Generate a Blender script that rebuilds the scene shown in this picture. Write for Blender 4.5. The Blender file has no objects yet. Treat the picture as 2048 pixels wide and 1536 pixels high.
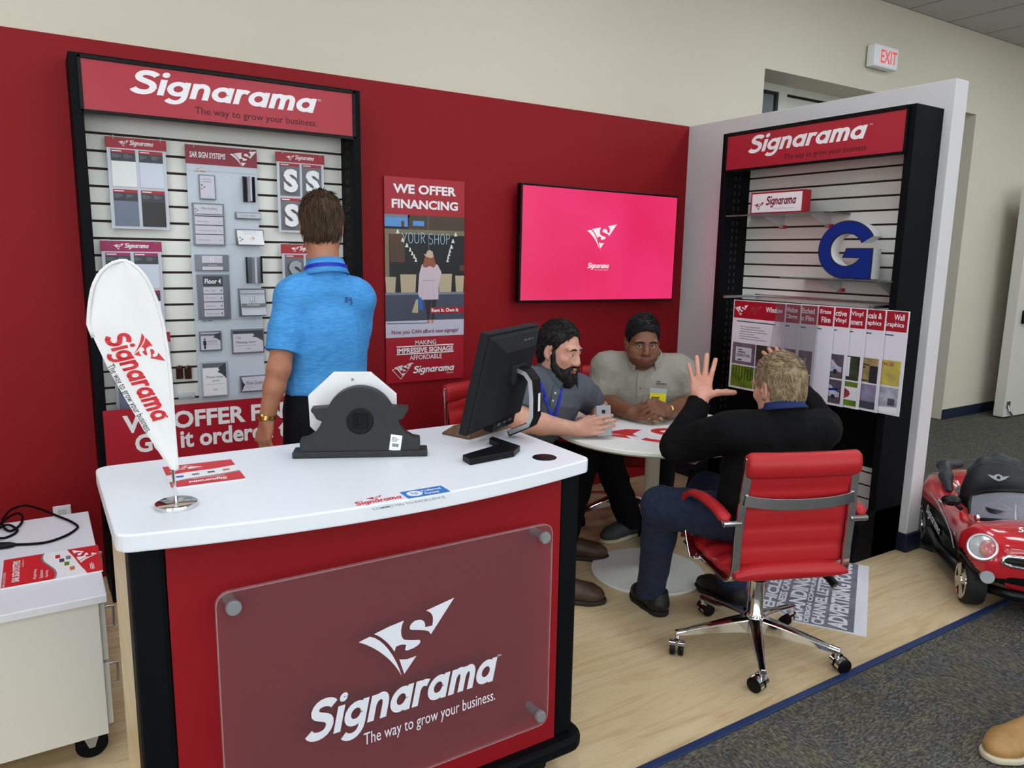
import bpy, bmesh, math, random
import numpy as np
from mathutils import Vector, Matrix, Euler
random.seed(7)
PI = math.pi
SC = bpy.context.scene
COL = SC.collection

# ---------------------------------------------------------------- camera
FPX, YAW, PITCH, ROLL = 1501.2, -0.5671, -0.1707, 0.0173
CAM = Vector((-3.886, -3.901, 1.554))
_f = Vector((-math.sin(YAW)*math.cos(PITCH), math.cos(YAW)*math.cos(PITCH), math.sin(PITCH)))
_r = Vector((math.cos(YAW), math.sin(YAW), 0)); _u = _r.cross(_f)
CR = _r*math.cos(ROLL) + _u*math.sin(ROLL); CU = -_r*math.sin(ROLL) + _u*math.cos(ROLL); CF = _f
cd = bpy.data.cameras.new('camera'); cam = bpy.data.objects.new('camera', cd); COL.objects.link(cam)
cd.sensor_width = 36; cd.lens = FPX*36/2048; cd.clip_start = .05
cam.matrix_world = Matrix(((CR.x, CU.x, -CF.x, CAM.x), (CR.y, CU.y, -CF.y, CAM.y), (CR.z, CU.z, -CF.z, CAM.z), (0, 0, 0, 1)))
SC.camera = cam
def _ray(u, v): return CF + CR*((u-1024)/FPX) - CU*((v-768)/FPX)
def Z(u, v, z): d = _ray(u, v); return CAM + d*((z-CAM.z)/d.z)      # point of the plane z that shows at a photo pixel
def Y(u, v, y): d = _ray(u, v); return CAM + d*((y-CAM.y)/d.y)
def X(u, v, x): d = _ray(u, v); return CAM + d*((x-CAM.x)/d.x)
def D(u, v, d): return CAM + _ray(u, v)*d

# ---------------------------------------------------------------- materials
def lin(c):
    if isinstance(c, str): c = [int(c[i:i+2], 16) for i in (0, 2, 4)]
    return tuple((x/255/12.92 if x/255 <= .04045 else ((x/255+.055)/1.055)**2.4) for x in c[:3]) + (1,)
MATS = {}
def mat(name, c, rough=.5, metal=0, spec=.5, coat=0, trans=0, ior=1.45, emit=None, es=0, alpha=1, noise=None, bump=None, sss=0, sheen=0):
    """noise=(scale, other colour, low, high[, stretch xyz]); bump=(scale, strength[, stretch xyz])"""
    if name in MATS: return MATS[name]
    m = bpy.data.materials.new(name); m.use_nodes = True; nt = m.node_tree; N = nt.nodes; L = nt.links
    b = N['Principled BSDF']
    b.inputs['Base Color'].default_value = lin(c); b.inputs['Roughness'].default_value = rough
    b.inputs['Metallic'].default_value = metal; b.inputs['Specular IOR Level'].default_value = spec
    b.inputs['Coat Weight'].default_value = coat; b.inputs['Coat Roughness'].default_value = .05
    b.inputs['Transmission Weight'].default_value = trans; b.inputs['IOR'].default_value = ior; b.inputs['Alpha'].default_value = alpha
    if sss: b.inputs['Subsurface Weight'].default_value = sss; b.inputs['Subsurface Scale'].default_value = .01
    if sheen: b.inputs['Sheen Weight'].default_value = sheen
    if emit: b.inputs['Emission Color'].default_value = lin(emit); b.inputs['Emission Strength'].default_value = es
    def coords(st):
        t = N.new('ShaderNodeTexCoord'); mp = N.new('ShaderNodeMapping'); L.new(t.outputs['Object'], mp.inputs[0])
        mp.inputs['Scale'].default_value = st; return mp.outputs[0]
    if noise:
        st = noise[4] if len(noise) > 4 else (1, 1, 1)
        n = N.new('ShaderNodeTexNoise'); n.inputs['Scale'].default_value = noise[0]; n.inputs['Detail'].default_value = 6; n.inputs['Roughness'].default_value = .65
        L.new(coords(st), n.inputs['Vector'])
        r = N.new('ShaderNodeValToRGB'); r.color_ramp.elements[0].position = noise[2]; r.color_ramp.elements[1].position = noise[3]
        r.color_ramp.elements[0].color = lin(c); r.color_ramp.elements[1].color = lin(noise[1])
        L.new(n.outputs['Fac'], r.inputs[0]); L.new(r.outputs[0], b.inputs['Base Color'])
    if bump:
        st = bump[2] if len(bump) > 2 else (1, 1, 1)
        n = N.new('ShaderNodeTexNoise'); n.inputs['Scale'].default_value = bump[0]; n.inputs['Detail'].default_value = 4
        L.new(coords(st), n.inputs['Vector'])
        q = N.new('ShaderNodeBump'); q.inputs['Strength'].default_value = bump[1]; q.inputs['Distance'].default_value = .01
        L.new(n.outputs['Fac'], q.inputs['Height']); L.new(q.outputs[0], b.inputs['Normal'])
    MATS[name] = m; return m

# ---------------------------------------------------------------- mesh builder
class MB:
    def __init__(s, M=None): s.v = []; s.f = []; s.mi = []; s.mats = []; s.M = M
    def add(s, vs, fs, m=None, M=None):
        o = len(s.v); M = M or s.M
        for p in vs: s.v.append(tuple(M @ Vector(p)) if M else tuple(p))
        if m is None: k = 0
        else:
            if m not in s.mats: s.mats.append(m)
            k = s.mats.index(m)
        for f in fs: s.f.append([i+o for i in f]); s.mi.append(k)
        return s
    def box(s, a, b, m=None, M=None):
        x0, y0, z0 = [min(a[i], b[i]) for i in range(3)]; x1, y1, z1 = [max(a[i], b[i]) for i in range(3)]
        return s.add([(x0,y0,z0),(x1,y0,z0),(x1,y1,z0),(x0,y1,z0),(x0,y0,z1),(x1,y0,z1),(x1,y1,z1),(x0,y1,z1)],
                     [(3,2,1,0),(4,5,6,7),(0,1,5,4),(1,2,6,5),(2,3,7,6),(3,0,4,7)], m, M)
    def prism(s, poly, z0, z1, m=None, M=None):
        n = len(poly); A = sum(poly[i][0]*poly[(i+1)%n][1]-poly[(i+1)%n][0]*poly[i][1] for i in range(n))
        if A < 0: poly = poly[::-1]
        vs = [(x, y, z0) for x, y in poly] + [(x, y, z1) for x, y in poly]
        fs = [tuple(range(n-1, -1, -1)), tuple(range(n, 2*n))] + [(i, (i+1)%n, n+(i+1)%n, n+i) for i in range(n)]
        return s.add(vs, fs, m, M)
    def tube(s, pts, r, n=8, m=None, M=None, closed=False, flat=None):
        """flat = (wa, wb, refdir): rectangular/elliptic section"""
        pts = [Vector(p) for p in pts]; k = len(pts); rs = r if isinstance(r, (list, tuple)) else [r]*k
        vs, fs = [], []; ref = None
        for i, p in enumerate(pts):
            if closed: t = (pts[(i+1)%k]-pts[i-1])
            else: t = pts[min(i+1, k-1)]-pts[max(i-1, 0)]
            t.normalize()
            if ref is None:
                a = Vector(flat[2]) if flat else (Vector((0,0,1)) if abs(t.z) < .9 else Vector((1,0,0)))
                ref = a
            e1 = ref - t*ref.dot(t)
            if e1.length < 1e-6: e1 = t.orthogonal()
            e1.normalize(); e2 = t.cross(e1)
            if not flat: ref = e1
            for j in range(n):
                a = 2*PI*(j+.5)/n
                ca, sa = math.cos(a), math.sin(a)
                if flat and n == 4: ca, sa = (1 if ca > 0 else -1), (1 if sa > 0 else -1)
                w1, w2 = (flat[0], flat[1]) if flat else (1, 1)
                vs.append(p + e1*ca*rs[i]*w1 + e2*sa*rs[i]*w2)
        for i in range(k if closed else k-1):
            for j in range(n):
                a, b = i*n+j, i*n+(j+1)%n; c, d = ((i+1)%k)*n+(j+1)%n, ((i+1)%k)*n+j
                fs.append((a, b, c, d))
        if not closed: fs += [tuple(range(n-1, -1, -1)), tuple(range((k-1)*n, k*n))]
        return s.add(vs, fs, m, M)
    def cyl(s, a, b, r0, r1=None, n=20, m=None, M=None): return s.tube([a, b], [r0, r0 if r1 is None else r1], n, m, M)
    def lathe(s, prof, c=(0,0,0), n=32, m=None, M=None, axis='z'):
        vs, fs = [], []; k = len(prof)
        for r, z in prof:
            for j in range(n):
                a = 2*PI*j/n; q = (r*math.cos(a), r*math.sin(a), z)
                if axis == 'y': q = (q[0], q[2], q[1])
                if axis == 'x': q = (q[2], q[0], q[1])
                vs.append((q[0]+c[0], q[1]+c[1], q[2]+c[2]))
        for i in range(k-1):
            for j in range(n): fs.append((i*n+j, i*n+(j+1)%n, (i+1)*n+(j+1)%n, (i+1)*n+j))
        fs += [tuple(range(n-1, -1, -1)), tuple(range((k-1)*n, k*n))]
        return s.add(vs, fs, m, M)
    def sphere(s, c, R, n=16, m=None, M=None):
        if not isinstance(R, (tuple, list)): R = (R, R, R)
        pr = [(math.sin(PI*i/n), -math.cos(PI*i/n)) for i in range(n+1)]
        pr[0] = (.001, -1); pr[-1] = (.001, 1); vs, fs = [], []; q = n*2
        for r, z in pr:
            for j in range(q): vs.append((c[0]+R[0]*r*math.cos(2*PI*j/q), c[1]+R[1]*r*math.sin(2*PI*j/q), c[2]+R[2]*z))
        for i in range(n):
            for j in range(q): fs.append((i*q+j, i*q+(j+1)%q, (i+1)*q+(j+1)%q, (i+1)*q+j))
        fs += [tuple(range(q-1, -1, -1)), tuple(range(n*q, n*q+q))]
        return s.add(vs, fs, m, M)
    def loft(s, rings, m=None, M=None, cap=True, closed=True):
        n = len(rings[0]); vs = [p for r in rings for p in r]; fs = []
        for i in range(len(rings)-1):
            for j in range(n if closed else n-1): fs.append((i*n+j, i*n+(j+1)%n, (i+1)*n+(j+1)%n, (i+1)*n+j))
        if cap and closed: fs += [tuple(range(n-1, -1, -1)), tuple(range((len(rings)-1)*n, len(rings)*n))]
        return s.add(vs, fs, m, M)
    def stroke(s, pts, w, z, m=None, M=None, t=0.0008):
        """flat stroke of width w along 2-D points, as a thin ribbon lying at height z"""
        k = len(pts); L_, R_ = [], []
        for i in range(k):
            a = pts[max(i-1, 0)]; b = pts[min(i+1, k-1)]; dx, dy = b[0]-a[0], b[1]-a[1]; l = math.hypot(dx, dy) or 1
            ww = w[i] if isinstance(w, (list, tuple)) else w
            nx, ny = -dy/l*ww/2, dx/l*ww/2; L_.append((pts[i][0]+nx, pts[i][1]+ny, z)); R_.append((pts[i][0]-nx, pts[i][1]-ny, z))
        return s.add(L_+R_, [(i, k+i, k+i+1, i+1) for i in range(k-1)], m, M)
    def flat(s, poly, z, m=None, M=None): return s.add([(x, y, z) for x, y in poly], [tuple(range(len(poly)))], m, M)
    def rect(s, x, y, w, h, z, m=None, M=None): return s.flat([(x, y), (x+w, y), (x+w, y+h), (x, y+h)], z, m, M)
    def slab(s, x, y, w, h, z0, z1, m=None, M=None): return s.box((x, y, z0), (x+w, y+h, z1), m, M)
    def build(s, name, m=None, parent=None, smooth=None, bevel=0, W=False, seg=2, kind=None):
        me = bpy.data.meshes.new(name)
        vs = s.v
        if W and parent is not None:
            I = WM[parent.name].inverted(); vs = [tuple(I @ Vector(p)) for p in vs]
        me.from_pydata(vs, [], s.f)
        ms = s.mats if s.mats else [m]
        for q in ms: me.materials.append(MATS[q] if isinstance(q, str) else q)
        if len(ms) > 1: me.polygons.foreach_set('material_index', s.mi)
        o = bpy.data.objects.new(name, me); COL.objects.link(o)
        if bevel:
            bm = bmesh.new(); bm.from_mesh(me); bmesh.ops.remove_doubles(bm, verts=bm.verts, dist=1e-6); bmesh.ops.recalc_face_normals(bm, faces=bm.faces); bm.to_mesh(me); bm.free()
            d = o.modifiers.new('bevel', 'BEVEL'); d.width = bevel; d.segments = seg; d.limit_method = 'ANGLE'; d.angle_limit = .6
        if smooth is not None:
            me.polygons.foreach_set('use_smooth', [True]*len(me.polygons))
            if smooth and smooth < 180: me.set_sharp_from_angle(angle=math.radians(smooth))
        if parent is not None: o.parent = parent; WM[o.name] = WM[parent.name]
        else: WM[o.name] = Matrix.Identity(4)
        if kind: o['kind'] = kind
        return o
WM = {}
def tag(o, label, cat, group=None):
    o['label'] = label; o['category'] = cat
    if group: o['group'] = group
    return o
def thing(name, label, cat, M=None, group=None):
    o = bpy.data.objects.new(name, None); COL.objects.link(o); o.empty_display_size = .1
    M = M if M is not None else Matrix.Identity(4)
    if isinstance(M, (tuple, Vector)): M = Matrix.Translation(M)
    o.matrix_world = M; WM[o.name] = M.copy()
    return tag(o, label, cat, group)
def frame(o, xd, yd, zd):
    xd, yd, zd = Vector(xd), Vector(yd), Vector(zd)
    return Matrix(((xd.x, yd.x, zd.x, o[0]), (xd.y, yd.y, zd.y, o[1]), (xd.z, yd.z, zd.z, o[2]), (0, 0, 0, 1)))
def on_back(x, z, y): return frame((x, y, z), (1,0,0), (0,0,1), (0,-1,0))      # board facing the camera side on the red wall
def on_right(y, z, x): return frame((x, y, z), (0,-1,0), (0,0,1), (-1,0,0))    # board on the white partition
def lying(x, y, z, ang): c, s = math.cos(ang), math.sin(ang); return frame((x, y, z), (c,s,0), (-s,c,0), (0,0,1))
def copy_tree(o, M, label=None, group=None, skip=()):
    def cp(q, par):
        c = q.copy(); COL.objects.link(c)
        if par is not None: c.parent = par
        for ch in [k for k in COL.objects if k.parent == q]: cp(ch, c)
        return c
    c = cp(o, None); c.matrix_world = M
    if label: c['label'] = label
    if group: c['group'] = group
    return c

# ---------------------------------------------------------------- lettering
_TX = {}
def text2d(s, bold=0, shear=0, space=1):
    k = (s, bold, shear, space)
    if k in _TX: return _TX[k]
    c = bpy.data.curves.new('t', 'FONT'); c.body = s; c.offset = bold; c.shear = shear; c.space_character = space; c.resolution_u = 3; c.align_x = 'CENTER'
    o = bpy.data.objects.new('t', c); COL.objects.link(o); dg = bpy.context.evaluated_depsgraph_get(); dg.update()
    me = bpy.data.meshes.new_from_object(o.evaluated_get(dg))
    vs = [(v.co.x, v.co.y) for v in me.vertices]; fs = [tuple(p.vertices) for p in me.polygons]
    bpy.data.objects.remove(o); bpy.data.curves.remove(c); bpy.data.meshes.remove(me)
    xs = [v[0] for v in vs]; ys = [v[1] for v in vs]; _TX[k] = (vs, fs, min(xs), max(xs), min(ys), max(ys)); return _TX[k]
def put(b, s, x, y, w, h=None, z=.0006, m=None, bold=.0, shear=0, fit='c', M=None, space=1):
    """write s into the box x,y,w,h of the local board plane; h None keeps the letter shape"""
    vs, fs, x0, x1, y0, y1 = text2d(s, bold, shear, space)
    sx = w/(x1-x0); sy = h/(y1-y0) if h else sx
    b.add([((v[0]-x0)*sx+x, (v[1]-y0)*sy+y, z) for v in vs], [f for f in fs], m, M)
    return (y1-y0)*sy
def greek(b, x, y, w, h, n, z, m, seed=0, fill=.55):
    """small print too fine to read: n thin broken lines"""
    rr = random.Random(seed); p = h/n
    for i in range(n):
        l = w*(rr.uniform(.55, 1) if i % 3 else rr.uniform(.3, .7)); yy = y+h-(i+1)*p; xx = x
        while xx < x+l-.001:
            q = min(rr.uniform(.012, .05)*max(w, .1)*2, x+l-xx); b.rect(xx, yy, q*.85, p*fill, z, m); xx += q
def arc(cx, cy, rx, ry, a0, a1, n=12): return [(cx+rx*math.cos(math.radians(a0+(a1-a0)*i/n)), cy+ry*math.sin(math.radians(a0+(a1-a0)*i/n))) for i in range(n+1)]
def bez(p0, p1, p2, p3, n=10):
    return [tuple((1-t)**3*p0[k]+3*(1-t)**2*t*p1[k]+3*(1-t)*t*t*p2[k]+t**3*p3[k] for k in range(len(p0))) for t in [i/n for i in range(n+1)]]
def _wordmark():
    """the slanted rounded shop-name lettering, drawn as broad strokes; x-height 1"""
    S = []; w = .30; x = 0
    sw = [(.99,1.16)] + bez((.99,1.16),(.86,1.36),(.25,1.42),(.24,1.06),8) + bez((.24,1.06),(.24,.72),(.98,.86),(.96,.42),8)[1:] + bez((.96,.42),(.94,.0),(.3,.02),(.14,.28),8)[1:]
    S.append((sw[1:], .31)); x = 1.2
    S.append(([(x+.14,0),(x+.14,1.0)], .29)); S.append((arc(x+.16,1.3,.085,.085,0,360,12), .17)); x += .36
    def bowl(x): S.append((arc(x+.47,.5,.34,.36,0,360,20), .28)); S.append(([(x+.82,0),(x+.82,1.0)], .26))
    def a(x): bowl(x); return x+1.06
    def g(x):
        S.append((arc(x+.47,.52,.34,.34,0,360,20), .27)); S.append(([(x+.82,1.0),(x+.82,.1)] + bez((.82+x,.1),(x+.82,-.42),(x+.3,-.42),(x+.1,-.2),8)[1:], .27)); return x+1.06
    def arch(x, wd): S.append(([(x+.14,0),(x+.14,.55)] + bez((x+.14,.55),(x+.16,.98),(x+wd+.14,1.05),(x+wd+.14,.55),10)[1:] + [(x+wd+.14,0)], .28)); S.append(([(x+.14,.4),(x+.14,1.0)], .28))
    def n(x): arch(x, .55); return x+.93
    def r(x): S.append(([(x+.14,0),(x+.14,1.0)], .28)); S.append((bez((x+.14,.5),(x+.16,.9),(x+.4,.92),(x+.6,.82),8), .27)); return x+.66
    def m(x): arch(x, .47); arch(x+.47, .47); return x+1.32
    for fn in (g, n, a, r, a, m, a): x = fn(x)
    return S, x
_WM = _wordmark()
def wordmark(b, x, y, w, h=None, z=.0006, m=None, M=None):
    """y is the baseline; h the x-height"""
    S, W = _WM; W = W+.1; k = w/(W+.2); ky = h or k*1.0
    for i, (pts, sw) in enumerate(S):
        zz = z + (i % 4)*.00005
        q = MB(); q.stroke(pts, sw, 0)
        b.add([((p[0]+.24*p[1]-.0)*k+x, p[1]*ky+y, zz) for p in q.v], q.f, m, M)
    return k
_LG = [ # the torn-flag mark, unit wide
 [(0,.47),(.06,.485),(.11,.495)] + bez((.11,.495),(.24,.45),(.38,.2),(.427,0),8)[1:] + bez((.427,0),(.36,.16),(.2,.36),(0,.47),8)[1:-1],
 [(.152,.51),(.3,.545),(.456,.567)] + bez((.456,.567),(.415,.5),(.415,.41),(.455,.37),5)[1:] + bez((.455,.37),(.52,.345),(.57,.335),(.614,.325),3)[1:] + bez((.614,.325),(.65,.31),(.63,.25),(.485,.248),6)[1:] + [(.466,.262),(.478,.312),(.43,.327),(.372,.322),(.356,.275)] + bez((.356,.275),(.3,.38),(.22,.47),(.152,.51),6)[1:-1],
 [(.405,.178),(.485,.157),(.585,.165),(.456,.012)],
 [(1,.67),(.69,.61)] + bez((.69,.61),(.76,.58),(.78,.52),(.756,.436),5)[1:] + [(.68,.44)] + bez((.68,.44),(.69,.5),(.65,.545),(.57,.535),5)[1:] + bez((.57,.535),(.51,.52),(.5,.455),(.535,.45),4)[1:] + [(.6,.432),(.665,.412),(.715,.39),(.743,.349)],
]
def logomark(b, x, y, w, h, z, m=None, M=None):
    for p in _LG: b.flat([(x+px_*w, y+py_*h) for px_, py_ in p], z, m, M)
# ================================================================ materials of the place
mat('beige', (212,205,187), .75, bump=(60,.03)); mat('red_wall', (140,17,25), .6, spec=.25, bump=(90,.02))
mat('partition', (214,212,214), .6, bump=(60,.02)); mat('navy', (18,28,52), .5); mat('navy_strip', (28,48,92), .5)
mat('black', (9,11,14), .6, spec=.12); mat('black_satin', (11,12,14), .35, spec=.2); mat('black_soft', (28,30,34), .6, spec=.2)
mat('sign_red', (172,36,54), .3); mat('print_red', (168,20,40), .4); mat('deep_red', (140,18,46), .4); mat('magenta', (158,18,82), .4)
mat('white', (238,239,242), .4); mat('letter', (240,240,242), .45); mat('slat', (236,237,230), .4); mat('groove', (52,38,30), .8)
mat('worktop', (232,236,243), .35, spec=.4); mat('silver', (186,190,198), .4, metal=.25); mat('silver_dark', (120,124,132), .35, metal=.4)
mat('alu', (200,202,206), .28, metal=.9); mat('chrome', (226,228,230), .08, metal=1); mat('steel', (176,178,182), .25, metal=1)
mat('charcoal', (62,66,74), .5); mat('ink', (34,34,40), .6); mat('ink_dark_red', (70,10,20), .6); mat('grey_print', (120,124,130), .5)
mat('cream', (226,216,190), .5); mat('lilac', (206,204,216), .5); mat('orange', (200,120,60), .5)
mat('clear', (226,236,240), .08, alpha=.32, spec=.6); mat('glass_edge', (150,190,180), .05, trans=.9, ior=1.5)
mat('light_grey', (206,208,212), .5); mat('mid_grey', (118,121,126), .45)

mat('store_frame', (196,196,188), .45); mat('store_glass', (170,180,184), .05, metal=.0, spec=.8, trans=.6); 
def floor_wood():
    m = bpy.data.materials.new('laminate'); m.use_nodes = True; N = m.node_tree.nodes; L = m.node_tree.links; b = N['Principled BSDF']
    t = N.new('ShaderNodeTexCoord'); mp = N.new('ShaderNodeMapping'); L.new(t.outputs['Object'], mp.inputs[0]); mp.inputs['Scale'].default_value = (1.2, 9, 1)
    mp.inputs['Rotation'].default_value = (0, 0, .0)
    n = N.new('ShaderNodeTexNoise'); n.inputs['Scale'].default_value = 1.6; n.inputs['Detail'].default_value = 8; n.inputs['Roughness'].default_value = .62; n.inputs['Distortion'].default_value = 1.6
    L.new(mp.outputs[0], n.inputs['Vector'])
    r = N.new('ShaderNodeValToRGB'); e = r.color_ramp.elements; e[0].position = .3; e[0].color = lin((194,166,124)); e[1].position = .72; e[1].color = lin((224,204,168))
    k = r.color_ramp.elements.new(.5); k.color = lin((213,190,150))
    L.new(n.outputs['Fac'], r.inputs[0])
    br = N.new('ShaderNodeTexBrick'); br.inputs['Scale'].default_value = 1; br.inputs['Brick Width'].default_value = 1.2; br.inputs['Row Height'].default_value = .19
    br.inputs['Mortar Size'].default_value = .0012; br.inputs['Color1'].default_value = (1,1,1,1); br.inputs['Color2'].default_value = (.93,.92,.9,1); br.inputs['Mortar'].default_value = (.8,.76,.7,1)
    L.new(t.outputs['Object'], br.inputs['Vector'])
    mx = N.new('ShaderNodeMix'); mx.data_type = 'RGBA'; mx.blend_type = 'MULTIPLY'; mx.inputs[0].default_value = .8
    L.new(r.outputs[0], mx.inputs[6]); L.new(br.outputs['Color'], mx.inputs[7]); L.new(mx.outputs[2], b.inputs['Base Color'])
    b.inputs['Roughness'].default_value = .42; b.inputs['Specular IOR Level'].default_value = .35
    MATS['laminate'] = m
floor_wood()
def carpet():
    m = bpy.data.materials.new('carpet'); m.use_nodes = True; N = m.node_tree.nodes; L = m.node_tree.links; b = N['Principled BSDF']
    t = N.new('ShaderNodeTexCoord')
    def nz(sc, st, det=2, vec=None):
        mp = N.new('ShaderNodeMapping'); L.new(t.outputs['Object'], mp.inputs[0]); mp.inputs['Scale'].default_value = st
        n = N.new('ShaderNodeTexNoise'); n.inputs['Scale'].default_value = sc; n.inputs['Detail'].default_value = det; L.new(mp.outputs[0], n.inputs['Vector']); return n.outputs['Fac']
    # carpet tiles 0.61 m, turned by quarter turns: two yarn directions chosen by a checker
    ck = N.new('ShaderNodeTexChecker'); ck.inputs['Scale'].default_value = 1/.61; L.new(t.outputs['Object'], ck.inputs['Vector'])
    a = nz(190, (1, .35, 1)); c = nz(190, (.35, 1, 1))
    mx = N.new('ShaderNodeMix'); mx.data_type = 'FLOAT'; L.new(ck.outputs['Fac'], mx.inputs[0]); L.new(a, mx.inputs[2]); L.new(c, mx.inputs[3])
    r = N.new('ShaderNodeValToRGB'); e = r.color_ramp.elements; e[0].position = .3; e[0].color = lin((66,68,70)); e[1].position = .72; e[1].color = lin((146,143,126))
    k = r.color_ramp.elements.new(.5); k.color = lin((100,100,98))
    L.new(mx.outputs[0], r.inputs[0])
    r2 = N.new('ShaderNodeValToRGB'); e = r2.color_ramp.elements; e[0].position = .35; e[0].color = lin((206,204,212)); e[1].position = .65; e[1].color = lin((222,218,196))
    L.new(nz(9, (1, 1, 1), 5), r2.inputs[0])
    q = N.new('ShaderNodeMix'); q.data_type = 'RGBA'; q.blend_type = 'MULTIPLY'; q.inputs[0].default_value = 1; L.new(r.outputs[0], q.inputs[6]); L.new(r2.outputs[0], q.inputs[7])
    L.new(q.outputs[2], b.inputs['Base Color']); b.inputs['Roughness'].default_value = .95; b.inputs['Specular IOR Level'].default_value = .1
    bp = N.new('ShaderNodeBump'); bp.inputs['Strength'].default_value = .6; bp.inputs['Distance'].default_value = .004; L.new(mx.outputs[0], bp.inputs['Height']); L.new(bp.outputs[0], b.inputs['Normal'])
    MATS['carpet'] = m
carpet()
def ceiling_mat():
    m = bpy.data.materials.new('ceiling'); m.use_nodes = True; N = m.node_tree.nodes; L = m.node_tree.links; b = N['Principled BSDF']
    t = N.new('ShaderNodeTexCoord'); br = N.new('ShaderNodeTexBrick'); br.offset = 0; br.inputs['Scale'].default_value = 1; br.inputs['Brick Width'].default_value = .61; br.inputs['Row Height'].default_value = 1.22
    br.inputs['Mortar Size'].default_value = .012; br.inputs['Color1'].default_value = br.inputs['Color2'].default_value = lin((196,192,192)); br.inputs['Mortar'].default_value = lin((150,148,148))
    L.new(t.outputs['Object'], br.inputs['Vector']); L.new(br.outputs['Color'], b.inputs['Base Color']); b.inputs['Roughness'].default_value = .9
    MATS['ceiling'] = m
ceiling_mat()

# ================================================================ the room
CH = 3.62; XL, XR, YF = -7.5, 8.5, -9.5; FY = -2.364
S_ = 'structure'
MB().box((XL, YF, -.06), (XR, .95, -.003)).build('floor', 'carpet', kind=S_)
MB().box((XL, FY, -.002), (.13, 0, 0)).build('floor_laminate', 'laminate', kind=S_)
MB().box((XL, FY-.028, -.002), (.13, FY, .005)).build('trim_1', 'navy_strip', kind=S_, bevel=.002)
MB().box((XL, YF, CH), (XR, .95, CH+.05)).build('ceiling', 'ceiling', kind=S_)
ox0, ox1, oz = .732, 3.70, 2.92
b = MB(); b.box((XL, 0, 0), (ox0, .15, CH)); b.box((ox0, 0, oz), (ox1, .15, CH)); b.box((ox1, 0, 0), (XR, .15, CH))
b.box((ox0-.02, .15, 0), (ox0, .30, CH)); b.box((ox1, .15, 0), (ox1+.02, .30, CH)); b.box((ox0, .15, oz), (ox1, .30, oz+.05))
b.build('wall_back', 'beige', kind=S_)
LY0, LY1 = -8.6, -4.4
b = MB(); b.box((XL-.1, YF, 0), (XL, .15, .7)); b.box((XL-.1, YF, 3.0), (XL, .15, CH)); b.box((XL-.1, YF, .7), (XL, LY0, 3.0)); b.box((XL-.1, LY1, .7), (XL, .15, 3.0)); b.build('wall_left', 'beige', kind=S_)
MB().box((XR, YF, 0), (XR+.1, .15, CH)).build('wall_right', 'beige', kind=S_)
# unseen windows added behind the viewpoint so that daylight brightens the walls
WX = [(-7.0, -4.7), (-4.3, -2.0), (-1.6, .7), (1.1, 3.4)]; WZ0, WZ1 = .7, 3.0
b = MB(); b.box((XL, YF-.15, 0), (XR, YF, WZ0)); b.box((XL, YF-.15, WZ1), (XR, YF, CH))
ed = [XL]+[v for w_ in WX for v in w_]+[XR]
for i in range(0, len(ed), 2): b.box((ed[i], YF-.15, WZ0), (ed[i+1], YF, WZ1))
b.build('wall_front', 'beige', kind=S_)
mat('thin_pane', (230,240,240), .03, alpha=.05)
for i, (x0, x1) in enumerate(WX):
    b = MB(); b.box((x0, YF-.10, WZ0), (x0+.05, YF-.04, WZ1)); b.box((x1-.05, YF-.10, WZ0), (x1, YF-.04, WZ1)); b.box((x0, YF-.10, WZ0), (x1, YF-.04, WZ0+.05)); b.box((x0, YF-.10, WZ1-.05), (x1, YF-.04, WZ1))
    w_ = b.build('window_%d' % (i+2), 'store_frame', kind=S_); MB().box((x0+.05, YF-.075, WZ0+.05), (x1-.05, YF-.07, WZ1-.05)).build('pane', 'thin_pane', w_)
    l = bpy.data.lights.new('added_daylight_portal', 'AREA'); l.shape = 'RECTANGLE'; l.size = x1-x0; l.size_y = WZ1-WZ0; l.cycles.is_portal = True; o = bpy.data.objects.new('added_daylight_portal', l); COL.objects.link(o); o.location = ((x0+x1)/2, YF+.01, (WZ0+WZ1)/2); o.rotation_euler = (PI/2, 0, 0)

MB().box((XL, -.006, 0), (0, -.0005, 2.44)).build('wall_booth', 'red_wall', kind=S_)
MB().box((0, -1.792, .10), (.115, -.0005, 2.44)).build('wall_partition', 'partition', kind=S_, bevel=.004)
b = MB(); b.box((-.012, -1.804, 0), (.127, -.001, .10)); b.build('baseboard_partition', 'navy', kind=S_, bevel=.004)
MB().box((ox1, -.012, 0), (XR, -.0005, .10)).build('baseboard_back', 'navy', kind=S_, bevel=.004)
MB().box((XL, -.018, 0), (-3.72, -.0065, .10)).build('baseboard_left', 'navy', kind=S_, bevel=.004)
# glazed storefront in the recess
mat('dark_gasket', (16,16,18), .5)
yb = .29; hz = 2.865
xa, xb_, xc = Y(1553, 200, yb).x, Y(1571, 195, yb).x, Y(1662, 205, yb).x
b = MB(); b.box((ox0, yb, hz), (ox1, yb+.06, oz)); b.box((ox0, yb, 0), (ox0+.03, yb+.06, hz)); b.box((xa+.02, yb, 0), (xb_+.02, yb+.06, hz)); b.box((2.62, yb, 0), (2.76, yb+.06, hz)); b.box((ox1-.06, yb, 0), (ox1, yb+.06, hz)); b.box((ox0, yb, 0), (ox1, yb+.06, .15))
w1 = b.build('window_1', 'store_frame', kind=S_)
b = MB(); b.box((ox0+.03, yb-.003, hz-.02), (xa+.02, yb+.03, hz)); b.box((xa-.005, yb-.003, .15), (xa+.02, yb+.03, hz-.02)); b.box((2.76, yb-.003, hz-.02), (ox1-.06, yb+.03, hz))
b.build('gasket', 'dark_gasket', w1)
b = MB(); b.box((ox0+.03, yb+.025, .15), (xa, yb+.031, hz-.02)); b.box((2.76, yb+.025, .15), (ox1-.06, yb+.031, hz-.02)); b.build('pane', 'store_glass', w1)
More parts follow.
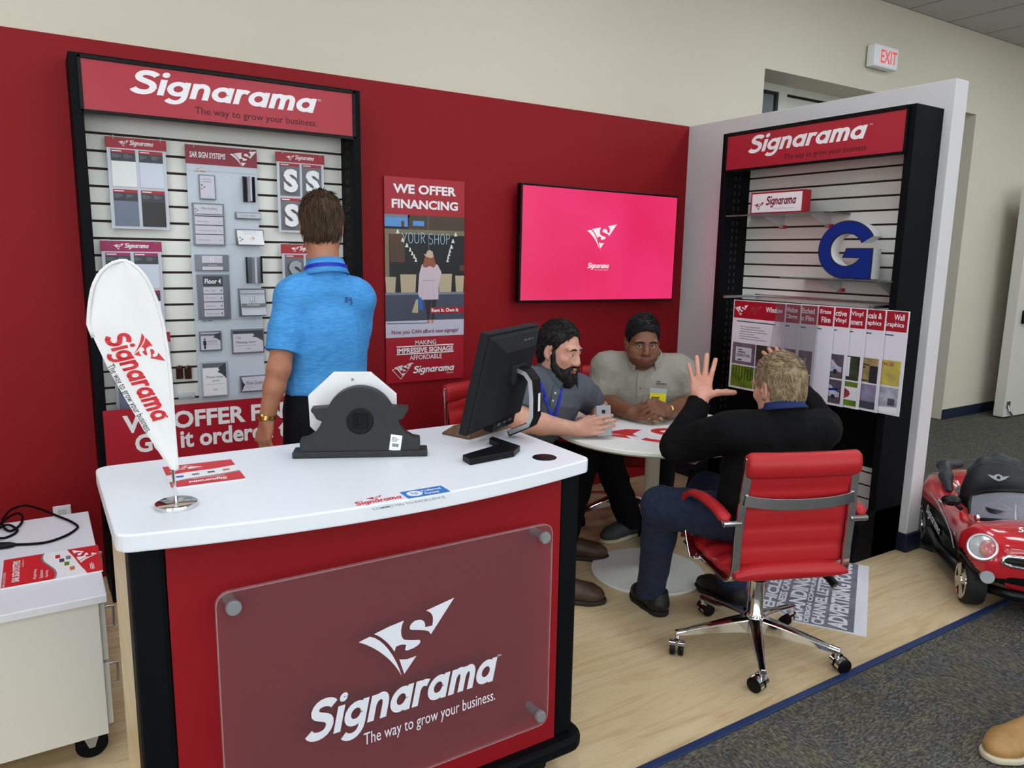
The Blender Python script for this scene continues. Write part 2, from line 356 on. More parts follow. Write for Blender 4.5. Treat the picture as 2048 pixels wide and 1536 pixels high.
dz = Y(1600, 193, yb).z
b = MB(); b.box((xb_+.03, yb+.012, .01), (2.61, yb+.05, dz-.02)); d2 = b.build('door_2', 'store_frame', kind=S_)
MB().box((xb_+.03, yb+.03, dz-.02), (2.61, yb+.05, dz+.012)).build('top_gap', 'dark_gasket', d2)
MB().box((xb_+.02, yb+.02, dz+.012), (2.62, yb+.05, hz)).build('transom', 'store_frame', d2)
MB().box((ox0-1, yb+.61, 0), (ox1+1, yb+.65, CH)).build('wall_vestibule', 'beige', kind=S_)
# open steel fire door against the back wall
dr = Matrix.Translation((4.33, -.235, .012)) @ Matrix.Rotation(math.radians(-3), 4, 'Z')
mat('door_paint', (212,209,200), .45)
b = MB(dr); b.box((0, -.05, 0), (.98, .05, 2.29)); d1 = b.build('door_1', 'door_paint', kind=S_, bevel=.004)
b = MB(dr); b.box((.10, -.10, .95), (.17, -.05, 1.08)); b.box((.16, -.105, 1.0), (.9, -.06, 1.05)); b.build('push_bar', 'black_satin', d1, bevel=.006)
b = MB(dr); b.tube([(.06,-.052,.12),(.07,-.07,.06),(.10,-.09,.01)], .012, 8); b.box((.03,-.06,.09),(.09,-.05,.16)); b.build('door_stop', 'steel', d1)
# ceiling lights
mat('lamp', (255,255,255), .5, emit=(240,248,255), es=13.0)
lx = [-6.3, -3.9, -1.5, .9, 3.3, 5.7]; ly = [-8.4, -6.2, -4.0, -1.75]
k = 0
for i, x in enumerate(lx):
    for j, y in enumerate(ly):
        t = thing('ceiling_light', 'recessed ceiling troffer, number %d from the left in row %d from the back wall' % (i+1, 4-j), 'ceiling light', (x, y, CH), 'recessed ceiling lights')
        MB().box((-.31, -.62, -.012), (.31, .62, 0)).build('light_frame', 'white', t)
        b = MB()
        for dx in (-.14, .14): b.box((dx-.1, -.58, -.016), (dx+.1, .58, -.012))
        b.build('diffuser', 'lamp', t)
t = thing('ceiling_light', 'glowing panel added behind the narrow glass pane above the white partition, standing in for a reflection', 'ceiling light', (.98, .62, 2.93))  # panel added behind the pane in place of a reflection of the ceiling lights
MB().box((-.16, -.10, -.10), (.06, .10, -.085)).build('diffuser', 'lamp', t)
MB().box((-.17, -.11, -.085), (.07, .11, -.07)).build('light_frame', 'white', t)
b = MB(); xw = XL-.06  # unseen window added in the left wall to brighten the right-hand unit
for y0 in (LY0, (LY0+LY1)/2-.025, LY1-.05): b.box((xw-.03, y0, .7), (xw+.03, y0+.05, 3.0))
for z0 in (.7, 2.95): b.box((xw-.03, LY0, z0), (xw+.03, LY1, z0+.05))
w_ = b.build('window_6', 'store_frame', kind=S_); MB().box((xw-.003, LY0+.05, .75), (xw+.003, LY1-.05, 2.95)).build('pane', 'thin_pane', w_)
l = bpy.data.lights.new('added_daylight_portal', 'AREA'); l.shape = 'RECTANGLE'; l.size = 2.3; l.size_y = LY1-LY0; l.cycles.is_portal = True; o = bpy.data.objects.new('added_daylight_portal', l); COL.objects.link(o); o.location = (XL+.01, (LY0+LY1)/2, 1.85); o.rotation_euler = (0, -PI/2, 0)
# exit sign
P = Y(1753, 85, -.09); Q = Y(1796, 142, -.09)
t = thing('exit_sign', 'white exit sign with red letters on the beige wall above the partition', 'exit sign', on_back(P.x, Q.z, 0))
w, h = Q.x-P.x, P.z-Q.z
MB().box((0, 0, .012), (w, h, .085)).build('housing', 'white', t, bevel=.012)
MB().box((.05, .03, 0), (w-.05, h-.03, .012)).build('back_plate', 'light_grey', t)
mat('exit_red', (230,60,60), .4, emit=(235,50,50), es=.5)
b = MB(); put(b, 'EXIT', .085, .035, w-.11, h-.07, .0858, bold=.012); b.build('lettering', 'exit_red', t)
# wall outlet
P = Y(105, 1013, -.006); Q = Y(140, 1032, -.006)
t = thing('wall_outlet', 'white outlet plate on the red wall above the low white cart', 'outlet', on_back(P.x, P.z-.115, -.0065))
MB().box((0, 0, 0), (.072, .115, .006)).build('plate', 'white', t, bevel=.003)
b = MB()
for yy in (.022, .07): b.box((.02, yy, .006), (.052, yy+.028, .0085))
b.build('socket', 'light_grey', t, bevel=.002)
# ================================================================ slatwall display units
GR = [2.048-.0755*i for i in range(28)]
def unit(M, W, H, hb, d, z0, foot, label, hdr_bot):
    """local x right, y up, z out of the wall"""
    t = thing('display_unit', label, 'display unit', M)
    pw = .042
    for x, s in ((0, 1), (W-pw, -1)):
        b = MB(); b.box((x, 0, 0), (x+pw, H, d))
        if foot: b.prism([(0, 0), (foot, 0), (foot-.01, .06), (foot-.05, .20), (d, .26), (0, .26)], x, x+pw, M=Matrix(((0,0,1,0),(0,1,0,0),(1,0,0,0),(0,0,0,1))))
        o = b.build('post', 'black', t, bevel=.003)
        b = MB(); xi = x+pw if s > 0 else x
        for k in range(40): b.box((xi-.0006, .32+k*.045, d*.45), (xi+.0006, .32+k*.045+.022, d*.45+.012)); b.box((xi-.0006, .32+k*.045, d*.62), (xi+.0006, .32+k*.045+.022, d*.62+.012))
        b.build('slot', 'groove', o)
    b = MB(); b.box((pw, .05, .001), (W-pw, H, .012), 'groove'); ys = [g for g in GR if g > z0+.02]
    top = H-.06; prev = top
    for g in ys: b.box((pw, g+.0055, .012), (W-pw, prev-.0055, .022), 'slat'); prev = g
    b.box((pw, z0, .012), (W-pw, prev-.0055, .022), 'slat'); b.build('slat_panel', None, t)
    b = MB(); b.box((pw, H-.02, 0), (W-pw, H, d)); b.build('top_rail', 'black', t)
    f = .014
    b = MB(); hx0, hx1 = .03, W-.03
    b.box((hx0, hb, d-.012), (hx1, hb+f, d+.012)); b.box((hx0, H-.022, d-.012), (hx1, H-.022+f, d+.012)); b.box((hx0, hb, d-.012), (hx0+f, H-.008, d+.012)); b.box((hx1-f, hb, d-.012), (hx1, H-.008, d+.012))
    hf = b.build('header_frame', 'black_satin', t, bevel=.002)
    p = MB().box((hx0+f-.002, hb+f-.002, d-.004), (hx1-f+.002, H-.020, d+.006)).build('header_panel', 'sign_red', t)
    return t, p, (hx0+f, hb+f, hx1-hx0-2*f, H-.022-hb-f, d+.0066)
XA, WA = -3.695, 1.247
ul, p, (hx, hy, hw, hh, hz) = unit(on_back(XA, 0, -.0066), WA, 2.338, 2.103, .195, .30, 0, 'tall black slatwall unit with white slats on the red wall behind the standing person', 0)
b = MB(); wordmark(b, hx+.168, hy+.088, .83, .066, hz, 'letter'); put(b, 'The way to grow your business.', hx+.43, hy+.018, .55, None, hz, 'ink_dark_red', bold=.008); put(b, 'TM', hx+.985, hy+.145, .016, None, hz, 'letter'); b.build('lettering', None, p)
MB().box((.002, 0, .001), (WA-.002, .30, .33)).build('base', 'black', ul, bevel=.004)
WR = 1.208
ur, p, (hx, hy, hw, hh, hz) = unit(on_right(-.539, 0, -.0005), WR, 2.303, 2.07, .24, .17, .405, 'tall black slatwall unit on the white partition with shelves and the blue letter', 0)
b = MB(); wordmark(b, hx+.155, hy+.085, .78, .066, hz, 'letter'); put(b, 'The way to grow your business.', hx+.42, hy+.018, .51, None, hz, 'ink_dark_red', bold=.008); put(b, 'TM', hx+.93, hy+.145, .016, None, hz, 'letter'); b.build('lettering', None, p)
b = MB(); b.box((.042, 0, 0), (WR-.042, .10, .40)); b.build('base', 'black', ur, bevel=.004)
b = MB(); b.box((.042, .42, .0225), (WR-.042, 1.0, .030)); b.build('backing_panel', 'black', ur)
b = MB(); b.box((.042, .145, .30), (WR-.042, .185, .395)); b.build('lower_tray', 'black_satin', ur, bevel=.01)

# ---------------------------------------------------------------- plastic hooks
def hook(M, label):
    t = thing('display_hook', label, 'hook', M, 'clear plastic slatwall hooks')
    MB().box((-.022, -.008, -.012), (.012, .014, -.004)).build('clip', 'clear', t, bevel=.002)
    MB().tube([(.004, .004, -.004), (.004, -.002, .012), (.004, -.004, .03), (.004, .006, .04), (.004, .014, .042)], .0032, 6).build('arm', 'clear', t, smooth=60)
    return t
YB = -.062     # plane the sample boards hang on
def bbox(tl, br, y=YB):
    a, c = Y(*tl, y), Y(*br, y); return a.x, c.z, c.x-a.x, a.z-c.z
def hang(name, label, cat, tl, br, group=None, y=YB, hooks=True, title=''):
    x, z, w, h = bbox(tl, br, y); t = thing(name, label, cat, on_back(x, z, y), group)
    if hooks:
        for s, wd in ((.10, 'left'), (.90, 'right')): hook(on_back(x+w*s, z+h-.008, y+.03), 'clear plastic hook holding the %s top corner of the %s' % (wd, title))
    return t, w, h
def sample_board(label, tl, br, title, cells, strip, hdr='print_red', letters=None, w=None):
    t, w, h = hang('sample_board', label, 'sample board', tl, br, 'hanging sample boards', title=title)
    MB().slab(0, 0, w, h, -.002, .003).build('board', 'silver', t)
    o = MB().slab(-.004, h-.046, w+.008, .046, -.001, .0045).build('header', hdr, t)
    b = MB(); logomark(b, w*.2, h-.039, .042, .042, .005, 'letter'); wordmark(b, w*.38, h-.030, w*.42, .014, .005, 'letter'); b.build('lettering', None, o)
    cw, ch = w*.41, (h-.046-.03)/2
    for k, c in enumerate(cells):
        x = w*.06+(k % 2)*(cw+w*.06); y = .012+(1-k//2)*(ch+.012)
        e = MB().slab(x, y, cw, ch, .003, .0075).build('sample', c, t)
        b = MB(); b.rect(x, y+ch-.014, cw, .014, .0079, strip); b.rect(x+.004, y+ch-.009, cw*.4, .004, .0083, 'letter')
        if letters is None:
            b.rect(x, y+ch-.05, cw, .036, .0079, 'charcoal'); greek(b, x+.004, y+ch-.036, cw*.42, .018, 4, .0083, 'grey_print', k); greek(b, x+cw*.52, y+ch-.036, cw*.42, .018, 4, .0083, 'grey_print', k+9)
        b.build('print', None, e)
        if letters:
            b = MB(); q = MB(); put(q, 'S', x+cw*.14, y+ch*.1, cw*.72, ch*.72, 0, bold=.05)
            n = len(q.v)
            vs = [(a, c_, .0079) for a, c_, _ in q.v]+[(a, c_, .022) for a, c_, _ in q.v]
            from collections import Counter
            ec = Counter()
            for f in q.f:
                for i in range(len(f)): ec[tuple(sorted((f[i], f[(i+1) % len(f)])))] += 1
            side = [(f[i], f[(i+1) % len(f)]) for f in q.f for i in range(len(f)) if ec[tuple(sorted((f[i], f[(i+1) % len(f)])))] == 1]
            b.add(vs, [[i+n for i in f] for f in q.f] + [(i, j, j+n, i+n) for i, j in side]); b.build('raised_letter', letters, e)
    return t
mat('dark_chrome', (96,98,102), .2, metal=.9); mat('smp_white', (232,234,232), .5); mat('smp_blue', (206,214,228), .4); mat('smp_slate', (106,116,134), .45, noise=(3, (122,132,152), .3, .7)); mat('smp_dark', (36,38,40), .4); mat('smp_grey', (108,112,118), .5)
sample_board('silver sample board with white, pale, slate and black squares, upper left of the slatwall', (211,272), (340,460), 'upper left sample board', ['smp_white', 'smp_blue', 'smp_slate', 'smp_dark'], 'print_red')
sample_board('sample board with a magenta header hanging behind the white teardrop flag', (201,481), (331,653), 'magenta headed sample board', ['smp_slate', 'smp_blue', 'smp_white', 'smp_white'], 'magenta', 'magenta')
sample_board('lowest sample board on the left, mostly hidden by the white teardrop flag', (222,668), (347,818), 'lowest left sample board', ['smp_dark', 'smp_white', 'smp_slate', 'smp_white'], 'print_red')
sample_board('sample board with raised white letters on grey beside the standing person\'s head', (552,303), (650,467), 'board of raised white letters', ['smp_grey']*4, 'print_red', letters='white')
sample_board('sample board with raised chrome letters mostly hidden behind the standing person', (563,488), (656,650), 'board of raised chrome letters', ['smp_grey']*4, 'print_red', letters='dark_chrome')

# ---------------------------------------------------------------- the big sign-systems board
t, w, h = hang('sign_system_board', 'tall pale grey board of small door signs in the middle of the slatwall', 'sample board', (370,288), (531,794), title='tall board of door signs')
bx, bz = bbox((370,288), (531,794))[:2]
mat('pale_board', (196,206,216), .45)
MB().slab(0, 0, w, h, -.002, .002).build('board', 'pale_board', t)
o = MB().slab(-.002, h-.085, w+.004, .085, -.001, .004).build('header', 'deep_red', t)
b = MB(); put(b, 'SAR SIGN SYSTEMS', w*.05, h-.056, w*.5, .026, .0045, 'letter', bold=.02, shear=.15); logomark(b, w*.61, h-.083, w*.4, w*.36, .0045, 'letter'); b.build('lettering', None, o)
b = MB()
for v in ((340, .055), (487, 0), (642, .02)):
    yy = Y(375, v[0], YB).z-bz; b.rect(.004, yy, .012, .0012, .0025, 'mid_grey'); b.rect(w*.28, yy, w*.7, .0012, .0025, 'mid_grey')
    put(b, 'SAR', w*.1, yy-.006, w*.07, .008, .0025, 'ink'); b.rect(w*.18, yy-.004, w*.08, .005, .0025, 'orange' if v[0] == 340 else 'grey_print'); b.stroke([(w*.13, yy+.012), (w*.15, yy+.006), (w*.2, yy+.016)], .002, .0025, 'orange' if v[0] == 340 else 'ink')
b.build('print', None, t)
def plate(tl, br, c='light_grey', z=.010, dep=0, curve=0, fr='silver_dark'):
    a, q = Y(*tl, YB), Y(*br, YB); x, y, ww, hh = a.x-bx, q.z-bz, q.x-a.x, a.z-q.z
    o = MB().slab(x, y, ww, hh, .002, z+.004).build('sign_plate', fr, t, bevel=.0015)
    m = .04*min(ww, hh)+.002
    b = MB()
    if curve:
        n = 8; zz = z+.0045
        row = [(x+m, zz+curve*math.sin(PI*i/n*.9)) for i in range(n+1)]
        vs = []
        for i in range(n+1):
            yy = y+hh-m-(hh-2*m)*i/n; zc = zz+curve*(i/n)**1.6; vs += [(x+m, yy, zc), (x+ww-m, yy, zc), (x+m, yy, zc-.002), (x+ww-m, yy, zc-.002)]
        b.add(vs, [f for i in range(n) for f in ((4*i, 4*i+4, 4*i+5, 4*i+1), (4*i+2, 4*i+3, 4*i+7, 4*i+6), (4*i, 4*i+2, 4*i+6, 4*i+4), (4*i+1, 4*i+5, 4*i+7, 4*i+3))]+[(4*n, 4*n+2, 4*n+3, 4*n+1)])
    else: b.slab(x+m, y+m, ww-2*m, hh-2*m, z+.003, z+.006)
    b.build('insert', c, o)
    return o, x+m, y+m, ww-2*m, hh-2*m, z+.0065
def squares(b, x, y, s, z):
    for k, (dx, dy, c) in enumerate(((0, 2.6, 'charcoal'), (1.7, 1.3, 'charcoal'), (0, 0, 'orange'))): b.rect(x+dx*s, y+dy*s, s, s, z, c)
o, x, y, ww, hh, z = plate((396,349), (431,400), 'lilac'); b = MB(); put(b, 'LARGE HALL', x+ww*.12, y+hh*.8, ww*.72, hh*.09, z, 'grey_print'); b.rect(x+ww*.12, y+hh*.72, ww*.65, hh*.025, z, 'grey_print'); squares(b, x+.003, y+hh*.38, .0065, z); b.rect(x+ww*.45, y+hh*.08, ww*.2, .0015, z, 'grey_print'); b.build('print', None, o)
def blade(tl, br, c0, c1):
    a, q = Y(*tl, YB), Y(*br, YB); x, y, ww, hh = a.x-bx, q.z-bz, q.x-a.x, a.z-q.z
    o = MB().slab(x, y, ww, hh, .002, .008).build('sign_plate', c0, t, bevel=.001)
    MB().slab(x+ww*.36, y, ww*.14, hh, .008, .075).build('projecting_blade', c1, o, bevel=.003)
    for xx in (x, x+ww*.94): MB().slab(xx, y, ww*.06, hh, .008, .022).build('channel', 'black_satin', o)
blade((484,353), (509,405), 'ink', 'lilac'); blade((490,514), (524,566), 'silver_dark', 'silver')
o, x, y, ww, hh, z = plate((383,405), (450,492), 'lilac'); b = MB(); put(b, 'Main Building', x+ww*.26, y+hh*.86, ww*.54, hh*.075, z, 'mid_grey'); squares(b, x+.003, y+hh*.8, .005, z)
for k, (fr, s, n) in enumerate(((.70, 'Department', '101'), (.47, 'Technical Department', '102'), (.235, 'Information', '103'))):
    b.rect(x, y+hh*fr, ww, hh*.022, z, 'ink'); put(b, s, x+ww*.08, y+hh*(fr-.15), ww*(.12+.028*len(s)), hh*.04, z, 'grey_print'); put(b, n, x+ww*.86, y+hh*(fr-.15), ww*.08, hh*.035, z, 'grey_print')
b.rect(x, y+hh*.74, ww, hh*.03, z, 'silver_dark'); b.build('print', None, o)
o, x, y, ww, hh, z = plate((469,424), (521,440), 'silver'); b = MB(); put(b, 'OUT OF ORDER', x+ww*.2, y+hh*.4, ww*.6, hh*.28, z, 'mid_grey'); b.rect(x+.001, y+hh*.1, .003, hh*.8, z, 'charcoal'); b.rect(x, y, ww, hh*.08, z, 'ink'); b.build('print', None, o)
o, x, y, ww, hh, z = plate((470,458), (527,492), 'white', curve=.03); b = MB()
put(b, 'Reception desk', x+ww*.2, y+hh*.86, ww*.56, hh*.08, z+.003, 'grey_print'); put(b, 'please follow arrow', x+ww*.26, y+hh*.72, ww*.48, hh*.07, z+.006, 'grey_print'); squares(b, x+.004, y+hh*.2, .006, z+.028)
b.stroke([(x+ww*.46, y+hh*.45), (x+ww*.62, y+hh*.45)], .0025, z+.018, 'orange'); b.stroke([(x+ww*.54, y+hh*.6), (x+ww*.62, y+hh*.45), (x+ww*.54, y+hh*.3)], .0025, z+.021, 'orange'); b.build('print', None, o)
o, x, y, ww, hh, z = plate((389,509), (457,542), 'lilac'); b = MB(); b.rect(x, y, ww*.17, hh, z, 'silver_dark'); b.rect(x+ww*.83, y, ww*.17, hh, z, 'silver_dark'); b.rect(x+ww*.17, y+hh*.24, ww*.66, hh*.26, z, 'mid_grey'); put(b, 'Information', x+ww*.36, y+hh*.31, ww*.3, hh*.1, z+.0004, 'lilac'); b.flat([(x+ww*.5+.008*math.cos(a*.5236), y+hh*.74+.011*math.sin(a*.5236)) for a in range(12)], z, 'white'); b.stroke([(x+ww*.5, y+hh*.62), (x+ww*.5, y+hh*.86)], .002, z+.0004, 'ink'); b.build('print', None, o)
o, x, y, ww, hh, z = plate((392,549), (461,637), 'silver_dark'); b = MB(); b.rect(x+ww*.14, y+hh*.76, ww*.68, hh*.24, z, 'charcoal'); put(b, 'Floor 4', x+ww*.2, y+hh*.82, ww*.56, hh*.12, z+.0004, 'letter', bold=.03)
for k, s in enumerate(('Main Office', 'Meeting Room', 'Cafeteria', 'Directors Room')):
    yy = y+hh*(.585-.185*k); b.rect(x+ww*.14, yy, ww*.68, hh*.155, z, 'lilac'); put(b, s, x+ww*.2, yy+hh*.05, ww*(.1+.025*len(s)), hh*.045, z+.0004, 'mid_grey'); b.rect(x+ww*.73, yy+hh*.05, ww*.04, hh*.04, z+.0004, 'charcoal')
b.build('print', None, o)
o, x, y, ww, hh, z = plate((475,577), (532,631), 'silver', curve=.03); b = MB(); b.rect(x, y+hh*.34, ww, hh*.13, z+.024, 'mid_grey'); put(b, 'Dining Room', x+ww*.22, y+hh*.355, ww*.5, hh*.1, z+.0245, 'letter')
b.flat([(x+ww*.5+.012*math.cos(a*.5236), y+hh*.65+.014*math.sin(a*.5236)) for a in range(12)], z+.015, 'white'); b.stroke([(x+ww*.47, y+hh*.55), (x+ww*.47, y+hh*.75)], .003, z+.016, 'mid_grey'); b.stroke([(x+ww*.54, y+hh*.55), (x+ww*.54, y+hh*.75)], .003, z+.016, 'mid_grey'); b.rect(x, y+hh*.84, ww, hh*.02, z+.008, 'silver_dark'); b.build('print', None, o)
def tri(b, x, y, ww, hh, z): b.flat([(x+ww*.62, y+hh*.72), (x+ww*.72, y+hh*.78), (x+ww*.66, y+hh*.84), (x+ww, y+hh), (x+ww, y+hh*.5), (x+ww*.8, y+hh*.66)], z, 'charcoal')
o, x, y, ww, hh, z = plate((397,663), (443,700), 'lilac'); b = MB(); b.rect(x, y+hh*.82, ww, hh*.12, z, 'silver_dark'); tri(b, x, y, ww, hh, z+.0003)
b.flat([(x+ww*(.19+.045*math.cos(a*.5236)), y+hh*(.63+.05*math.sin(a*.5236))) for a in range(12)], z+.0003, 'ink'); b.flat([(x+ww*.1, y+hh*.3), (x+ww*.12, y+hh*.55), (x+ww*.26, y+hh*.55), (x+ww*.28, y+hh*.3), (x+ww*.24, y+hh*.3), (x+ww*.24, y+hh*.06), (x+ww*.14, y+hh*.06), (x+ww*.14, y+hh*.3)], z+.0003, 'ink')
put(b, 'Staff Only', x+ww*.33, y+hh*.4, ww*.52, hh*.15, z+.0003, 'mid_grey'); b.rect(x+ww*.33, y+hh*.32, ww*.5, .001, z+.0003, 'mid_grey'); b.build('print', None, o)
o, x, y, ww, hh, z = plate((461,659), (528,704), 'lilac'); b = MB(); b.rect(x, y+hh*.86, ww, hh*.14, z, 'charcoal'); tri(b, x, y, ww, hh, z+.0003); put(b, '106', x+ww*.1, y+hh*.62, ww*.16, hh*.12, z+.0003, 'mid_grey'); put(b, 'Meeting room', x+ww*.1, y+hh*.38, ww*.64, hh*.15, z+.0003, 'charcoal'); b.rect(x+ww*.1, y+hh*.31, ww*.66, .0012, z+.0003, 'charcoal'); put(b, 'SAR', x+ww*.42, y+hh*.12, ww*.16, hh*.07, z+.0003, 'mid_grey'); b.build('print', None, o)
o, x, y, ww, hh, z = plate((400,724), (456,790), 'white', fr='silver'); b = MB(); b.rect(x, y+hh*.86, ww, hh*.14, z, 'silver_dark'); tri(b, x, y, ww, hh, z+.0003); put(b, 'Please keep', x+ww*.14, y+hh*.52, ww*.72, hh*.09, z+.0003, 'mid_grey'); put(b, 'quiet', x+ww*.38, y+hh*.41, ww*.32, hh*.08, z+.0003, 'mid_grey'); b.rect(x+ww*.1, y+hh*.35, ww*.8, .0012, z+.0003, 'mid_grey'); put(b, 'SAR', x+ww*.4, y+hh*.15, ww*.2, hh*.05, z+.0003, 'mid_grey'); b.build('print', None, o)
o, x, y, ww, hh, z = plate((479,752), (532,780), 'lilac'); b = MB(); b.flat([(x, y), (x+ww*.14, y+hh*.5), (x+ww*.06, y+hh*.62), (x, y+hh)], z, 'ink'); put(b, 'Mark Green', x+ww*.2, y+hh*.44, ww*.68, hh*.26, z, 'charcoal'); put(b, 'Manager', x+ww*.2, y+hh*.22, ww*.3, hh*.1, z, 'mid_grey'); b.build('print', None, o)

# small things low on the slatwall
mat('brown_glass', (58,38,28), .15)
for k, (u, wd) in enumerate(((357, 'left'), (374, 'right'))):
    P = Y(u-5, 758, -.03); t = thing('sample_chip', '%s of the two dark brown glossy chips hung low on the slatwall' % wd, 'sample chip', on_back(P.x, P.z, -.03), 'brown sample chips')
    MB().slab(0, 0, .032, .062, 0, .012).build('chip', 'brown_glass', t, bevel=.003); MB().slab(.006, .05, .02, .018, -.004, .016).build('clip', 'chrome', t, bevel=.002)
P = Y(358, 800, -.05); t = thing('hook_rail', 'clear acrylic rail with four little pegs above the red banner', 'hook rail', on_back(P.x, P.z, -.034))
MB().slab(0, 0, .075, .03, 0, .006).build('rail', 'clear', t, bevel=.001)
for k in range(4): MB().tube([(.012+.017*k, .012, .006), (.012+.017*k, .008, .035), (.012+.017*k, .014, .042)], .0035, 6).build('peg', 'clear', t, smooth=60)
# red banner standing in front of the unit
yb = -.26; P = Y(205, 822, yb); x0, zt = P.x, P.z
t = thing('financing_banner', 'wide red banner with white financing lettering below the sample boards', 'banner', on_back(x0, .3005, yb))
BH = zt-.3005; BW = 1.23
MB().slab(0, 0, BW, BH, 0, .008).build('banner_panel', 'print_red', t)
def B2(u, v): q = Y(u, v, yb-.008); return q.x-x0, q.z-.3005
b = MB(); a = B2(247, 868); c = B2(543, 848)
hh = Y(400, 826, yb).z-Y(400, 858, yb).z
put(b, 'WE OFFER FINANCING', a[0], a[1], 1.13, hh*1.08, .0086, 'letter', bold=.035); b.build('lettering', None, t); b = MB(); a2 = B2(272, 912); put(b, 'Get it ordered today', a2[0], a2[1]-.012, .87, hh*1.45, .0086, 'letter', bold=.03); b.build('lettering', None, t)
# ================================================================ financing poster on the red wall
PX0, PZ0, PW, PH = -2.2501, .8263, .4922, 1.133
t = thing('financing_poster', 'tall red financing poster with a shop-front photo on the red wall', 'poster', on_back(PX0, PZ0, -.0065))
MB().slab(0, 0, PW, PH, 0, .012).build('panel', 'print_red', t)
def pp(u, v): q = Y(u, v, -.0185); return q.x-PX0, q.z-PZ0
def z7(x, y): return pp(760+x/6.983, 340+y/6.983)
def z8(x, y): return pp(760+x/6.4, 540+y/6.4)
fy1 = z7(60, 612)[1]; fy0 = z8(80, 873)[1]; FH = fy1-fy0
for n_, c in dict(p_night=(24,26,30), p_sky=(92,150,216), p_brown=(74,62,48), p_band=(126,116,92), p_wood=(92,56,38), p_wall=(70,74,92), p_ledge=(120,128,146), p_pave=(196,196,214), p_bag=(186,172,142), p_coat=(208,190,202), p_hat=(206,178,160), p_hair=(150,84,56), p_leg=(44,40,50), p_skin=(196,140,116), p_blue=(40,100,190), p_neon=(170,210,236), p_bulb=(226,228,220)).items(): mat(n_, c, .45)
b = MB(); z0 = .0124
def F_(x, y): return (x*PW, fy0+y*FH)
def R_(x0, y0, x1, y1, z, m): a = F_(x0, y0); c = F_(x1, y1); b.rect(a[0], a[1], c[0]-a[0], c[1]-a[1], z, m)
R_(0, 0, 1, 1, z0, 'p_night'); z1 = z0+.0003; z2 = z0+.0006; z3 = z0+.0009; z4 = z0+.0012; z5 = z0+.0015
R_(0, 0, 1, .137, z1, 'p_pave'); R_(0, .137, 1, .365, z1, 'p_wall'); R_(0, .352, 1, .372, z2, 'p_ledge')
R_(.28, .885, 1, 1, z1, 'p_brown'); R_(0, .905, .29, .975, z1, 'p_sky'); R_(0, .975, .3, 1, z1, 'p_ledge'); R_(.34, .915, .48, .955, z2, 'p_sky'); R_(.2, .905, .235, .95, z2, 'p_wood'); R_(0, .845, 1, .885, z1, 'p_band'); R_(0, .5, .05, .885, z2, 'p_band')
R_(.06, .62, .24, .845, z1, 'p_wood'); R_(.09, .64, .14, .78, z2, 'p_brown'); R_(.17, .655, .22, .78, z2, 'p_brown'); R_(.94, .55, 1, .6, z1, 'p_wood')
for x0, x1, h0 in ((0, .13, .5), (.18, .38, .52), (.66, .84, .525), (.88, 1, .51)): b.flat([F_(x0+.012, .372), F_(x1-.012, .372), F_(x1, h0), F_(x0, h0)], z2, 'p_bag')
for x, y in ((.155,.866),(.215,.80),(.265,.757),(.305,.722),(.33,.692),(.355,.667),(.375,.64),(.885,.856),(.85,.80),(.83,.752),(.81,.717),(.80,.69),(.787,.664),(.78,.64)):
    s = .016 if y < .75 else .022; b.flat([F_(x-s, y-.016), F_(x+s, y-.016), F_(x+s*.5, y+.004), F_(x+.006, y+.016), F_(x-.006, y+.016), F_(x-s*.5, y+.004)], z3, 'p_bulb')
    b.stroke([F_(x, y+.015), F_(x, .885 if x < .5 else .9)], .0007, z2, 'p_brown')
b.stroke([F_(.53, 1), F_(.54, .72)], .003, z3, 'p_ledge')
# hand-written neon words
def hand(chars, x, w, y, h):
    G = {'Y': [[(0,1),(.5,.5)],[(1,1),(.3,0)]], 'O': [arc(.5,.5,.45,.5,0,360,14)], 'U': [[(0,1)]+arc(.45,.35,.42,.35,180,360,8)+[(.88,1)]], 'R': [[(.1,0),(.1,1)], [(.1,1)]+arc(.3,.76,.5,.24,90,-90,7)+[(.1,.52)], [(.35,.52),(.9,0)]], 'S': [arc(.5,.76,.4,.24,40,270,8)+arc(.5,.26,.42,.26,90,-140,8)], 'H': [[(.05,0),(.05,1)],[(.9,0),(.9,1)],[(.05,.5),(.9,.5)]], 'P': [[(.1,0),(.1,1)], [(.1,1)]+arc(.3,.76,.5,.24,90,-90,7)+[(.1,.52)]]}
    n = len(chars); st = w/n
    for i, c in enumerate(chars):
        for s in G[c]: b.stroke([F_(x+st*(i+.78*p_[0]), y+h*p_[1]) for p_ in s], .0032, z3, 'p_neon')
hand('YOUR', .205, .31, .775, .085); hand('SHOP', .535, .30, .77, .085)
# the woman seen from behind
b.flat([F_(.40,.36), F_(.415,.52), F_(.45,.6), F_(.5,.615), F_(.6,.615), F_(.65,.6), F_(.7,.53), F_(.665,.44), F_(.66,.31), F_(.43,.31)], z3, 'p_coat')
b.flat([F_(.62,.58), F_(.65,.6), F_(.7,.54), F_(.66,.48), F_(.63,.5)], z4, 'p_coat')
for x in (.47, .53, .59): b.stroke([F_(x, .46), F_(x+(x-.53)*.3, .315)], .0012, z4, 'p_bag')
b.stroke([F_(.46,.47), F_(.62,.47)], .002, z4, 'p_hair')
b.flat([F_(.46,.585), F_(.5,.575), F_(.55,.59), F_(.6,.575), F_(.63,.60), F_(.6,.67), F_(.49,.67)], z4, 'p_hair')
b.flat([F_(*q) for q in [(.47,.69),(.5,.685),(.52,.715),(.55,.722),(.585,.71),(.6,.665),(.56,.655),(.5,.668)]], z5, 'p_hat')
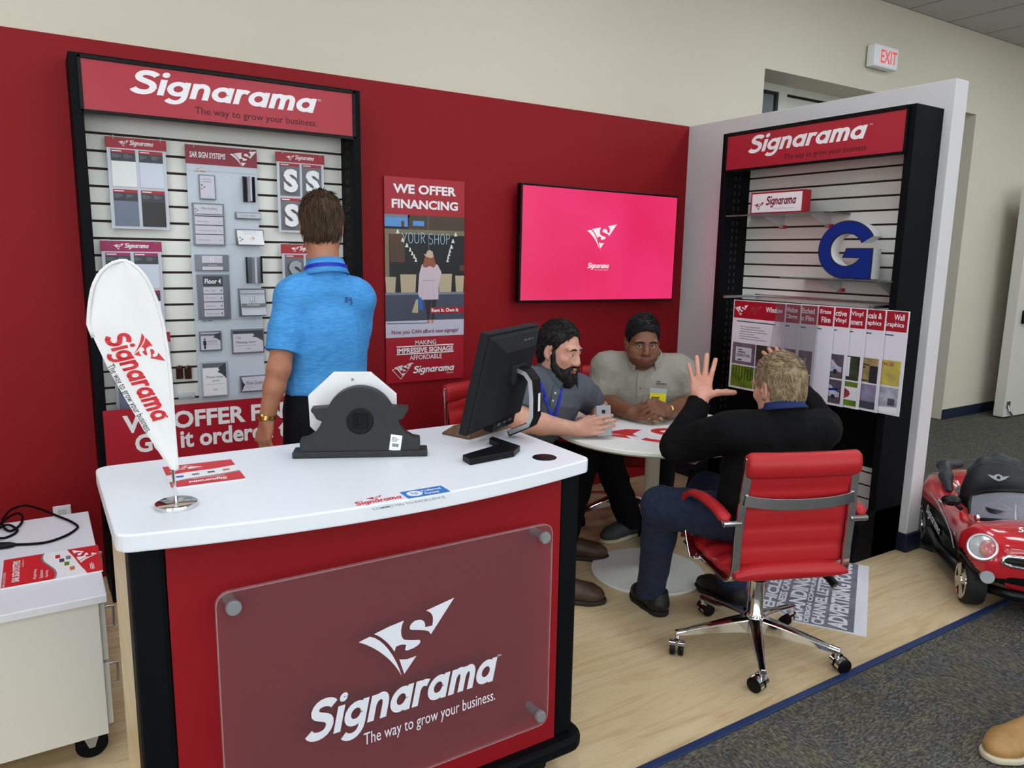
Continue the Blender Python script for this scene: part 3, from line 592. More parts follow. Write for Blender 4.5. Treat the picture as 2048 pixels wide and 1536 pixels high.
b.flat([F_(.48,.31), F_(.57,.31), F_(.555,.21), F_(.545,.14), F_(.52,.14), F_(.5,.22)], z3, 'p_leg'); b.flat([F_(.575,.31), F_(.64,.31), F_(.60,.14), F_(.57,.14)], z3, 'p_leg')
b.flat([F_(.5,.115), F_(.55,.11), F_(.55,.14), F_(.52,.14)], z4, 'p_skin'); b.flat([F_(.565,.11), F_(.595,.11), F_(.60,.14), F_(.57,.14)], z4, 'p_skin')
b.flat([F_(.39,.33), F_(.44,.33), F_(.47,.23), F_(.42,.225)], z4, 'p_blue'); b.flat([F_(.375,.315), F_(.4,.31), F_(.4,.2), F_(.32,.205)], z5, 'p_bag')
b.stroke([F_(.01,.118), F_(.54,.113)], .004, z2, 'p_wall')
b.build('photo_print', None, t)
b = MB(); zz = .0143
a = z7(180, 350); c = z7(1060, 350); put(b, 'WE OFFER', a[0], z7(620, 345)[1], c[0]-a[0], z7(620, 215)[1]-z7(620, 345)[1], zz, 'letter', bold=.035)
a = z7(160, 540); c = z7(1085, 540); put(b, 'FINANCING', a[0], z7(620, 550)[1], c[0]-a[0], z7(620, 425)[1]-z7(620, 550)[1], zz, 'letter', bold=.035)
a = z8(640, 560); c = z8(1070, 468); b.rect(a[0], a[1], PW-a[0]-.002, c[1]-a[1], zz-.0003, 'print_red'); put(b, 'Rent It. Own It', z8(658, 530)[0], z8(800, 536)[1], z8(1000, 500)[0]-z8(658, 500)[0], None, zz, 'letter', bold=.03)
mat('plum', (130,40,80), .5); a = z8(148, 800); c = z8(998, 800); put(b, 'Now you CAN afford new signage!', a[0], z8(570, 820)[1], c[0]-a[0], None, zz, 'plum', bold=.015)
def line8(s, x0, x1, y0, y1, bold): a = z8(x0, (y0+y1)/2); c = z8(x1, (y0+y1)/2); lo = z8((x0+x1)/2, y1)[1]; hi = z8((x0+x1)/2, y0)[1]; put(b, s, a[0], lo, c[0]-a[0], hi-lo, zz, 'letter', bold=bold)
line8('MAKING', 450, 715, 895, 950, .005); line8('IMPRESSIVE SIGNAGE', 218, 935, 985, 1050, .03); line8('AFFORDABLE', 378, 788, 1080, 1140, .005)
for yy in (967, 1062): a = z8(210, yy); c = z8(938, yy-20 if False else yy); b.rect(a[0], z8(575, yy)[1]-.003, c[0]-a[0], .006, zz, 'letter')
a = z8(155, 1400); c = z8(430, 1190); 
logomark(b, a[0]+.012, a[1]+.012, (c[0]-a[0])*.86, (c[0]-a[0])*.86, zz, 'letter'); b.stroke([(a[0], a[1]+.054), (c[0], c[1]), (a[0]+.052, a[1]-.002), (a[0], a[1]+.054)], .0035, zz, 'letter')
a = z8(415, 1300); c = z8(958, 1300); wordmark(b, a[0], z8(690, 1300)[1], c[0]-a[0], .028, zz, 'letter'); put(b, 'Finance', z8(850, 1310)[0], z8(900, 1318)[1], .044, None, zz, 'letter')
b.build('lettering', None, t)

# ================================================================ television
P = Y(1037, 605, -.11); Q = Y(1357, 378, -.11)
t = thing('television', 'large wall-mounted television with a glowing pink screen', 'television', on_back(P.x, 1.270, -.11) @ Matrix.Rotation(math.radians(-.4), 4, 'Z'))
tw, th = Q.x-P.x, .70
MB().slab(0, 0, tw, th, -.045, 0).build('cabinet', 'black_satin', t, bevel=.004)
def screen_mat():
    m = bpy.data.materials.new('screen_pink'); m.use_nodes = True; N = m.node_tree.nodes; L = m.node_tree.links; b_ = N['Principled BSDF']
    b_.inputs['Base Color'].default_value = (.02,.005,.01,1); b_.inputs['Roughness'].default_value = .25
    tc = N.new('ShaderNodeTexCoord'); n = N.new('ShaderNodeTexNoise'); n.inputs['Scale'].default_value = 1.6; n.inputs['Detail'].default_value = 1; L.new(tc.outputs['Object'], n.inputs['Vector'])
    r = N.new('ShaderNodeValToRGB'); e = r.color_ramp.elements; e[0].position = .35; e[0].color = lin((226,40,94)); e[1].position = .7; e[1].color = lin((238,52,116)); L.new(n.outputs['Fac'], r.inputs[0]); L.new(r.outputs[0], b_.inputs['Emission Color']); b_.inputs['Emission Strength'].default_value = SCREEN
    MATS['screen_pink'] = m
SCREEN = 1.0
screen_mat(); mat('screen_white', (20,20,20), .3, emit=(255,246,250), es=.9)
sc_ = MB().slab(.012, .014, tw-.024, th-.027, .0002, .001).build('screen', 'screen_pink', t)
b = MB()
def tvp(u, v): q = Y(u, v, -.111); return q.x-P.x, q.z-1.270
a = tvp(1173, 480); c = tvp(1233, 447); logomark(b, a[0], tvp(1200, 497)[1], c[0]-a[0], c[0]-a[0], .0016, 'screen_white'); b.build('screen_logo', None, sc_); b = MB(); a = tvp(1174, 536); c = tvp(1218, 536); wordmark(b, a[0], a[1]+.004, c[0]-a[0], .022, .0016, 'screen_white'); put(b, 'The way to grow your business.', a[0]+.06, a[1]-.012, .11, .008, .0016, 'screen_white'); b.build('screen_lettering', None, sc_)
b = MB(); b.slab(tw*.32, th*.3, tw*.36, th*.4, -.100, -.045); b.build('wall_mount', 'black', t)

# ================================================================ things on the right-hand unit
XS = -.0225
def rb(u, v, x): q = X(u, v, x); return q.y, q.z
# glass shelves
mat('glass_shelf', (190,214,208), .03, trans=.85, ior=1.45); mat('red_clear', (200,40,60), .2)
def shelf(u0, u1, v, xf, label, zz):
    y0 = X(u0, v, xf).y; y1 = X(u1, v, xf).y; w = y0-y1
    t = thing('glass_shelf', label, 'shelf', on_right(y0, zz, XS), 'glass shelves on the right-hand unit')
    MB().box((0, -.009, .004), (w, 0, -xf+XS)).build('glass_plate', 'glass_shelf', t, bevel=.001)
    for x in (w*.36, w*.82):
        MB().prism([(.0, -.075), (.004, -.009), (.19, -.009), (.03, -.075)], x-.004, x+.004, M=Matrix(((0,0,1,0),(0,1,0,0),(1,0,0,0),(0,0,0,1)))).build('bracket', 'clear', t)
        MB().box((x-.02, -.078, .001), (x+.02, -.058, .012)).build('bracket_foot', 'red_clear', t)
    return zz
zs1 = X(1550, 427, -.24).z; shelf(1452, 1648, 427, -.26, 'upper glass shelf carrying the small red-framed sign', zs1)
zs2 = X(1690, 558, -.24).z; shelf(1560, 1782, 558, -.26, 'lower glass shelf under the blue letter', zs2)
# small lightbox sign
a = rb(1501, 400, -.23); c = rb(1607, 400, -.23); w = a[0]-c[0]; zt = X(1502, 386, -.23).z; h = zt-zs1
t = thing('lightbox_sign', 'small red-framed white sign standing on the upper glass shelf', 'sign', on_right(a[0], zs1+.0005, -.165))
MB().slab(0, 0, w, h, 0, .062).build('frame', 'print_red', t, bevel=.003)
f = MB().slab(.012, .010, w-.024, h-.02, .062, .0635).build('face', 'white', t)
mat('logo_maroon', (120,22,50), .5)
b = MB(); logomark(b, .03, .022, w*.19, w*.19, .064, 'logo_maroon'); wordmark(b, w*.30, h*.40, w*.58, .034, .064, 'logo_maroon'); put(b, 'The way to grow your business.', w*.46, h*.2, w*.38, .007, .064, 'logo_maroon'); b.build('lettering', None, f)
# blue letter G
yc, zc = X(1697, 500, -.23).y, 0
a = rb(1637, 500, -.23); c = rb(1752, 500, -.23); w = a[0]-c[0]; zt = X(1700, 441, -.23).z; h = zt-zs2
t = thing('channel_letter', 'big blue capital G standing on the lower glass shelf', 'letter', on_right(a[0], zs2+.0005, -.15))
mat('g_blue', (14,44,128), .3, spec=.3)
def gpoly(o):
    R1, R2 = .5+o, .275-o; P_ = [(.5+R1*math.cos(math.radians(x)), .5+R1*math.sin(math.radians(x))) for x in range(28, 296, 6)]
    stem = [(.62-o, .03-o), (.66-o, -.0-o), (.955+o, -.0-o), (.955+o, .53+o), (.50-o, .53+o), (.44-o, .36-o), (.70-o, .36-o)]
    inner = [(.5+R2*math.cos(math.radians(x)), .5+R2*math.sin(math.radians(x))) for x in range(330, 20, -6)]
    return P_ + stem + inner
def gsolid(o, z0_, z1_, m, nm, par): b = MB(); b.prism([(x*w, y*h) for x, y in gpoly(o)], z0_, z1_); return b.build(nm, m, par)
gsolid(-.012, 0, .078, 'smp_white', 'return', t); gsolid(.0, .078, .082, 'ink', 'trim_cap', t); gsolid(-.016, .082, .0835, 'g_blue', 'face', t)
# the hanging posters
rt = thing('poster_rail', 'metal rail along the right-hand unit that the graphics posters hang from', 'rail', on_right(-.70, 0, XS))
b = MB(); b.box((.0, 1.325, .002), (1.0, 1.337, .02)); b.box((.02, 1.318, .02), (.035, 1.332, .33)); b.box((.97, 1.318, .02), (.985, 1.332, .33)); b.build('rail', 'steel', rt)
mat('poster_white', (228,226,236), .35, spec=.6)
tops = [(1573,607),(1604,609),(1638,610),(1671,612),(1703,616),(1736,617),(1774,622),(1820,623)]
names = [('Window', ''), ('Window', 'Clings'), ('Etched', 'Glass Film'), ('Dry Erase', 'Film'), ('Reflective', 'Vinyl'), ('Vinyl', 'Banners'), ('Decals &', 'Graphics'), ('Wall', 'Graphics')]
for n_, c, c2 in (('i_grey', (96,84,98), (130,116,126)), ('i_dark', (34,36,30), (74,80,56)), ('i_green', (120,150,40), (50,70,24)), ('i_van', (216,218,232), (150,150,176)), ('i_road', (96,86,96), (70,62,74)), ('i_tan', (176,150,104), (120,96,66)), ('i_yellow', (204,190,80), (160,140,90)), ('i_lilac', (150,140,170), (110,100,130)), ('i_room', (190,194,208), (120,124,140)), ('i_crimson', (150,36,56), (180,80,90))): mat(n_, c, .35, noise=(14, c2, .35, .7))
tt = ['vinyl', 'cling', 'etched', 'erase', 'reflective', 'banner', 'decal', 'wall']
pw_ = .40
for k, ((u, v), (n1, n2)) in enumerate(zip(tops, names)):
    xk = -.352+.0125*k; q = X(u, v, xk); zb_ = 1.312; hb_ = .527
    ww = pw_ if k else X(1468, 604, xk).y-q.y
    lab = 'graphics poster titled %s, %s on the poster rail' % ((n1+' '+n2).strip(), ['leftmost', 'second', 'third', 'fourth', 'fifth', 'sixth', 'second from the right', 'rightmost'][k])
    t = thing('graphics_poster', lab, 'poster', on_right(q.y+ww, zb_-hb_, xk), 'graphics posters on the rail')
    MB().slab(0, 0, ww, hb_, -.004, 0).build('sheet', 'poster_white', t)
    b = MB(); hd = .105; e = .0004; b.rect(.006, hb_-hd, ww-.012, hd-.004, e, 'print_red'); logomark(b, .01, hb_-hd+.012, .1, .1, e*2, 'letter' if k == 0 else 'letter')
    if k == 0:
        logomark(b, .12, hb_-hd+.02, .09, .09, e*2, 'i_crimson'); put(b, n1, ww-.135, hb_-.058, .115, .03, e*2, 'letter', bold=.02)
    else:
        w1 = .0135*len(n1); w2 = .0135*len(n2); put(b, n1, ww-.022-w1, hb_-.048, w1, .03, e*2, 'letter', bold=.02); put(b, n2, ww-.022-w2, hb_-.088, w2, .03, e*2, 'letter', bold=.02)
    b.rect(.03, hb_-hd-.022, ww*.75, .006, e, 'charcoal'); greek(b, .06, .30, ww*.62, .085, 6, e, 'grey_print', k, .3)
    ims = [('i_grey','i_dark','i_green','i_dark'), ('i_grey','i_grey','i_grey','i_grey'), ('i_grey','i_grey','i_room','i_grey'), ('poster_white',)*4, ('i_road','i_road','i_road','i_road'), ('i_dark','i_dark','i_green','i_green'), ('i_tan','i_tan','i_lilac','i_lilac'), ('i_yellow','i_yellow','i_room','i_room')][k]
    iw = (ww-.036)/2; ih = .128
    for j, im in enumerate(ims):
        x = .014+(j % 2)*(iw+.006); y = .012+(1-j//2)*(ih+.008); b.rect(x, y, iw, ih, e, im); s = e*2
        if k == 0 and j == 0: b.rect(x+iw*.15, y+ih*.15, iw*.7, ih*.65, s, 'lilac'); put(b, 'ESSENTIAL', x+iw*.2, y+ih*.36, iw*.6, ih*.14, s*1.5, 'charcoal', bold=.02); greek(b, x+iw*.25, y+ih*.55, iw*.5, ih*.2, 2, s*1.5, 'charcoal', 3); greek(b, x+iw*.25, y+ih*.18, iw*.5, ih*.12, 1, s*1.5, 'charcoal', 4)
        if k == 0 and j == 1: b.rect(x, y, iw, ih*.3, s, 'i_road'); b.flat([(x+iw*.1, y+ih*.3), (x+iw*.5, y+ih*.3), (x+iw*.4, y+ih*.42), (x+iw*.2, y+ih*.42)], s*1.5, 'i_crimson'); b.rect(x+iw*.3, y+ih*.42, iw*.2, ih*.1, s*1.6, 'i_van')
        if k == 0 and j == 2:
            for i in range(7): b.rect(x+iw*(.08+.13*i), y+ih*.35, iw*.03, ih*.6, s, 'i_dark')
        if k in (1, 2) and j in (1, 0): b.rect(x+iw*.2, y+ih*.1, iw*.6, ih*.6, s, 'i_room'); put(b, 'BUSINESS', x+iw*.25, y+ih*.6, iw*.5, ih*.12, s*1.5, 'ink', bold=.03)
        if k == 4 and j % 2: # white van
            yv = y+ih*.28; b.flat([(x+iw*.05, yv), (x+iw*.95, yv), (x+iw*.95, yv+ih*.2), (x+iw*.8, yv+ih*.26), (x+iw*.65, yv+ih*.48), (x+iw*.05, yv+ih*.48)], s, 'i_van'); b.flat([(x+iw*.1, yv+ih*.28), (x+iw*.62, yv+ih*.28), (x+iw*.58, yv+ih*.44), (x+iw*.1, yv+ih*.44)], s*1.5, 'charcoal')
            for cx in (.25, .75): b.flat([(x+iw*cx+.013*math.cos(a*.5236), yv+.013*math.sin(a*.5236)) for a in range(12)], s*1.6, 'ink')
            if j == 3: b.flat([(x+iw*.1, yv+ih*.12), (x+iw*.9, yv+ih*.3), (x+iw*.9, yv+ih*.4), (x+iw*.1, yv+ih*.22)], s*1.7, 'g_blue')
        if k == 5 and j == 1: b.rect(x+iw*.1, y+ih*.15, iw*.6, ih*.8, s, 'poster_white'); b.flat([(x+iw*(.2+.14*math.cos(a*.5236)), y+ih*(.12+.1*math.sin(a*.5236))) for a in range(12)], s*1.6, 'i_green')
        if k == 5 and j == 3: b.rect(x, y+ih*.24, iw, ih*.55, s, 'poster_white'); b.flat([(x+iw*(.45+.34*math.cos(a*.5236)), y+ih*(.5+.24*math.sin(a*.5236))) for a in range(12)], s*1.6, 'i_crimson')
        if k == 6 and j == 1: greek(b, x+iw*.1, y+ih*.05, iw*.7, ih*.85, 8, s, 'ink', 11, .6); b.rect(x+iw*.75, y, iw*.25, ih*.7, s*1.4, 'ink')
        if k == 6 and j == 3: b.flat([(x+iw*.1, y+ih*.4), (x+iw*.5, y+ih*.35), (x+iw*.4, y+ih*.65), (x+iw*.2, y+ih*.7)], s, 'magenta'); b.rect(x, y, iw, ih*.3, s*1.2, 'charcoal')
        if k == 7 and j == 1: put(b, 'SERVICE', x+iw*.05, y+ih*.78, iw*.75, ih*.13, s, 'i_crimson', bold=.03); greek(b, x+iw*.3, y+ih*.05, iw*.5, ih*.66, 7, s, 'i_yellow', 2, .7)
        if k == 7 and j == 3: b.flat([(x+iw*.3, y+ih*.15), (x+iw, y+ih*.25), (x+iw, y), (x+iw*.5, y)], s, 'white'); b.rect(x+iw*.72, y+ih*.28, iw*.2, ih*.28, s, 'i_road'); b.rect(x, y, iw*.25, ih*.4, s, 'g_blue')
    b.build('print', None, t)
mat('tint_film', (96,88,96), .12, alpha=.42, spec=.7)
xk = -.368; A_ = X(1560, 600, xk).y; B_ = X(1640, 600, xk).y
t = thing('film_sample', 'smoky see-through window film curling away from the leftmost graphics posters', 'film sample', on_right(A_, .80, xk))
b = MB(); ws = A_-B_; n = 10; vs = []
for i in range(13):
    v_ = i/12; y = .02+.49*v_; off = -.02+.055*math.sin(v_*2.6)*(1 if v_ < .95 else .9)
    for j in range(n+1):
        s_ = j/n; c_ = max(0, 1-s_*2.4); vs.append((ws*s_+ (off*.6 - .03*v_)*c_, y, .002+.06*c_*c_*math.sin(PI*min(1, v_*1.1))))
b.add(vs, [(i*(n+1)+j, i*(n+1)+j+1, (i+1)*(n+1)+j+1, (i+1)*(n+1)+j) for i in range(12) for j in range(n)]); b.build('film', 'tint_film', t, smooth=180)
# ================================================================ reception counter
mat('alu_soft', (164,166,170), .3, metal=.5)
HC = 1.0; CX0, CX1, CYB, CYF, BUL = -3.788, -2.612, -1.765, -2.325, .065
t = thing('reception_counter', 'white-topped red reception counter with frosted name panel', 'counter', ((CX0+CX1)/2, -2.05, 0))
def cpoly(o=0, r=.035):
    x0, x1, yb, yf = CX0+o, CX1-o, CYB-o, CYF+o
    P_ = arc(x0+r, yb-r, r, r, 90, 180, 4) + arc(x0+r, yf+r, r, r, 180, 262, 5)
    n = 22
    for i in range(1, n): s = i/n; P_.append((x0+r+(x1-x0-2*r)*s, yf-BUL*(1-(2*s-1)**2)))
    return P_ + arc(x1-r, yf+r, r, r, 278, 360, 5) + arc(x1-r, yb-r, r, r, 0, 90, 4)
top = MB().prism(cpoly(), HC-.038, HC).build('worktop', 'worktop', t, bevel=.004, W=True)
YP = -2.285; zb = .15
mat('maple', (222,204,164), .4, noise=(3, (206,184,140), .35, .7, (1,1,6)))
b = MB(); b.box((-3.697, YP+.004, zb), (-2.686, YP+.03, HC-.038)); b.build('front_panel', 'red_wall', t, W=True)
for x0, x1 in ((-3.765, -3.697), (-2.686, -2.622)):
    b = MB(); b.box((x0, YP, zb), (x1, YP+.10, HC-.038)); b.build('corner_post', 'black', t, bevel=.012, W=True)
MB().box((-3.762, -1.772, zb), (-3.742, YP+.10, HC-.038)).build('side_panel', 'maple', t, W=True)
MB().box((-2.645, -1.80, zb), (-2.625, YP+.10, HC-.038)).build('side_panel', 'maple', t, W=True)
b = MB(); b.box((-3.742, -2.18, .55), (-2.645, -1.82, .568)); b.build('inner_shelf', 'maple', t, W=True)
b = MB(); q = arc(-3.73, -2.27, .055, .055, 180, 270, 5)+arc(-2.645, -2.265, .055, .055, 270, 360, 5)+[(-2.59, -1.80), (-3.785, -1.80)]; b.prism(q, zb-.045, zb); b.build('base_plate', 'black', t, bevel=.012, W=True)
for x, y in ((-3.70, -2.2), (-2.70, -2.2), (-3.70, -1.87), (-2.70, -1.87)):
    b = MB(); b.cyl((x-.014, y, .045), (x+.014, y, .045), .045, n=24); b.box((x-.022, y-.02, .05), (x+.022, y+.03, zb-.045)); b.build('castor', 'black', t, smooth=40, W=True)
# frosted name panel on stand-offs
def fp(u, v, y=-2.335): q = Y(u, v, y); return q.x, q.z
mat('acrylic', (112,100,104), .3, alpha=.20, spec=.2); mat('acrylic_edge', (230,200,204), .2, alpha=.32)
x0, x1, z0, z1 = fp(430, 1205)[0], fp(1106, 1050)[0], fp(1095, 1446)[1], fp(1106, 1045)[1]
def rr(x0, x1, z0, z1, r): return arc(x0+r, z1-r, r, r, 90, 180, 6)+arc(x0+r, z0+r, r, r, 180, 270, 6)+arc(x1-r, z0+r, r, r, 270, 360, 6)+arc(x1-r, z1-r, r, r, 0, 90, 6)
MF = Matrix(((1,0,0,0),(0,0,-1,0),(0,1,0,0),(0,0,0,1)))
ap = MB(MF).prism(rr(x0, x1, z0, z1, .03), 2.327, 2.335).build('acrylic_panel', 'acrylic', t, W=True)
b = MB(MF); o, i_ = rr(x0, x1, z0, z1, .03), rr(x0+.0022, x1-.0022, z0+.0022, z1-.0022, .028); n = len(o)
b.add([(p_[0], p_[1], 2.3356) for p_ in o]+[(p_[0], p_[1], 2.3356) for p_ in i_]+[(p_[0], p_[1], 2.326) for p_ in o], [(k, (k+1) % n, n+(k+1) % n, n+k) for k in range(n)]+[(k, 2*n+k, 2*n+(k+1) % n, (k+1) % n) for k in range(n)]); b.build('panel_edge', 'acrylic_edge', ap, W=True)
for x, z in ((x0+.035, z1-.035), (x1-.03, z1-.035), (x1-.03, z0+.035), (x0+.035, z0+.035)):
    b = MB(); b.cyl((x, YP+.004, z), (x, -2.327, z), .012, n=20); b.cyl((x, -2.335, z), (x, -2.345, z), .0165, n=24); b.cyl((x, -2.345, z), (x, -2.349, z), .014, n=24); b.build('standoff', 'alu_soft', t, smooth=40, W=True)
mat('letter_cut', (226,228,236), .4)
b = MB(MF); L0 = fp(717, 1288); L1 = fp(908, 1190); lw = L1[0]-L0[0]; zlo = fp(800, 1352)[1]
logomark(b, L0[0], zlo, lw, lw, 2.3365, 'letter_cut')
A_ = fp(606, 1467); B_ = fp(1000, 1356); bl = fp(880, 1396)[1]; wordmark(b, A_[0], bl, B_[0]-A_[0], .066, 2.3365, 'letter_cut')
A_ = fp(727, 1455); B_ = fp(990, 1378); put(b, 'The way to grow your business.', A_[0], bl-.068, B_[0]-A_[0], .042, 2.3365, 'letter_cut'); put(b, 'TM', fp(990, 1312)[0]+.006, bl+.064, .012, None, 2.3365, 'letter_cut')
b.build('lettering', None, ap, W=True)
# worktop decals, cable grommet
mat('logo_red', (206,38,48), .4); mat('badge_blue', (30,120,200), .4); mat('teal_ink', (70,110,110), .5)
b = MB(); zt = HC+.0004
A_ = Z(712, 1012, HC); B_ = Z(812, 998, HC); wordmark(b, A_.x, A_.y, B_.x-A_.x, .017, zt, 'logo_red'); C_ = Z(738, 1003, HC); E_ = Z(768, 993, HC); logomark(b, C_.x, C_.y, E_.x-C_.x, (E_.x-C_.x), zt, 'logo_red')
A_ = Z(747, 1021, HC); B_ = Z(890, 994, HC); put(b, 'COMMITTED TO EXCELLENCE', A_.x, (A_.y+B_.y)/2-.003, B_.x-A_.x, .013, zt, 'teal_ink', bold=.012); put(b, 'The way to grow your business.', Z(752, 1008, HC).x, Z(752, 1010, HC).y-.002, .05, .004, zt, 'teal_ink')
A_ = Z(812, 994, HC); B_ = Z(900, 982, HC); b.rect(A_.x, A_.y-.014, B_.x-A_.x, .052, zt, 'badge_blue'); x, y, w = A_.x, A_.y-.014, B_.x-A_.x
b.flat([(x+w*.25+.019*math.cos(a*.39), y+.026+.019*math.sin(a*.39)) for a in range(16)], zt+.0003, 'letter'); put(b, 'hp', x+w*.17, y+.014, w*.16, .024, zt+.0006, 'badge_blue', shear=.2); put(b, 'Preferred', x+w*.45, y+.028, w*.46, .014, zt+.0003, 'letter', bold=.02); put(b, 'Partner', x+w*.45, y+.008, w*.34, .014, zt+.0003, 'letter', bold=.02)
b.build('decal', None, top, W=True)
P = Z(1089, 915, HC); b = MB(); b.lathe([(.001, .003), (.028, .003), (.034, .001), (.034, 0)], (P.x, P.y, HC), 28); b.build('cable_grommet', 'black_satin', t, W=True, smooth=40)
mat('grommet_slot', (8,6,8), .8); MB().box((P.x+.008, P.y-.012, HC+.003), (P.x+.026, P.y+.004, HC+.0036)).build('grommet_slot', 'grommet_slot', t, W=True)

# ---------------------------------------------------------------- teardrop flag
P = Z(353, 1012, HC); t = thing('teardrop_flag', 'white teardrop table flag on a round chrome base on the counter', 'flag', frame((P.x, P.y, HC), (1,0,0), (0,0,1), (0,-1,0)))
def ff(u, v): q = Y(u, v, P.y); return q.x-P.x, q.z-HC
b = MB(); b.lathe([(.001, .012), (.038, .0115), (.043, .009), (.044, .004), (.044, 0)][::-1], (0, 0, 0), 36, axis='y'); b.build('base', 'chrome', t, smooth=40)
MB().tube([(0, .011, 0), (-.001, .03, 0), (-.003, .10, 0)], .0035, 10).build('pole', 'chrome', t, smooth=60)
lf = [ff(*q) for q in [(340,938),(320,908),(285,855),(250,797),(215,735),(188,678),(176,650),(178,615),(183,582),(189,564),(197,549),(208,537),(220,528.5),(230,523.5),(240,521.5)]]
rg = [ff(*q) for q in [(354,938),(351,900),(347,850),(344,800),(340,745),(334,700),(326,650),(316,610),(302,575),(292,556),(281,542),(269,531),(260,525),(251,521.5)]]
def resamp(P_, n):
    d = [0]
    for i in range(1, len(P_)): d.append(d[-1]+math.dist(P_[i-1], P_[i]))
    out = []
    for k in range(n+1):
        s = d[-1]*k/n; i = max(j for j in range(len(d)) if d[j] <= s+1e-9); i = min(i, len(P_)-2); u_ = (s-d[i])/(d[i+1]-d[i]); out.append((P_[i][0]+(P_[i+1][0]-P_[i][0])*u_, P_[i][1]+(P_[i+1][1]-P_[i][1])*u_))
    return out
n, m_ = 36, 16; Lr, Rr_ = resamp(lf, n), resamp(rg, n); FG = {}
def fz(i, s): v_ = i/n; return .006*math.sin(PI*s)*(1-.3*v_) + .004*math.sin(s*7+v_*9)*s*(1-s)*3 + .003*math.sin(v_*14-s*5)*(1-s)*v_
vs = []
for i in range(n+1):
    for j in range(m_+1): s = j/m_; vs.append((Lr[i][0]*(1-s)+Rr_[i][0]*s, Lr[i][1]*(1-s)+Rr_[i][1]*s, fz(i, s)+.002))
vs += [(x, y, z-.0022) for x, y, z in vs]; N_ = (n+1)*(m_+1)
fs = []
for i in range(n):
    for j in range(m_): a = i*(m_+1)+j; fs += [(a, a+1, a+m_+2, a+m_+1), (N_+a+m_+1, N_+a+m_+2, N_+a+1, N_+a)]
mat('flag_cloth', (236,236,236), .6, bump=(25,.25,(1,1,1)))
fl = MB().add(vs, fs).build('flag_cloth', 'flag_cloth', t, smooth=180)
b = MB(); b.tube([(x, y, .003) for x, y in [(a_, b_) for a_, b_ in Rr_]]+[(x, y, .003) for x, y in Lr[::-1][:14]], .0038, 8); b.build('hem', 'flag_cloth', t, smooth=180)
# lettering laid on the cloth
def cloth_z(x, y):
    best = min(range(n+1), key=lambda i: abs(Lr[i][1]*.5+Rr_[i][1]*.5-y)); l, r_ = Lr[best][0], Rr_[best][0]; s = min(1, max(0, (x-l)/max(r_-l, 1e-5))); return fz(best, s)+.002
def lay(q, M): return [((M @ Vector((p_[0], p_[1], 0))).xy.to_tuple()+(cloth_z(*(M @ Vector((p_[0], p_[1], 0))).xy)+.0012+p_[2],)) for p_ in q.v]
A_ = ff(206, 672); B_ = ff(310, 850); ang = math.atan2(B_[1]-A_[1], B_[0]-A_[0]); ln = math.dist(A_, B_)
Mx = Matrix.Translation((A_[0], A_[1], 0)) @ Matrix.Rotation(ang, 4, 'Z')
b = MB(); q = MB(); wordmark(q, 0, 0, ln, .030, 0); b.add(lay(q, Mx), q.f, 'logo_red')
q = MB(); put(q, 'The way to grow your business.', ln*.27, -.026, ln*.76, .017, 0); b.add(lay(q, Mx), q.f, 'ink')
q = MB(); logomark(q, ln*.12, ln*.15, ln*.34, ln*.34, 0); b.add(lay(q, Mx), q.f, 'logo_red'); b.build('lettering', None, fl)

# ---------------------------------------------------------------- brochure on the counter
def paper(name, label, O, Xp, Yp, z, th=.003, group=None):
    xd = (Xp-O); w = xd.length; xd.normalize(); yd = (Yp-O); yd = yd-xd*yd.dot(xd); h = yd.length; yd.normalize()
    return thing(name, label, 'brochure', frame((O.x, O.y, z), xd, yd, (0,0,1)), group), w, h
t, w, h = paper('brochure', 'red and white brochure lying on the counter beside the chrome flag base', Z(462,921,HC), Z(325,937,HC), Z(510,957,HC), HC+.0003)
def wave(x, y0, y1, w, k, n=10): return [(x+w*i/n, y0+(y1-y0)*(3*(i/n)**2-2*(i/n)**3)+k*math.sin(PI*2*i/n)) for i in range(n+1)]
def brochure_print(t, w, h, s1, s2):
    o = MB().slab(0, 0, w, h, 0, .003).build('cover', 'white', t); b = MB(); e = .0034
    b.flat([(0, h*.62), (0, h), (w, h), (w, h*.78)]+wave(0, h*.62, h*.78, w, h*.03)[::-1][1:-1], e, 'logo_red'); b.flat([(0, 0)]+[(w, 0), (w, h*.44)]+wave(0, h*.30, h*.44, w, h*.03)[::-1][1:], e, 'logo_red')
    b.stroke(wave(0, h*.60, h*.76, w, h*.03), h*.02, e*1.1, 'grey_print'); wordmark(b, w*.22, h*.82, w*.55, h*.07, e*1.2, 'letter'); put(b, s1, w*.24, h*.71, w*.46, h*.05, e*1.2, 'letter'); logomark(b, w*.45, h*.06, w*.5, w*.4, e*1.2, 'letter')
    for x, c in ((.12, 'orange'), (.34, 'charcoal'), (.56, 'grey_print'), (.78, 'p_blue')): b.rect(w*x, h*(.44+.1*x), w*.1, h*.07, e*1.1, c)
    b.build('print', None, o)
brochure_print(t, w, h, 'Wayfinding Solutions', '')
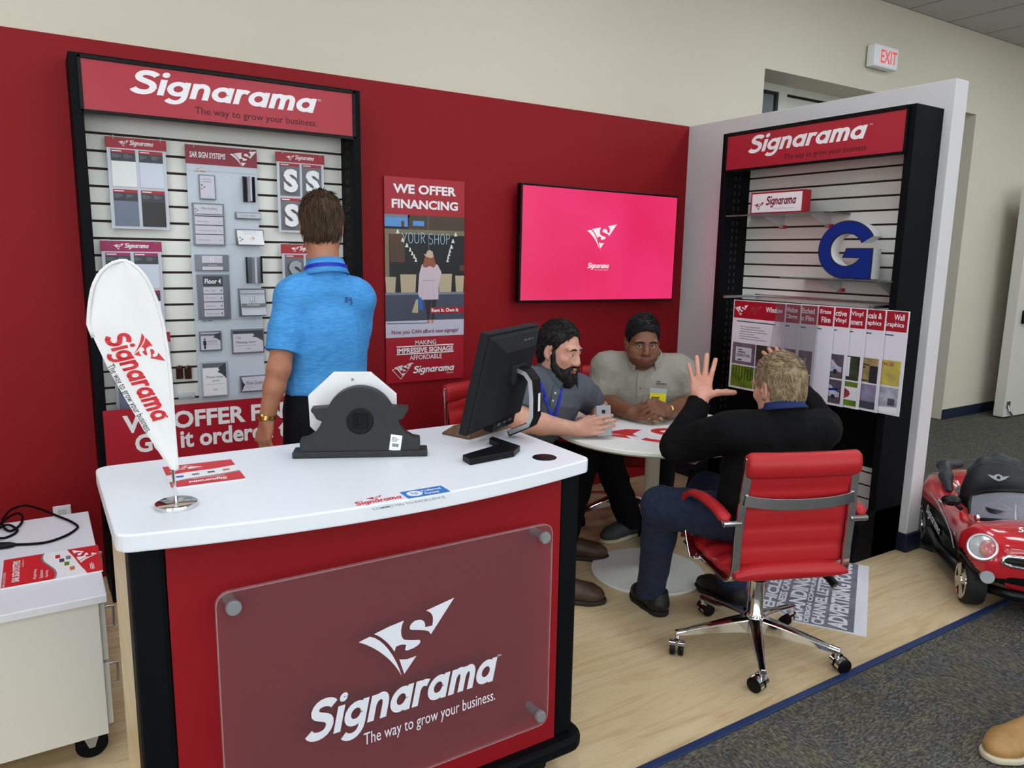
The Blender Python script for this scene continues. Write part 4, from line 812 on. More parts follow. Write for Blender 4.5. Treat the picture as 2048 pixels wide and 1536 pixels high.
# ---------------------------------------------------------------- mantel clock seen from behind
A_ = Z(588, 917, HC); B_ = Z(852, 912, HC); xd = (B_-A_); W_ = xd.length; xd.normalize(); nd = Vector((xd.y, -xd.x, 0)); MC = frame((A_.x, A_.y, HC), xd, (0,0,1), nd)
t = thing('mantel_clock', 'black mantel clock seen from its back on the counter', 'clock', MC)
mat('clock_black', (26,28,30), .5, noise=(30, (36,38,40), .3, .7))
pf = [(0,0),(0,.02),(.045,.05),(.045,.14),(.10,.15),(.155,.185),(.19,.23),(.215,.285),(.20,.29),(.175,.30),(.15,.345),(.135,.36),(.135,.385),(.225,.39)] + [(.5+.262*math.cos(math.radians(a)), .285+.262*math.sin(math.radians(a))) for a in range(156, 20, -6)]
pf += [(1-x, y) for x, y in pf[:14]][::-1]
body = MB().prism([(x*W_, y*W_) for x, y in pf], -.045, 0).build('case', 'clock_black', t, bevel=.003)
MB().slab(-.004, 0, W_+.008, .018, -.055, .006).build('plinth', 'clock_black', t, bevel=.003)
cx, cy, r = .5*W_, .285*W_, .095*W_
b = MB(); b.lathe([(r*1.08, 0), (r*1.08, .0025), (r, .003), (r, .001)], (cx, cy, .0), 32); b.build('rim', 'black_satin', body, smooth=40)
b = MB(); b.lathe([(.001, .0012), (r, .0012), (r, .0006)], (cx, cy, 0), 32); b.build('recess', 'grommet_slot', body)
b = MB(); b.slab(cx-r*.5, cy-r*.55, r*1.1, r*1.15, .0012, .006); b.slab(cx-r*.28, cy-r*.5, r*.1, r, .006, .009); b.build('movement', 'black_satin', body, bevel=.0015)
b = MB(MC if False else Matrix.Translation((.715*W_, .055*W_, 0)) @ Matrix.Rotation(math.radians(-8), 4, 'Z')); b.rect(0, 0, .088*W_, .125*W_, .0008, 'white'); greek(b, .012*W_, .07*W_, .06*W_, .04*W_, 4, .0011, 'grey_print', 5)
for i in range(12): b.rect((.022+.004*i)*W_, .03*W_, .002*W_*(1+(i % 3 == 0)), .025*W_, .0011, 'ink')
b.build('sticker', None, body)
# white octagon behind it
Oo = A_-nd*.075; 
def op(u, v):
    d = _ray(u, v); tt_ = (Oo-CAM).dot(nd)/d.dot(nd); q = CAM+d*tt_; return (q-Oo).dot(xd), q.z-HC
pl = [op(*q) for q in [(616,792),(667,745),(741,745),(793,789),(794,848),(745,897)]]
x0_ = pl[0][0]; pl = pl+[(pl[1][0], .0), (x0_+.003, pl[1][0]-x0_)]; pl[5] = (pl[2][0], .0)
t = thing('octagon_sign', 'white octagonal board standing behind the black mantel clock', 'board', frame((Oo.x, Oo.y, HC), xd, (0,0,1), nd))
MB().prism(pl, -.02, 0).build('board', 'white', t, bevel=.002)
MB().lathe([(.004, .002), (.004, 0), (.001, 0)], (op(705, 759)[0], op(705, 759)[1], .0), 10).build('screw', 'steel', t)
# ---------------------------------------------------------------- monitor
e = Vector((.834, .55, 0)).normalized(); nb = Vector((.55, -.834, 0)).normalized(); MO = Vector((-2.688, -1.985, HC))
t = thing('monitor', 'black computer monitor seen from behind on the counter', 'monitor', frame(MO, e, (0,0,1), nb))
TL = Matrix.Translation((0, .185, -.008)) @ Matrix.Rotation(math.radians(13), 4, 'X')
b = MB(TL); w, h = .376, .308; b.loft([[(sx*w/2, sy*h/2, z) for sx, sy in ((-1,-1),(1,-1),(1,1),(-1,1))] for z in (-.022, .004)]); pan = b.build('bezel', 'black_soft', t, bevel=.004)
b = MB(TL); b.loft([[(sx*w*k/2, sy*h*k2/2+dy, z) for sx, sy in ((-1,-1),(1,-1),(1,1),(-1,1))] for k, k2, dy, z in ((.97, .96, 0, .004), (.90, .90, 0, .014), (.62, .74, -.01, .036), (.60, .72, -.01, .038))]); bk = b.build('back_shell', 'black_soft', t, bevel=.004)
b = MB(TL)
for sx in (-1, 1):
    for k in range(24):
        y = -.118+.0096*k; b.box((sx*.128-.016, y, .0205), (sx*.128+.016, y+.0045, .0235))
b.build('vent', 'grommet_slot', bk)
MB(TL).slab(-w/2+.012, -h/2+.014, w-.024, h-.028, -.0225, -.021).build('screen', 'grommet_slot', t)
b = MB(TL); put(b, 'DELL', .03, .104, .085, .022, .0260, bold=.05); b.build('maker_mark', 'silver_dark', bk)
b = MB(TL); b.box((-.09, -.152, .010), (.07, -.118, .040)); pt = b.build('port_block', 'black_satin', t, bevel=.003)
b = MB(TL)
for k in range(4): b.box((-.07+.035*k, -.1525, .018), (-.048+.035*k, -.150, .034))
for k in range(3): b.box((-.06+.04*k, -.135, .040), (-.04+.04*k, -.128, .0408))
b.build('port', 'silver_dark', pt)
b = MB(); b.tube([(.0, .215, .04), (.0, .208, .075), (.0, .185, .095), (.0, .13, .10), (.0, .075, .10), (.0, .05, .09), (.0, .015, .02)], 1, 4, flat=(.026, .009, (1,0,0))); st = b.build('stand_neck', 'black_satin', t, bevel=.003)
b = MB(); b.tube([(-.0275, .215, .045), (-.0275, .205, .075), (-.0275, .183, .092), (-.0275, .13, .097), (-.0275, .075, .097), (-.0275, .05, .087), (-.0275, .02, .025)], 1, 4, flat=(.001, .0065, (1,0,0))); b.build('trim', 'alu', st)
MB().box((-.004, .09, .1092), (.012, .145, .1098)).build('sticker', 'white', st)
MB().slab(-.05, .17, .1, .06, .026, .05).build('hinge', 'black_soft', t, bevel=.006)
# V-shaped foot
I_ = WM[t.name].inverted()
q = [(I_ @ Z(*p_, HC)) for p_ in [(925,922),(940,931),(1028,914),(1040,903),(985,884),(978,888),(1000,899)]]
b = MB(); b.prism([(p_.x, -p_.z) for p_ in q], 0, .018, M=Matrix(((1,0,0,0),(0,0,1,0),(0,-1,0,0),(0,0,0,1)))); b.build('foot', 'black_satin', t, bevel=.002)
# wooden award base behind the monitor
P = Z(898, 872, HC); Q = Z(998, 868, HC)
q = [Z(*p_, HC) for p_ in [(889,859),(930,880),(998,870),(1000,862)]]
C_ = Vector((-2.735, -1.885, HC)); t = thing('wooden_award', 'low brown wooden stand with a clear plate behind the computer monitor', 'award', frame(C_, (.93,.366,0), (-.366,.93,0), (0,0,1)))
mat('walnut', (112,82,58), .4, noise=(9, (88,60,40), .3, .7, (1,6,1)))
b = MB(); b.loft([[(sx*a_, sy*c_, z) for sx, sy in ((-1,-1),(1,-1),(1,1),(-1,1))] for a_, c_, z in ((.10, .055, 0), (.10, .055, .006), (.075, .03, .028))]); b.build('base', 'walnut', t, bevel=.002)
MB().box((-.05, -.004, .028), (.055, .004, .075)).build('clear_plate', 'clear', t, bevel=.001)
# ---------------------------------------------------------------- cart, catalogue, cable
CT = .55; t = thing('storage_cart', 'low white rolling cart beside the counter, cut by the left edge', 'cart', (-4.05, -1.1, 0))
mat('cart_white', (214,213,206), .45); mat('cart_top', (224,226,234), .4)
cx0, cx1, cy0, cy1 = -4.42, -3.772, -1.525, -.69
MB().box((cx0, cy0, CT-.025), (cx1, cy1, CT)).build('top', 'cart_top', t, W=True, bevel=.003)
MB().box((cx0+.01, cy0+.012, .10), (cx1-.022, cy1-.01, CT-.026)).build('body', 'cart_white', t, W=True, bevel=.002)
for k, (y0, y1) in enumerate(((cy0+.03, -1.12), (-1.11, cy1-.03))):
    for j, (z0_, z1_) in enumerate(((.12, .32), (.33, CT-.04))):
        d = MB().box((cx1-.022, y0, z0_), (cx1-.006, y1, z1_)).build('drawer', 'cart_white', t, W=True, bevel=.002)
        ym = y0+.09 if k == 0 else (y0+y1)/2; b = MB(); b.tube([(cx1-.006, ym, z1_-.05), (cx1+.02, ym+.004, z1_-.052), (cx1+.02, ym+.004, z1_-.118), (cx1-.006, ym, z1_-.12)], .0045, 8); b.build('handle', 'alu', d, W=True, smooth=60)
for x, y in ((-3.84, -1.44), (-4.36, -1.44), (-3.84, -.77), (-4.36, -.77)):
    c_ = MB().cyl((x, y-.013, .045), (x, y+.013, .045), .045, n=28).build('castor', 'black', t, W=True, smooth=40)
    b = MB(); b.box((x-.03, y-.022, .09), (x+.03, y+.022, .10))
    for yy in (y-.020, y+.017): b.prism([(x-.03, .1), (x+.03, .1), (x+.008, .036), (x-.008, .036)], -yy-.003, -yy, M=Matrix(((1,0,0,0),(0,0,-1,0),(0,1,0,0),(0,0,0,1))))
    b.build('fork', 'alu_soft', c_, W=True)
# catalogue
O = Z(206, 1143, CT); Xp = Z(196, 1092, CT); Yp = Z(2, 1180, CT)
t, w, h = paper('catalog', 'red and white sign-systems catalogue lying on the white cart', O, Xp, Yp, CT+.0003)
o = MB().slab(0, 0, w, h, 0, .004).build('cover', 'white', t); b = MB(); e_ = .0044
b.flat([(0, 0), (w, 0), (w, h*.34)]+wave(0, h*.16, h*.34, w, h*.02)[::-1], e_, 'logo_red'); b.flat([(0, h*.5)]+wave(0, h*.5, h*.60, w, -h*.03)[1:]+[(w, h), (0, h)], e_, 'logo_red')
b.stroke(wave(0, h*.49, h*.59, w, -h*.03), h*.02, e_*1.1, 'grey_print')
logomark(b, w*.4, h*.02, w*.55, w*.45, e_*1.2, 'letter'); put(b, 'SAR SIGN SYSTEMS', w*.12, h*.83, w*.76, h*.075, e_*1.2, 'letter', bold=.02); put(b, 'Wayfinding', w*.10, h*.66, w*.34, h*.035, e_*1.2, 'letter'); put(b, 'Solutions', w*.10, h*.60, w*.28, h*.035, e_*1.2, 'letter'); put(b, 'Catalog', w*.10, h*.545, w*.24, h*.035, e_*1.2, 'letter')
put(b, 'by Signarama', w*.62, h*.79, w*.26, h*.025, e_*1.2, 'letter'); put(b, 'SAR SIGN SYSTEMS', w*.01, h*.965, w*.5, h*.025, e_*1.2, 'letter'); greek(b, w*.1, h*.08, w*.3, h*.05, 3, e_*1.2, 'letter', 2)
for x, y, c in ((.72,.42,'logo_red'), (.55,.38,'charcoal'), (.4,.33,'i_green'), (.2,.28,'orange'), (.62,.31,'grey_print')): b.rect(w*x, h*y, w*.13, h*.05, e_*1.1, c)
b.build('print', None, o)
# cable
t = thing('power_cable', 'black power cable lying in a loop on the white cart', 'cable', (-4.0, -1.2, CT)); zc = CT+.006
loop = [Z(*p_, zc) for p_ in [(30,1089),(60,1088),(95,1084),(130,1072),(150,1060),(155,1052),(140,1042),(115,1032),(80,1018),(50,1011),(25,1018),(12,1030),(5,1050),(20,1062),(40,1050),(45,1035),(30,1028),(8,1042),(-12,1062),(-5,1078),(20,1072),(35,1060),(15,1052),(-15,1068)]]
def spline(P_, n=8):
    out = []
    for i in range(len(P_)-1):
        a, b_, c, d = P_[max(i-1, 0)], P_[i], P_[i+1], P_[min(i+2, len(P_)-1)]
        for k in range(n): s = k/n; out.append(.5*((2*b_)+(c-a)*s+(2*a-5*b_+4*c-d)*s*s+(3*b_-a-3*c+d)*s**3))
    return out+[P_[-1]]
sp = spline(loop); sp = [p_+Vector((0, 0, .006*max(0, math.sin(i*.22)) if i > 90 else 0)) for i, p_ in enumerate(sp)]
MB().tube(sp, .0042, 8).build('cord', 'black', t, W=True, smooth=180)
A_ = Z(30, 1089, zc+.004); B_ = Z(2, 1092, zc+.004); MB().tube([A_, A_*.6+B_*.4, B_, B_+(B_-A_)*.8], [.006, .011, .013, .012], 8).build('plug', 'black_satin', t, W=True, smooth=50)
# ================================================================ round table
TX, TY, TZ, TR = -1.395, -1.28, .74, .49
mat('table_white', (232,234,228), .4); mat('table_leg', (206,202,186), .4)
t = thing('round_table', 'round white pedestal table with people sitting around it', 'table', (TX, TY, 0))
MB().lathe([(.001, TZ-.028), (TR-.02, TZ-.028), (TR, TZ-.016), (TR, TZ-.004), (TR-.004, TZ), (.001, TZ)], n=72).build('tabletop', 'table_white', t, smooth=40)
MB().lathe([(.036, .03), (.036, TZ-.04), (.12, TZ-.028)], n=28).build('column', 'table_leg', t, smooth=40)
MB().lathe([(.001, 0), (.28, 0), (.283, .006), (.278, .012), (.12, .022), (.05, .034), (.036, .06), (.001, .06)], n=64).build('base', 'table_white', t, smooth=40)
# printed board on the table
q = [Z(*p_, TZ+.006) for p_ in [(1190, 868), (1345, 888), (1225, 842)]]
O = Vector((q[0].x, q[0].y, TZ+.0005)); t = thing('logo_board', 'white board printed with a large red flag mark lying on the round table', 'board', frame(O, (q[1]-q[0]).normalized().to_3d()*Vector((1,1,0)).length/1.41421356 if False else (Vector((q[1].x-q[0].x, q[1].y-q[0].y, 0)).normalized()), (0,0,0), (0,0,1)))
xd = Vector((q[1].x-q[0].x, q[1].y-q[0].y, 0)); LW = xd.length; xd.normalize(); yd = Vector((-xd.y, xd.x, 0)); Mx = frame(O, xd, yd, (0,0,1)); t.matrix_world = Mx; WM[t.name] = Mx
LW = .50; LH = .36
MB().slab(0, 0, LW, LH, 0, .005).build('board', 'white', t)
b = MB(); mat('s_red', (206,40,44), .4); e = .0054
b.flat([(.0, .02), (.13, .05), (.17, .0), (0, 0)], e, 's_red'); b.flat([(.02, .05), (.09, .17), (.16, .2), (.15, .09), (.19, .05)], e, 's_red')
b.stroke(bez((.22, .03), (.3, .0), (.42, .04), (.40, .12), 8)+bez((.40, .12), (.38, .18), (.22, .15), (.22, .22), 8)[1:]+bez((.22, .22), (.24, .3), (.38, .30), (.44, .26), 8)[1:], .045, e, 's_red'); b.flat([(.44, .2), (.5, .34), (.3, .34), (.46, .29)], e, 's_red'); b.build('print', None, t)

# ================================================================ office chairs
mat('chair_red', (176,32,38), .42, bump=(70,.05), spec=.4)
FA = math.atan2(.926, .378)-PI/2
def make_chair(M, label, group):
    t = thing('office_chair', label, 'chair', M, group)
    legs = [math.radians(a)+(.0) for a in (32.2, 104.2, 176.2, 248.2, 320.2)]
    MB().lathe([(.001,.085),(.04,.09),(.042,.15),(.03,.165),(.029,.30),(.001,.30)], n=28).build('column', 'chrome', t, smooth=40)
    MB().lathe([(.001,.30),(.034,.30),(.034,.315),(.022,.32),(.022,.375),(.001,.375)], n=24).build('gas_lift', 'black', t, smooth=40)
    for a in legs:
        c, s = math.cos(a), math.sin(a); R = frame((0,0,0), (c,s,0), (-s,c,0), (0,0,1)); rings = []
        for r, wd, h0, h1 in ((.025, .030, .085, .150), (.10, .024, .085, .138), (.20, .018, .082, .118), (.285, .014, .075, .100), (.325, .013, .073, .094)):
            rings.append([(r, -wd, h0), (r, wd, h0), (r, wd, h1-.008), (r, wd*.5, h1), (r, -wd*.5, h1), (r, -wd, h1-.008)])
        b = MB(R); b.loft(rings); b.cyl((.315, 0, .05), (.315, 0, .085), .010, n=12); l = b.build('leg', 'chrome', t, bevel=.003)
        ca = a*2.3+.4; C_ = R @ Matrix.Translation((.315, 0, 0)) @ Matrix.Rotation(ca, 4, 'Z')
        b = MB(C_)
        for s_ in (-1, 1): b.lathe([(.001, s_*.006), (.026, s_*.006), (.029, s_*.010), (.029, s_*.024), (.024, s_*.027), (.001, s_*.027)][::s_], (.018, 0, .029), 22, axis='y')
        w = b.build('castor', 'black_satin', l, smooth=40)
        b = MB(C_); hd = [(.018+.0325*math.cos(math.radians(x)), .029+.0325*math.sin(math.radians(x))) for x in range(40, 186, 12)]
        for s_ in (-1, 1):
            y0, y1 = (s_*.006, s_*.030); b.loft([[(x, y0, z) for x, z in hd], [(x, y1, z) for x, z in hd]], cap=False, closed=False)
        b.build('castor_hood', 'chrome', l, smooth=50)
    b = MB(); b.box((-.09, -.10, .372), (.09, .12, .402)); b.build('tilt_mechanism', 'black', t, bevel=.01)
    MB().tube([(.10, -.02, .38), (.20, -.05, .365), (.245, -.10, .335), (.255, -.13, .315)], [.008, .009, .016, .017], 10).build('tilt_lever', 'black_satin', t, smooth=60)
    # seat: padded channels across
    def pad(sec, hw, name, ribs, th, n=8):
        """sec(s): point and normal in the y-z plane"""
        rings = []; N_ = ribs*6
        prof = [-1, -.97, -.85, -.5, 0, .5, .85, .97, 1]
        for i in range(N_+1):
            s = i/N_; (y, z), (ny, nz) = sec(s); f = (i % 6)/6; puff = .52+.48*math.sin(PI*f)**.6 if 0 < i < N_ else .45
            top = [(x*hw, y+ny*th*puff*(1-.75*abs(x)**8), z+nz*th*puff*(1-.75*abs(x)**8)) for x in prof]; bot = [(x*hw, y-ny*th*.55*puff*(1-.5*abs(x)**8), z-nz*th*.55*puff*(1-.5*abs(x)**8)) for x in prof[::-1]]
            rings.append(top+bot)
        return MB().loft(rings).build(name, 'chair_red', t, smooth=180)
    def seat_sec(s): y = .255-.50*s; z = .424-.03*max(0, (.12-s)/.12)**2+.012*math.sin(PI*s)*-1; return (y, z), (0, 1)
    pad(seat_sec, .222, 'seat', 5, .046)
    def back_sec(s): z = .455+.37*s; y = -.205-.045*s+.012*math.sin(PI*s); return (y, z), (.995, .1)
    pad(back_sec, .208, 'backrest', 5, .020)
    # head roll folded over the top
    prof = [(-.262,.800),(-.277,.812),(-.281,.85),(-.272,.882),(-.252,.892),(-.232,.88),(-.222,.85),(-.226,.80),(-.24,.792)]
    rings = []
    for x in (-.218, -.214, -.20, -.1, 0, .1, .20, .214, .218):
        k = .55 if abs(x) > .217 else (.86 if abs(x) > .212 else 1); sg = .004*(1-(x/.218)**2); rings.append([(x, -.25+(y+.25)*k, .845+(z-.845)*k-sg) for y, z in prof])
    MB().loft(rings).build('head_roll', 'chair_red', t, smooth=180)
    for s_ in (-1, 1):
        x = s_*.218; P_ = [(x*.95, -.252, .87), (x*.96, -.245, .78), (x, -.232, .62), (x, -.226, .52), (x, -.226, .47), (x, -.218, .425), (x, -.19, .395), (x, -.15, .385), (x, 0, .386), (x, .2, .392)]
        b = MB(); b.tube(spline([Vector(p_) for p_ in P_], 4), 1, 4, flat=(.015, .006, (1,0,0))); fr = b.build('side_frame', 'chrome', t, bevel=.002)
        xa = s_*.268; loop = spline([Vector(p_) for p_ in [(xa,-.235,.628),(xa,-.16,.648),(xa,-.02,.652),(xa,.07,.632),(xa,.105,.59),(xa,.098,.53),(xa*.985,.07,.45),(xa*.96,.045,.39)]], 5)
        b = MB(); b.tube(loop, 1, 4, flat=(.016, .005, (1,0,0))); b.tube([(s_*.214, .045, .388), (xa*.96, .045, .388)], .009, 10); b.tube([(s_*.214, -.236, .628), (xa+s_*.014, -.236, .628)], .011, 12); ar = b.build('armrest_frame', 'chrome', t, bevel=.0015)
        rings = []
        for i, p_ in enumerate(loop[1:21]):
            k = .35 if i in (0, 19) else 1; q_ = loop[i+2]-loop[i]; n_ = Vector((0, -q_.z, q_.y)).normalized()
            rings.append([p_+Vector((dx*k, 0, 0))+n_*(dz*k+.004) for dx, dz in ((-.026,.002),(-.022,.016),(0,.022),(.022,.016),(.026,.002),(.02,-.004),(-.02,-.004))])
        MB().loft(rings).build('arm_pad', 'chair_red', ar, smooth=180)
    b = MB(); b.tube(spline([Vector(p_) for p_ in [(-.212,-.250,.715),(-.12,-.268,.706),(0,-.274,.703),(.12,-.268,.706),(.212,-.250,.715)]], 6), 1, 4, flat=(.003, .020, (0,1,0))); b.build('back_band', 'steel', t, bevel=.001)
    return t
def chair_M(x, y, fx, fy): return Matrix.Translation((x, y, 0)) @ Matrix.Rotation(math.atan2(fy, fx)-PI/2, 4, 'Z')
ch = make_chair(chair_M(-1.541, -2.06, .378, .926), 'red office chair with chrome base, its back to the viewer, holding the fair-haired person', 'red office chairs at the round table')
copy_tree(ch, chair_M(-1.84, -.66, .40, -.917), 'red office chair under the bearded man, mostly hidden behind the computer monitor', 'red office chairs at the round table')
copy_tree(ch, chair_M(-1.00, -.58, -.50, -.866), 'red office chair under the man with the yellow badge, only its edge showing', 'red office chairs at the round table')

# ================================================================ word poster on the floor
A_ = Z(1738, 1133, .003); B_ = Z(1733, 1273, .003); C_ = Z(1600, 1215, .003)
yd = Vector((A_.x-B_.x, A_.y-B_.y, 0)); FW = .64; FHh = yd.length; 
# text runs from B (near) to A (far); its top faces left
xd = yd.normalized(); yv = Vector((-xd.y, xd.x, 0))
t = thing('word_poster', 'grey word-cloud poster lying on the wood floor behind the red chair', 'poster', frame((B_.x, B_.y, .0005), xd, yv, (0,0,1)))
mat('wp_grey', (98,100,110), .5, noise=(5, (150,152,164), .35, .75)); mat('wp_white', (232,233,240), .45)
fw = FHh
MB().box((0, 0, 0), (fw, FW, .004)).build('sheet', 'wp_white', t)
b = MB(); e = .0044; b.rect(.004, .05, fw-.008, FW-.06, e, 'wp_grey'); rr_ = random.Random(3); y = .075
rows = [(.092, 'ADVERTISING FOCUS'), (.062, 'CHANNEL LETTERS  LIGHT'), (.026, 'DESIGN COMMUNITY EVENT'), (.085, 'BRANDING SIGNS'), (.04, 'BUSINESS CARDS POSTERS'), (.062, 'VEHICLE WRAPS'), (.095, 'Signarama'), (.07, 'MAGNETIC SIGNS'), (.045, 'STOREFRONT DIRECTORY')]
mat('wp_red', (190,44,54), .5)
for h, s in rows:
    if y+h > FW-.01: break
    if s == 'Signarama': b.rect(fw*.25, y-.005, fw*.75, h, e*1.1, 'wp_grey'); put(b, s, fw*.22, y, fw*.72, h*.85, e*1.2, 'wp_red', bold=.03)
    else: put(b, s, .012, y, fw-.03, h*.86, e*1.2, 'wp_white', bold=.035, space=.95)
    y += h
b.build('print', None, t)
# ================================================================ people: smooth-union bodies meshed by surface nets
V3 = lambda *a: np.array(a, dtype=np.float64)
def nv(a): a = np.array(a, dtype=np.float64); return a/np.linalg.norm(a)
class SDF:
    def __init__(s, lo, hi, h):
        s.lo = np.array(lo, float); s.h = h; s.n = np.maximum(4, np.ceil((np.array(hi, float)-s.lo)/h).astype(int)+1)
        s.ax = [(s.lo[i]+h*np.arange(s.n[i])).astype(np.float32) for i in range(3)]; s.D = np.full(s.n, .08, np.float32)
    def _win(s, lo, hi):
        a = np.clip(np.floor((np.array(lo)-s.lo)/s.h).astype(int), 0, s.n-1); b = np.clip(np.ceil((np.array(hi)-s.lo)/s.h).astype(int)+1, 1, s.n)
        if np.any(b-a < 2): return None
        sl = tuple(slice(a[i], b[i]) for i in range(3)); return sl, s.ax[0][sl[0]][:, None, None], s.ax[1][sl[1]][None, :, None], s.ax[2][sl[2]][None, None, :]
    def _mix(s, sl, d, k, op):
        A = s.D[sl]
        if op == 'u': h = np.maximum(k-np.abs(A-d), 0)/max(k, 1e-6); s.D[sl] = np.minimum(A, d)-h*h*k*.25
        else: d = -d; h = np.maximum(k-np.abs(A-d), 0)/max(k, 1e-6); s.D[sl] = np.maximum(A, d)+h*h*k*.25
    def cone(s, a, b, ra, rb, k=.02, op='u', flat=None):
        a, b = np.array(a, float), np.array(b, float); m = max(ra, rb)*(max(1, flat[1]) if flat else 1)+k+.03
        w = s._win(np.minimum(a, b)-m, np.maximum(a, b)+m)
        if w is None: return s
        sl, x, y, z = w; ba = (b-a).astype(np.float32); bb = max(float(ba@ba), 1e-9); px, py, pz = x-np.float32(a[0]), y-np.float32(a[1]), z-np.float32(a[2])
        t = np.clip((px*ba[0]+py*ba[1]+pz*ba[2])/np.float32(bb), 0, 1); qx, qy, qz = px-t*ba[0], py-t*ba[1], pz-t*ba[2]; l2 = qx*qx+qy*qy+qz*qz
        if flat: n = nv(flat[0]).astype(np.float32); c = qx*n[0]+qy*n[1]+qz*n[2]; l2 = l2+c*c*np.float32(1/flat[1]**2-1)
        s._mix(sl, np.sqrt(np.maximum(l2, 0))-(np.float32(ra)+t*np.float32(rb-ra)), k, op); return s
    def chain(s, pts, rs, k=.015, op='u', flat=None):
        for i in range(len(pts)-1): s.cone(pts[i], pts[i+1], rs[i], rs[i+1], k, op, flat)
        return s
    def ell(s, c, R, M=None, k=.02, op='u'):
        c = np.array(c, float); M = np.eye(3) if M is None else np.array(M, float); m = max(R)+k+.03; w = s._win(c-m, c+m)
        if w is None: return s
        sl, x, y, z = w; x, y, z = x-np.float32(c[0]), y-np.float32(c[1]), z-np.float32(c[2]); k0 = k1 = 0
        for i in range(3):
            q = x*np.float32(M[0, i])+y*np.float32(M[1, i])+z*np.float32(M[2, i]); k0 = k0+(q/np.float32(R[i]))**2; k1 = k1+(q/np.float32(R[i]**2))**2
        k0 = np.sqrt(k0); s._mix(sl, k0*(k0-1)/np.maximum(np.sqrt(k1), 1e-6), k, op); return s
    def twin(s): q = SDF.__new__(SDF); q.lo, q.h, q.n, q.ax = s.lo, s.h, s.n, s.ax; q.D = np.full(s.n, .08, np.float32); return q
    def join(s, q, k=.02): s._mix((slice(None),)*3, q.D, k, 'u'); return s
    def cut(s, p, n, k=.004, box=None):
        """keep the side n points away from"""
        p, n = np.array(p, float), nv(n).astype(np.float32)
        w = s._win(*(box if box is not None else (s.lo, s.lo+s.h*s.n))); sl, x, y, z = w
        d = (x-np.float32(p[0]))*n[0]+(y-np.float32(p[1]))*n[1]+(z-np.float32(p[2]))*n[2]; s._mix(sl, -d, k, 's'); return s
    def mesh(s):
        D = s.D; D[0] = D[-1] = .05; D[:, 0] = D[:, -1] = .05; D[:, :, 0] = D[:, :, -1] = .05
        ins = D < 0; cnt = np.zeros(np.array(D.shape)-1, np.int8); S = [slice(None, -1), slice(1, None)]
        for i in (0, 1):
            for j in (0, 1):
                for k in (0, 1): cnt += ins[S[i], S[j], S[k]]
        act = np.argwhere((cnt > 0) & (cnt < 8)); idx = np.full(cnt.shape, -1, np.int32); idx[tuple(act.T)] = np.arange(len(act))
        P = np.zeros((len(act), 3)); N = np.zeros(len(act)); cs = [(i, j, k) for i in (0, 1) for j in (0, 1) for k in (0, 1)]
        val = {c: D[act[:, 0]+c[0], act[:, 1]+c[1], act[:, 2]+c[2]] for c in cs}
        for a in cs:
            for ax_ in range(3):
                if a[ax_]: continue
                b = list(a); b[ax_] = 1; b = tuple(b); va, vb = val[a], val[b]; m = (va < 0) != (vb < 0); t = np.where(m, va/np.where(m, va-vb, 1), 0)
                q = np.tile(np.array(a, float), (len(act), 1)); q[:, ax_] = t; P[m] += q[m]; N[m] += 1
        P = s.lo+s.h*(act+P/N[:, None]); F = []
        for ax_ in range(3):
            a = [slice(None)]*3; b = [slice(None)]*3; a[ax_] = slice(None, -1); b[ax_] = slice(1, None); e = np.argwhere(ins[tuple(a)] != ins[tuple(b)]); o1, o2 = [(1, 2), (2, 0), (0, 1)][ax_]
            e = e[(e[:, o1] > 0) & (e[:, o2] > 0)]; e = e[(e[:, o1] < D.shape[o1]-1) & (e[:, o2] < D.shape[o2]-1)]
            def at(d1, d2): q = e.copy(); q[:, o1] -= d1; q[:, o2] -= d2; return idx[tuple(q.T)]
            f = np.stack([at(1, 1), at(0, 1), at(0, 0), at(1, 0)], 1); flip = ~ins[tuple(e.T)]; f[flip] = f[flip][:, ::-1]; F.append(f)
        return P, np.concatenate(F)
def vnoise(p, seed=0):
    i = np.floor(p).astype(np.int64); f = p-i; f = f*f*(3-2*f)
    def hsh(a): n = a[:, 0]*374761393+a[:, 1]*668265263+a[:, 2]*2147483647+seed*974711; n = (n ^ (n >> 13))*1274126177; n = n & 0x7fffffff; return ((n ^ (n >> 16)) & 0xffff)/65535.0*2-1
    r = 0
    for c in range(8):
        o = np.array([c & 1, (c >> 1) & 1, (c >> 2) & 1]); w = np.prod(np.where(o, f, 1-f), 1); r = r+w*hsh(i+o)
    return r
def to_obj(P, F, name, mats, parent, mi=None, disp=None, smooth_it=0):
    me = bpy.data.meshes.new(name); I = np.array(WM[parent.name].inverted()); Q = P @ I[:3, :3].T+I[:3, 3]
    me.vertices.add(len(Q)); me.vertices.foreach_set('co', Q.astype(np.float32).ravel()); me.loops.add(F.size); me.loops.foreach_set('vertex_index', F.astype(np.int32).ravel())
    me.polygons.add(len(F)); me.polygons.foreach_set('loop_start', np.arange(0, F.size, 4, dtype=np.int32)); me.polygons.foreach_set('loop_total', np.full(len(F), 4, np.int32)); me.update(calc_edges=True); me.validate()
    if disp is not None:
        nrm = np.zeros(len(Q)*3, np.float32); me.vertices.foreach_get('normal', nrm); Q = Q+nrm.reshape(-1, 3)*disp[:, None]; me.vertices.foreach_set('co', Q.astype(np.float32).ravel())
    for m in (mats if isinstance(mats, (list, tuple)) else [mats]): me.materials.append(MATS[m])
    if mi is not None and len(me.polygons) == len(mi): me.polygons.foreach_set('material_index', mi.astype(np.int32))
    me.polygons.foreach_set('use_smooth', np.ones(len(me.polygons), bool)); me.update()
    o = bpy.data.objects.new(name, me); COL.objects.link(o); o.parent = parent; WM[o.name] = WM[parent.name]; return o
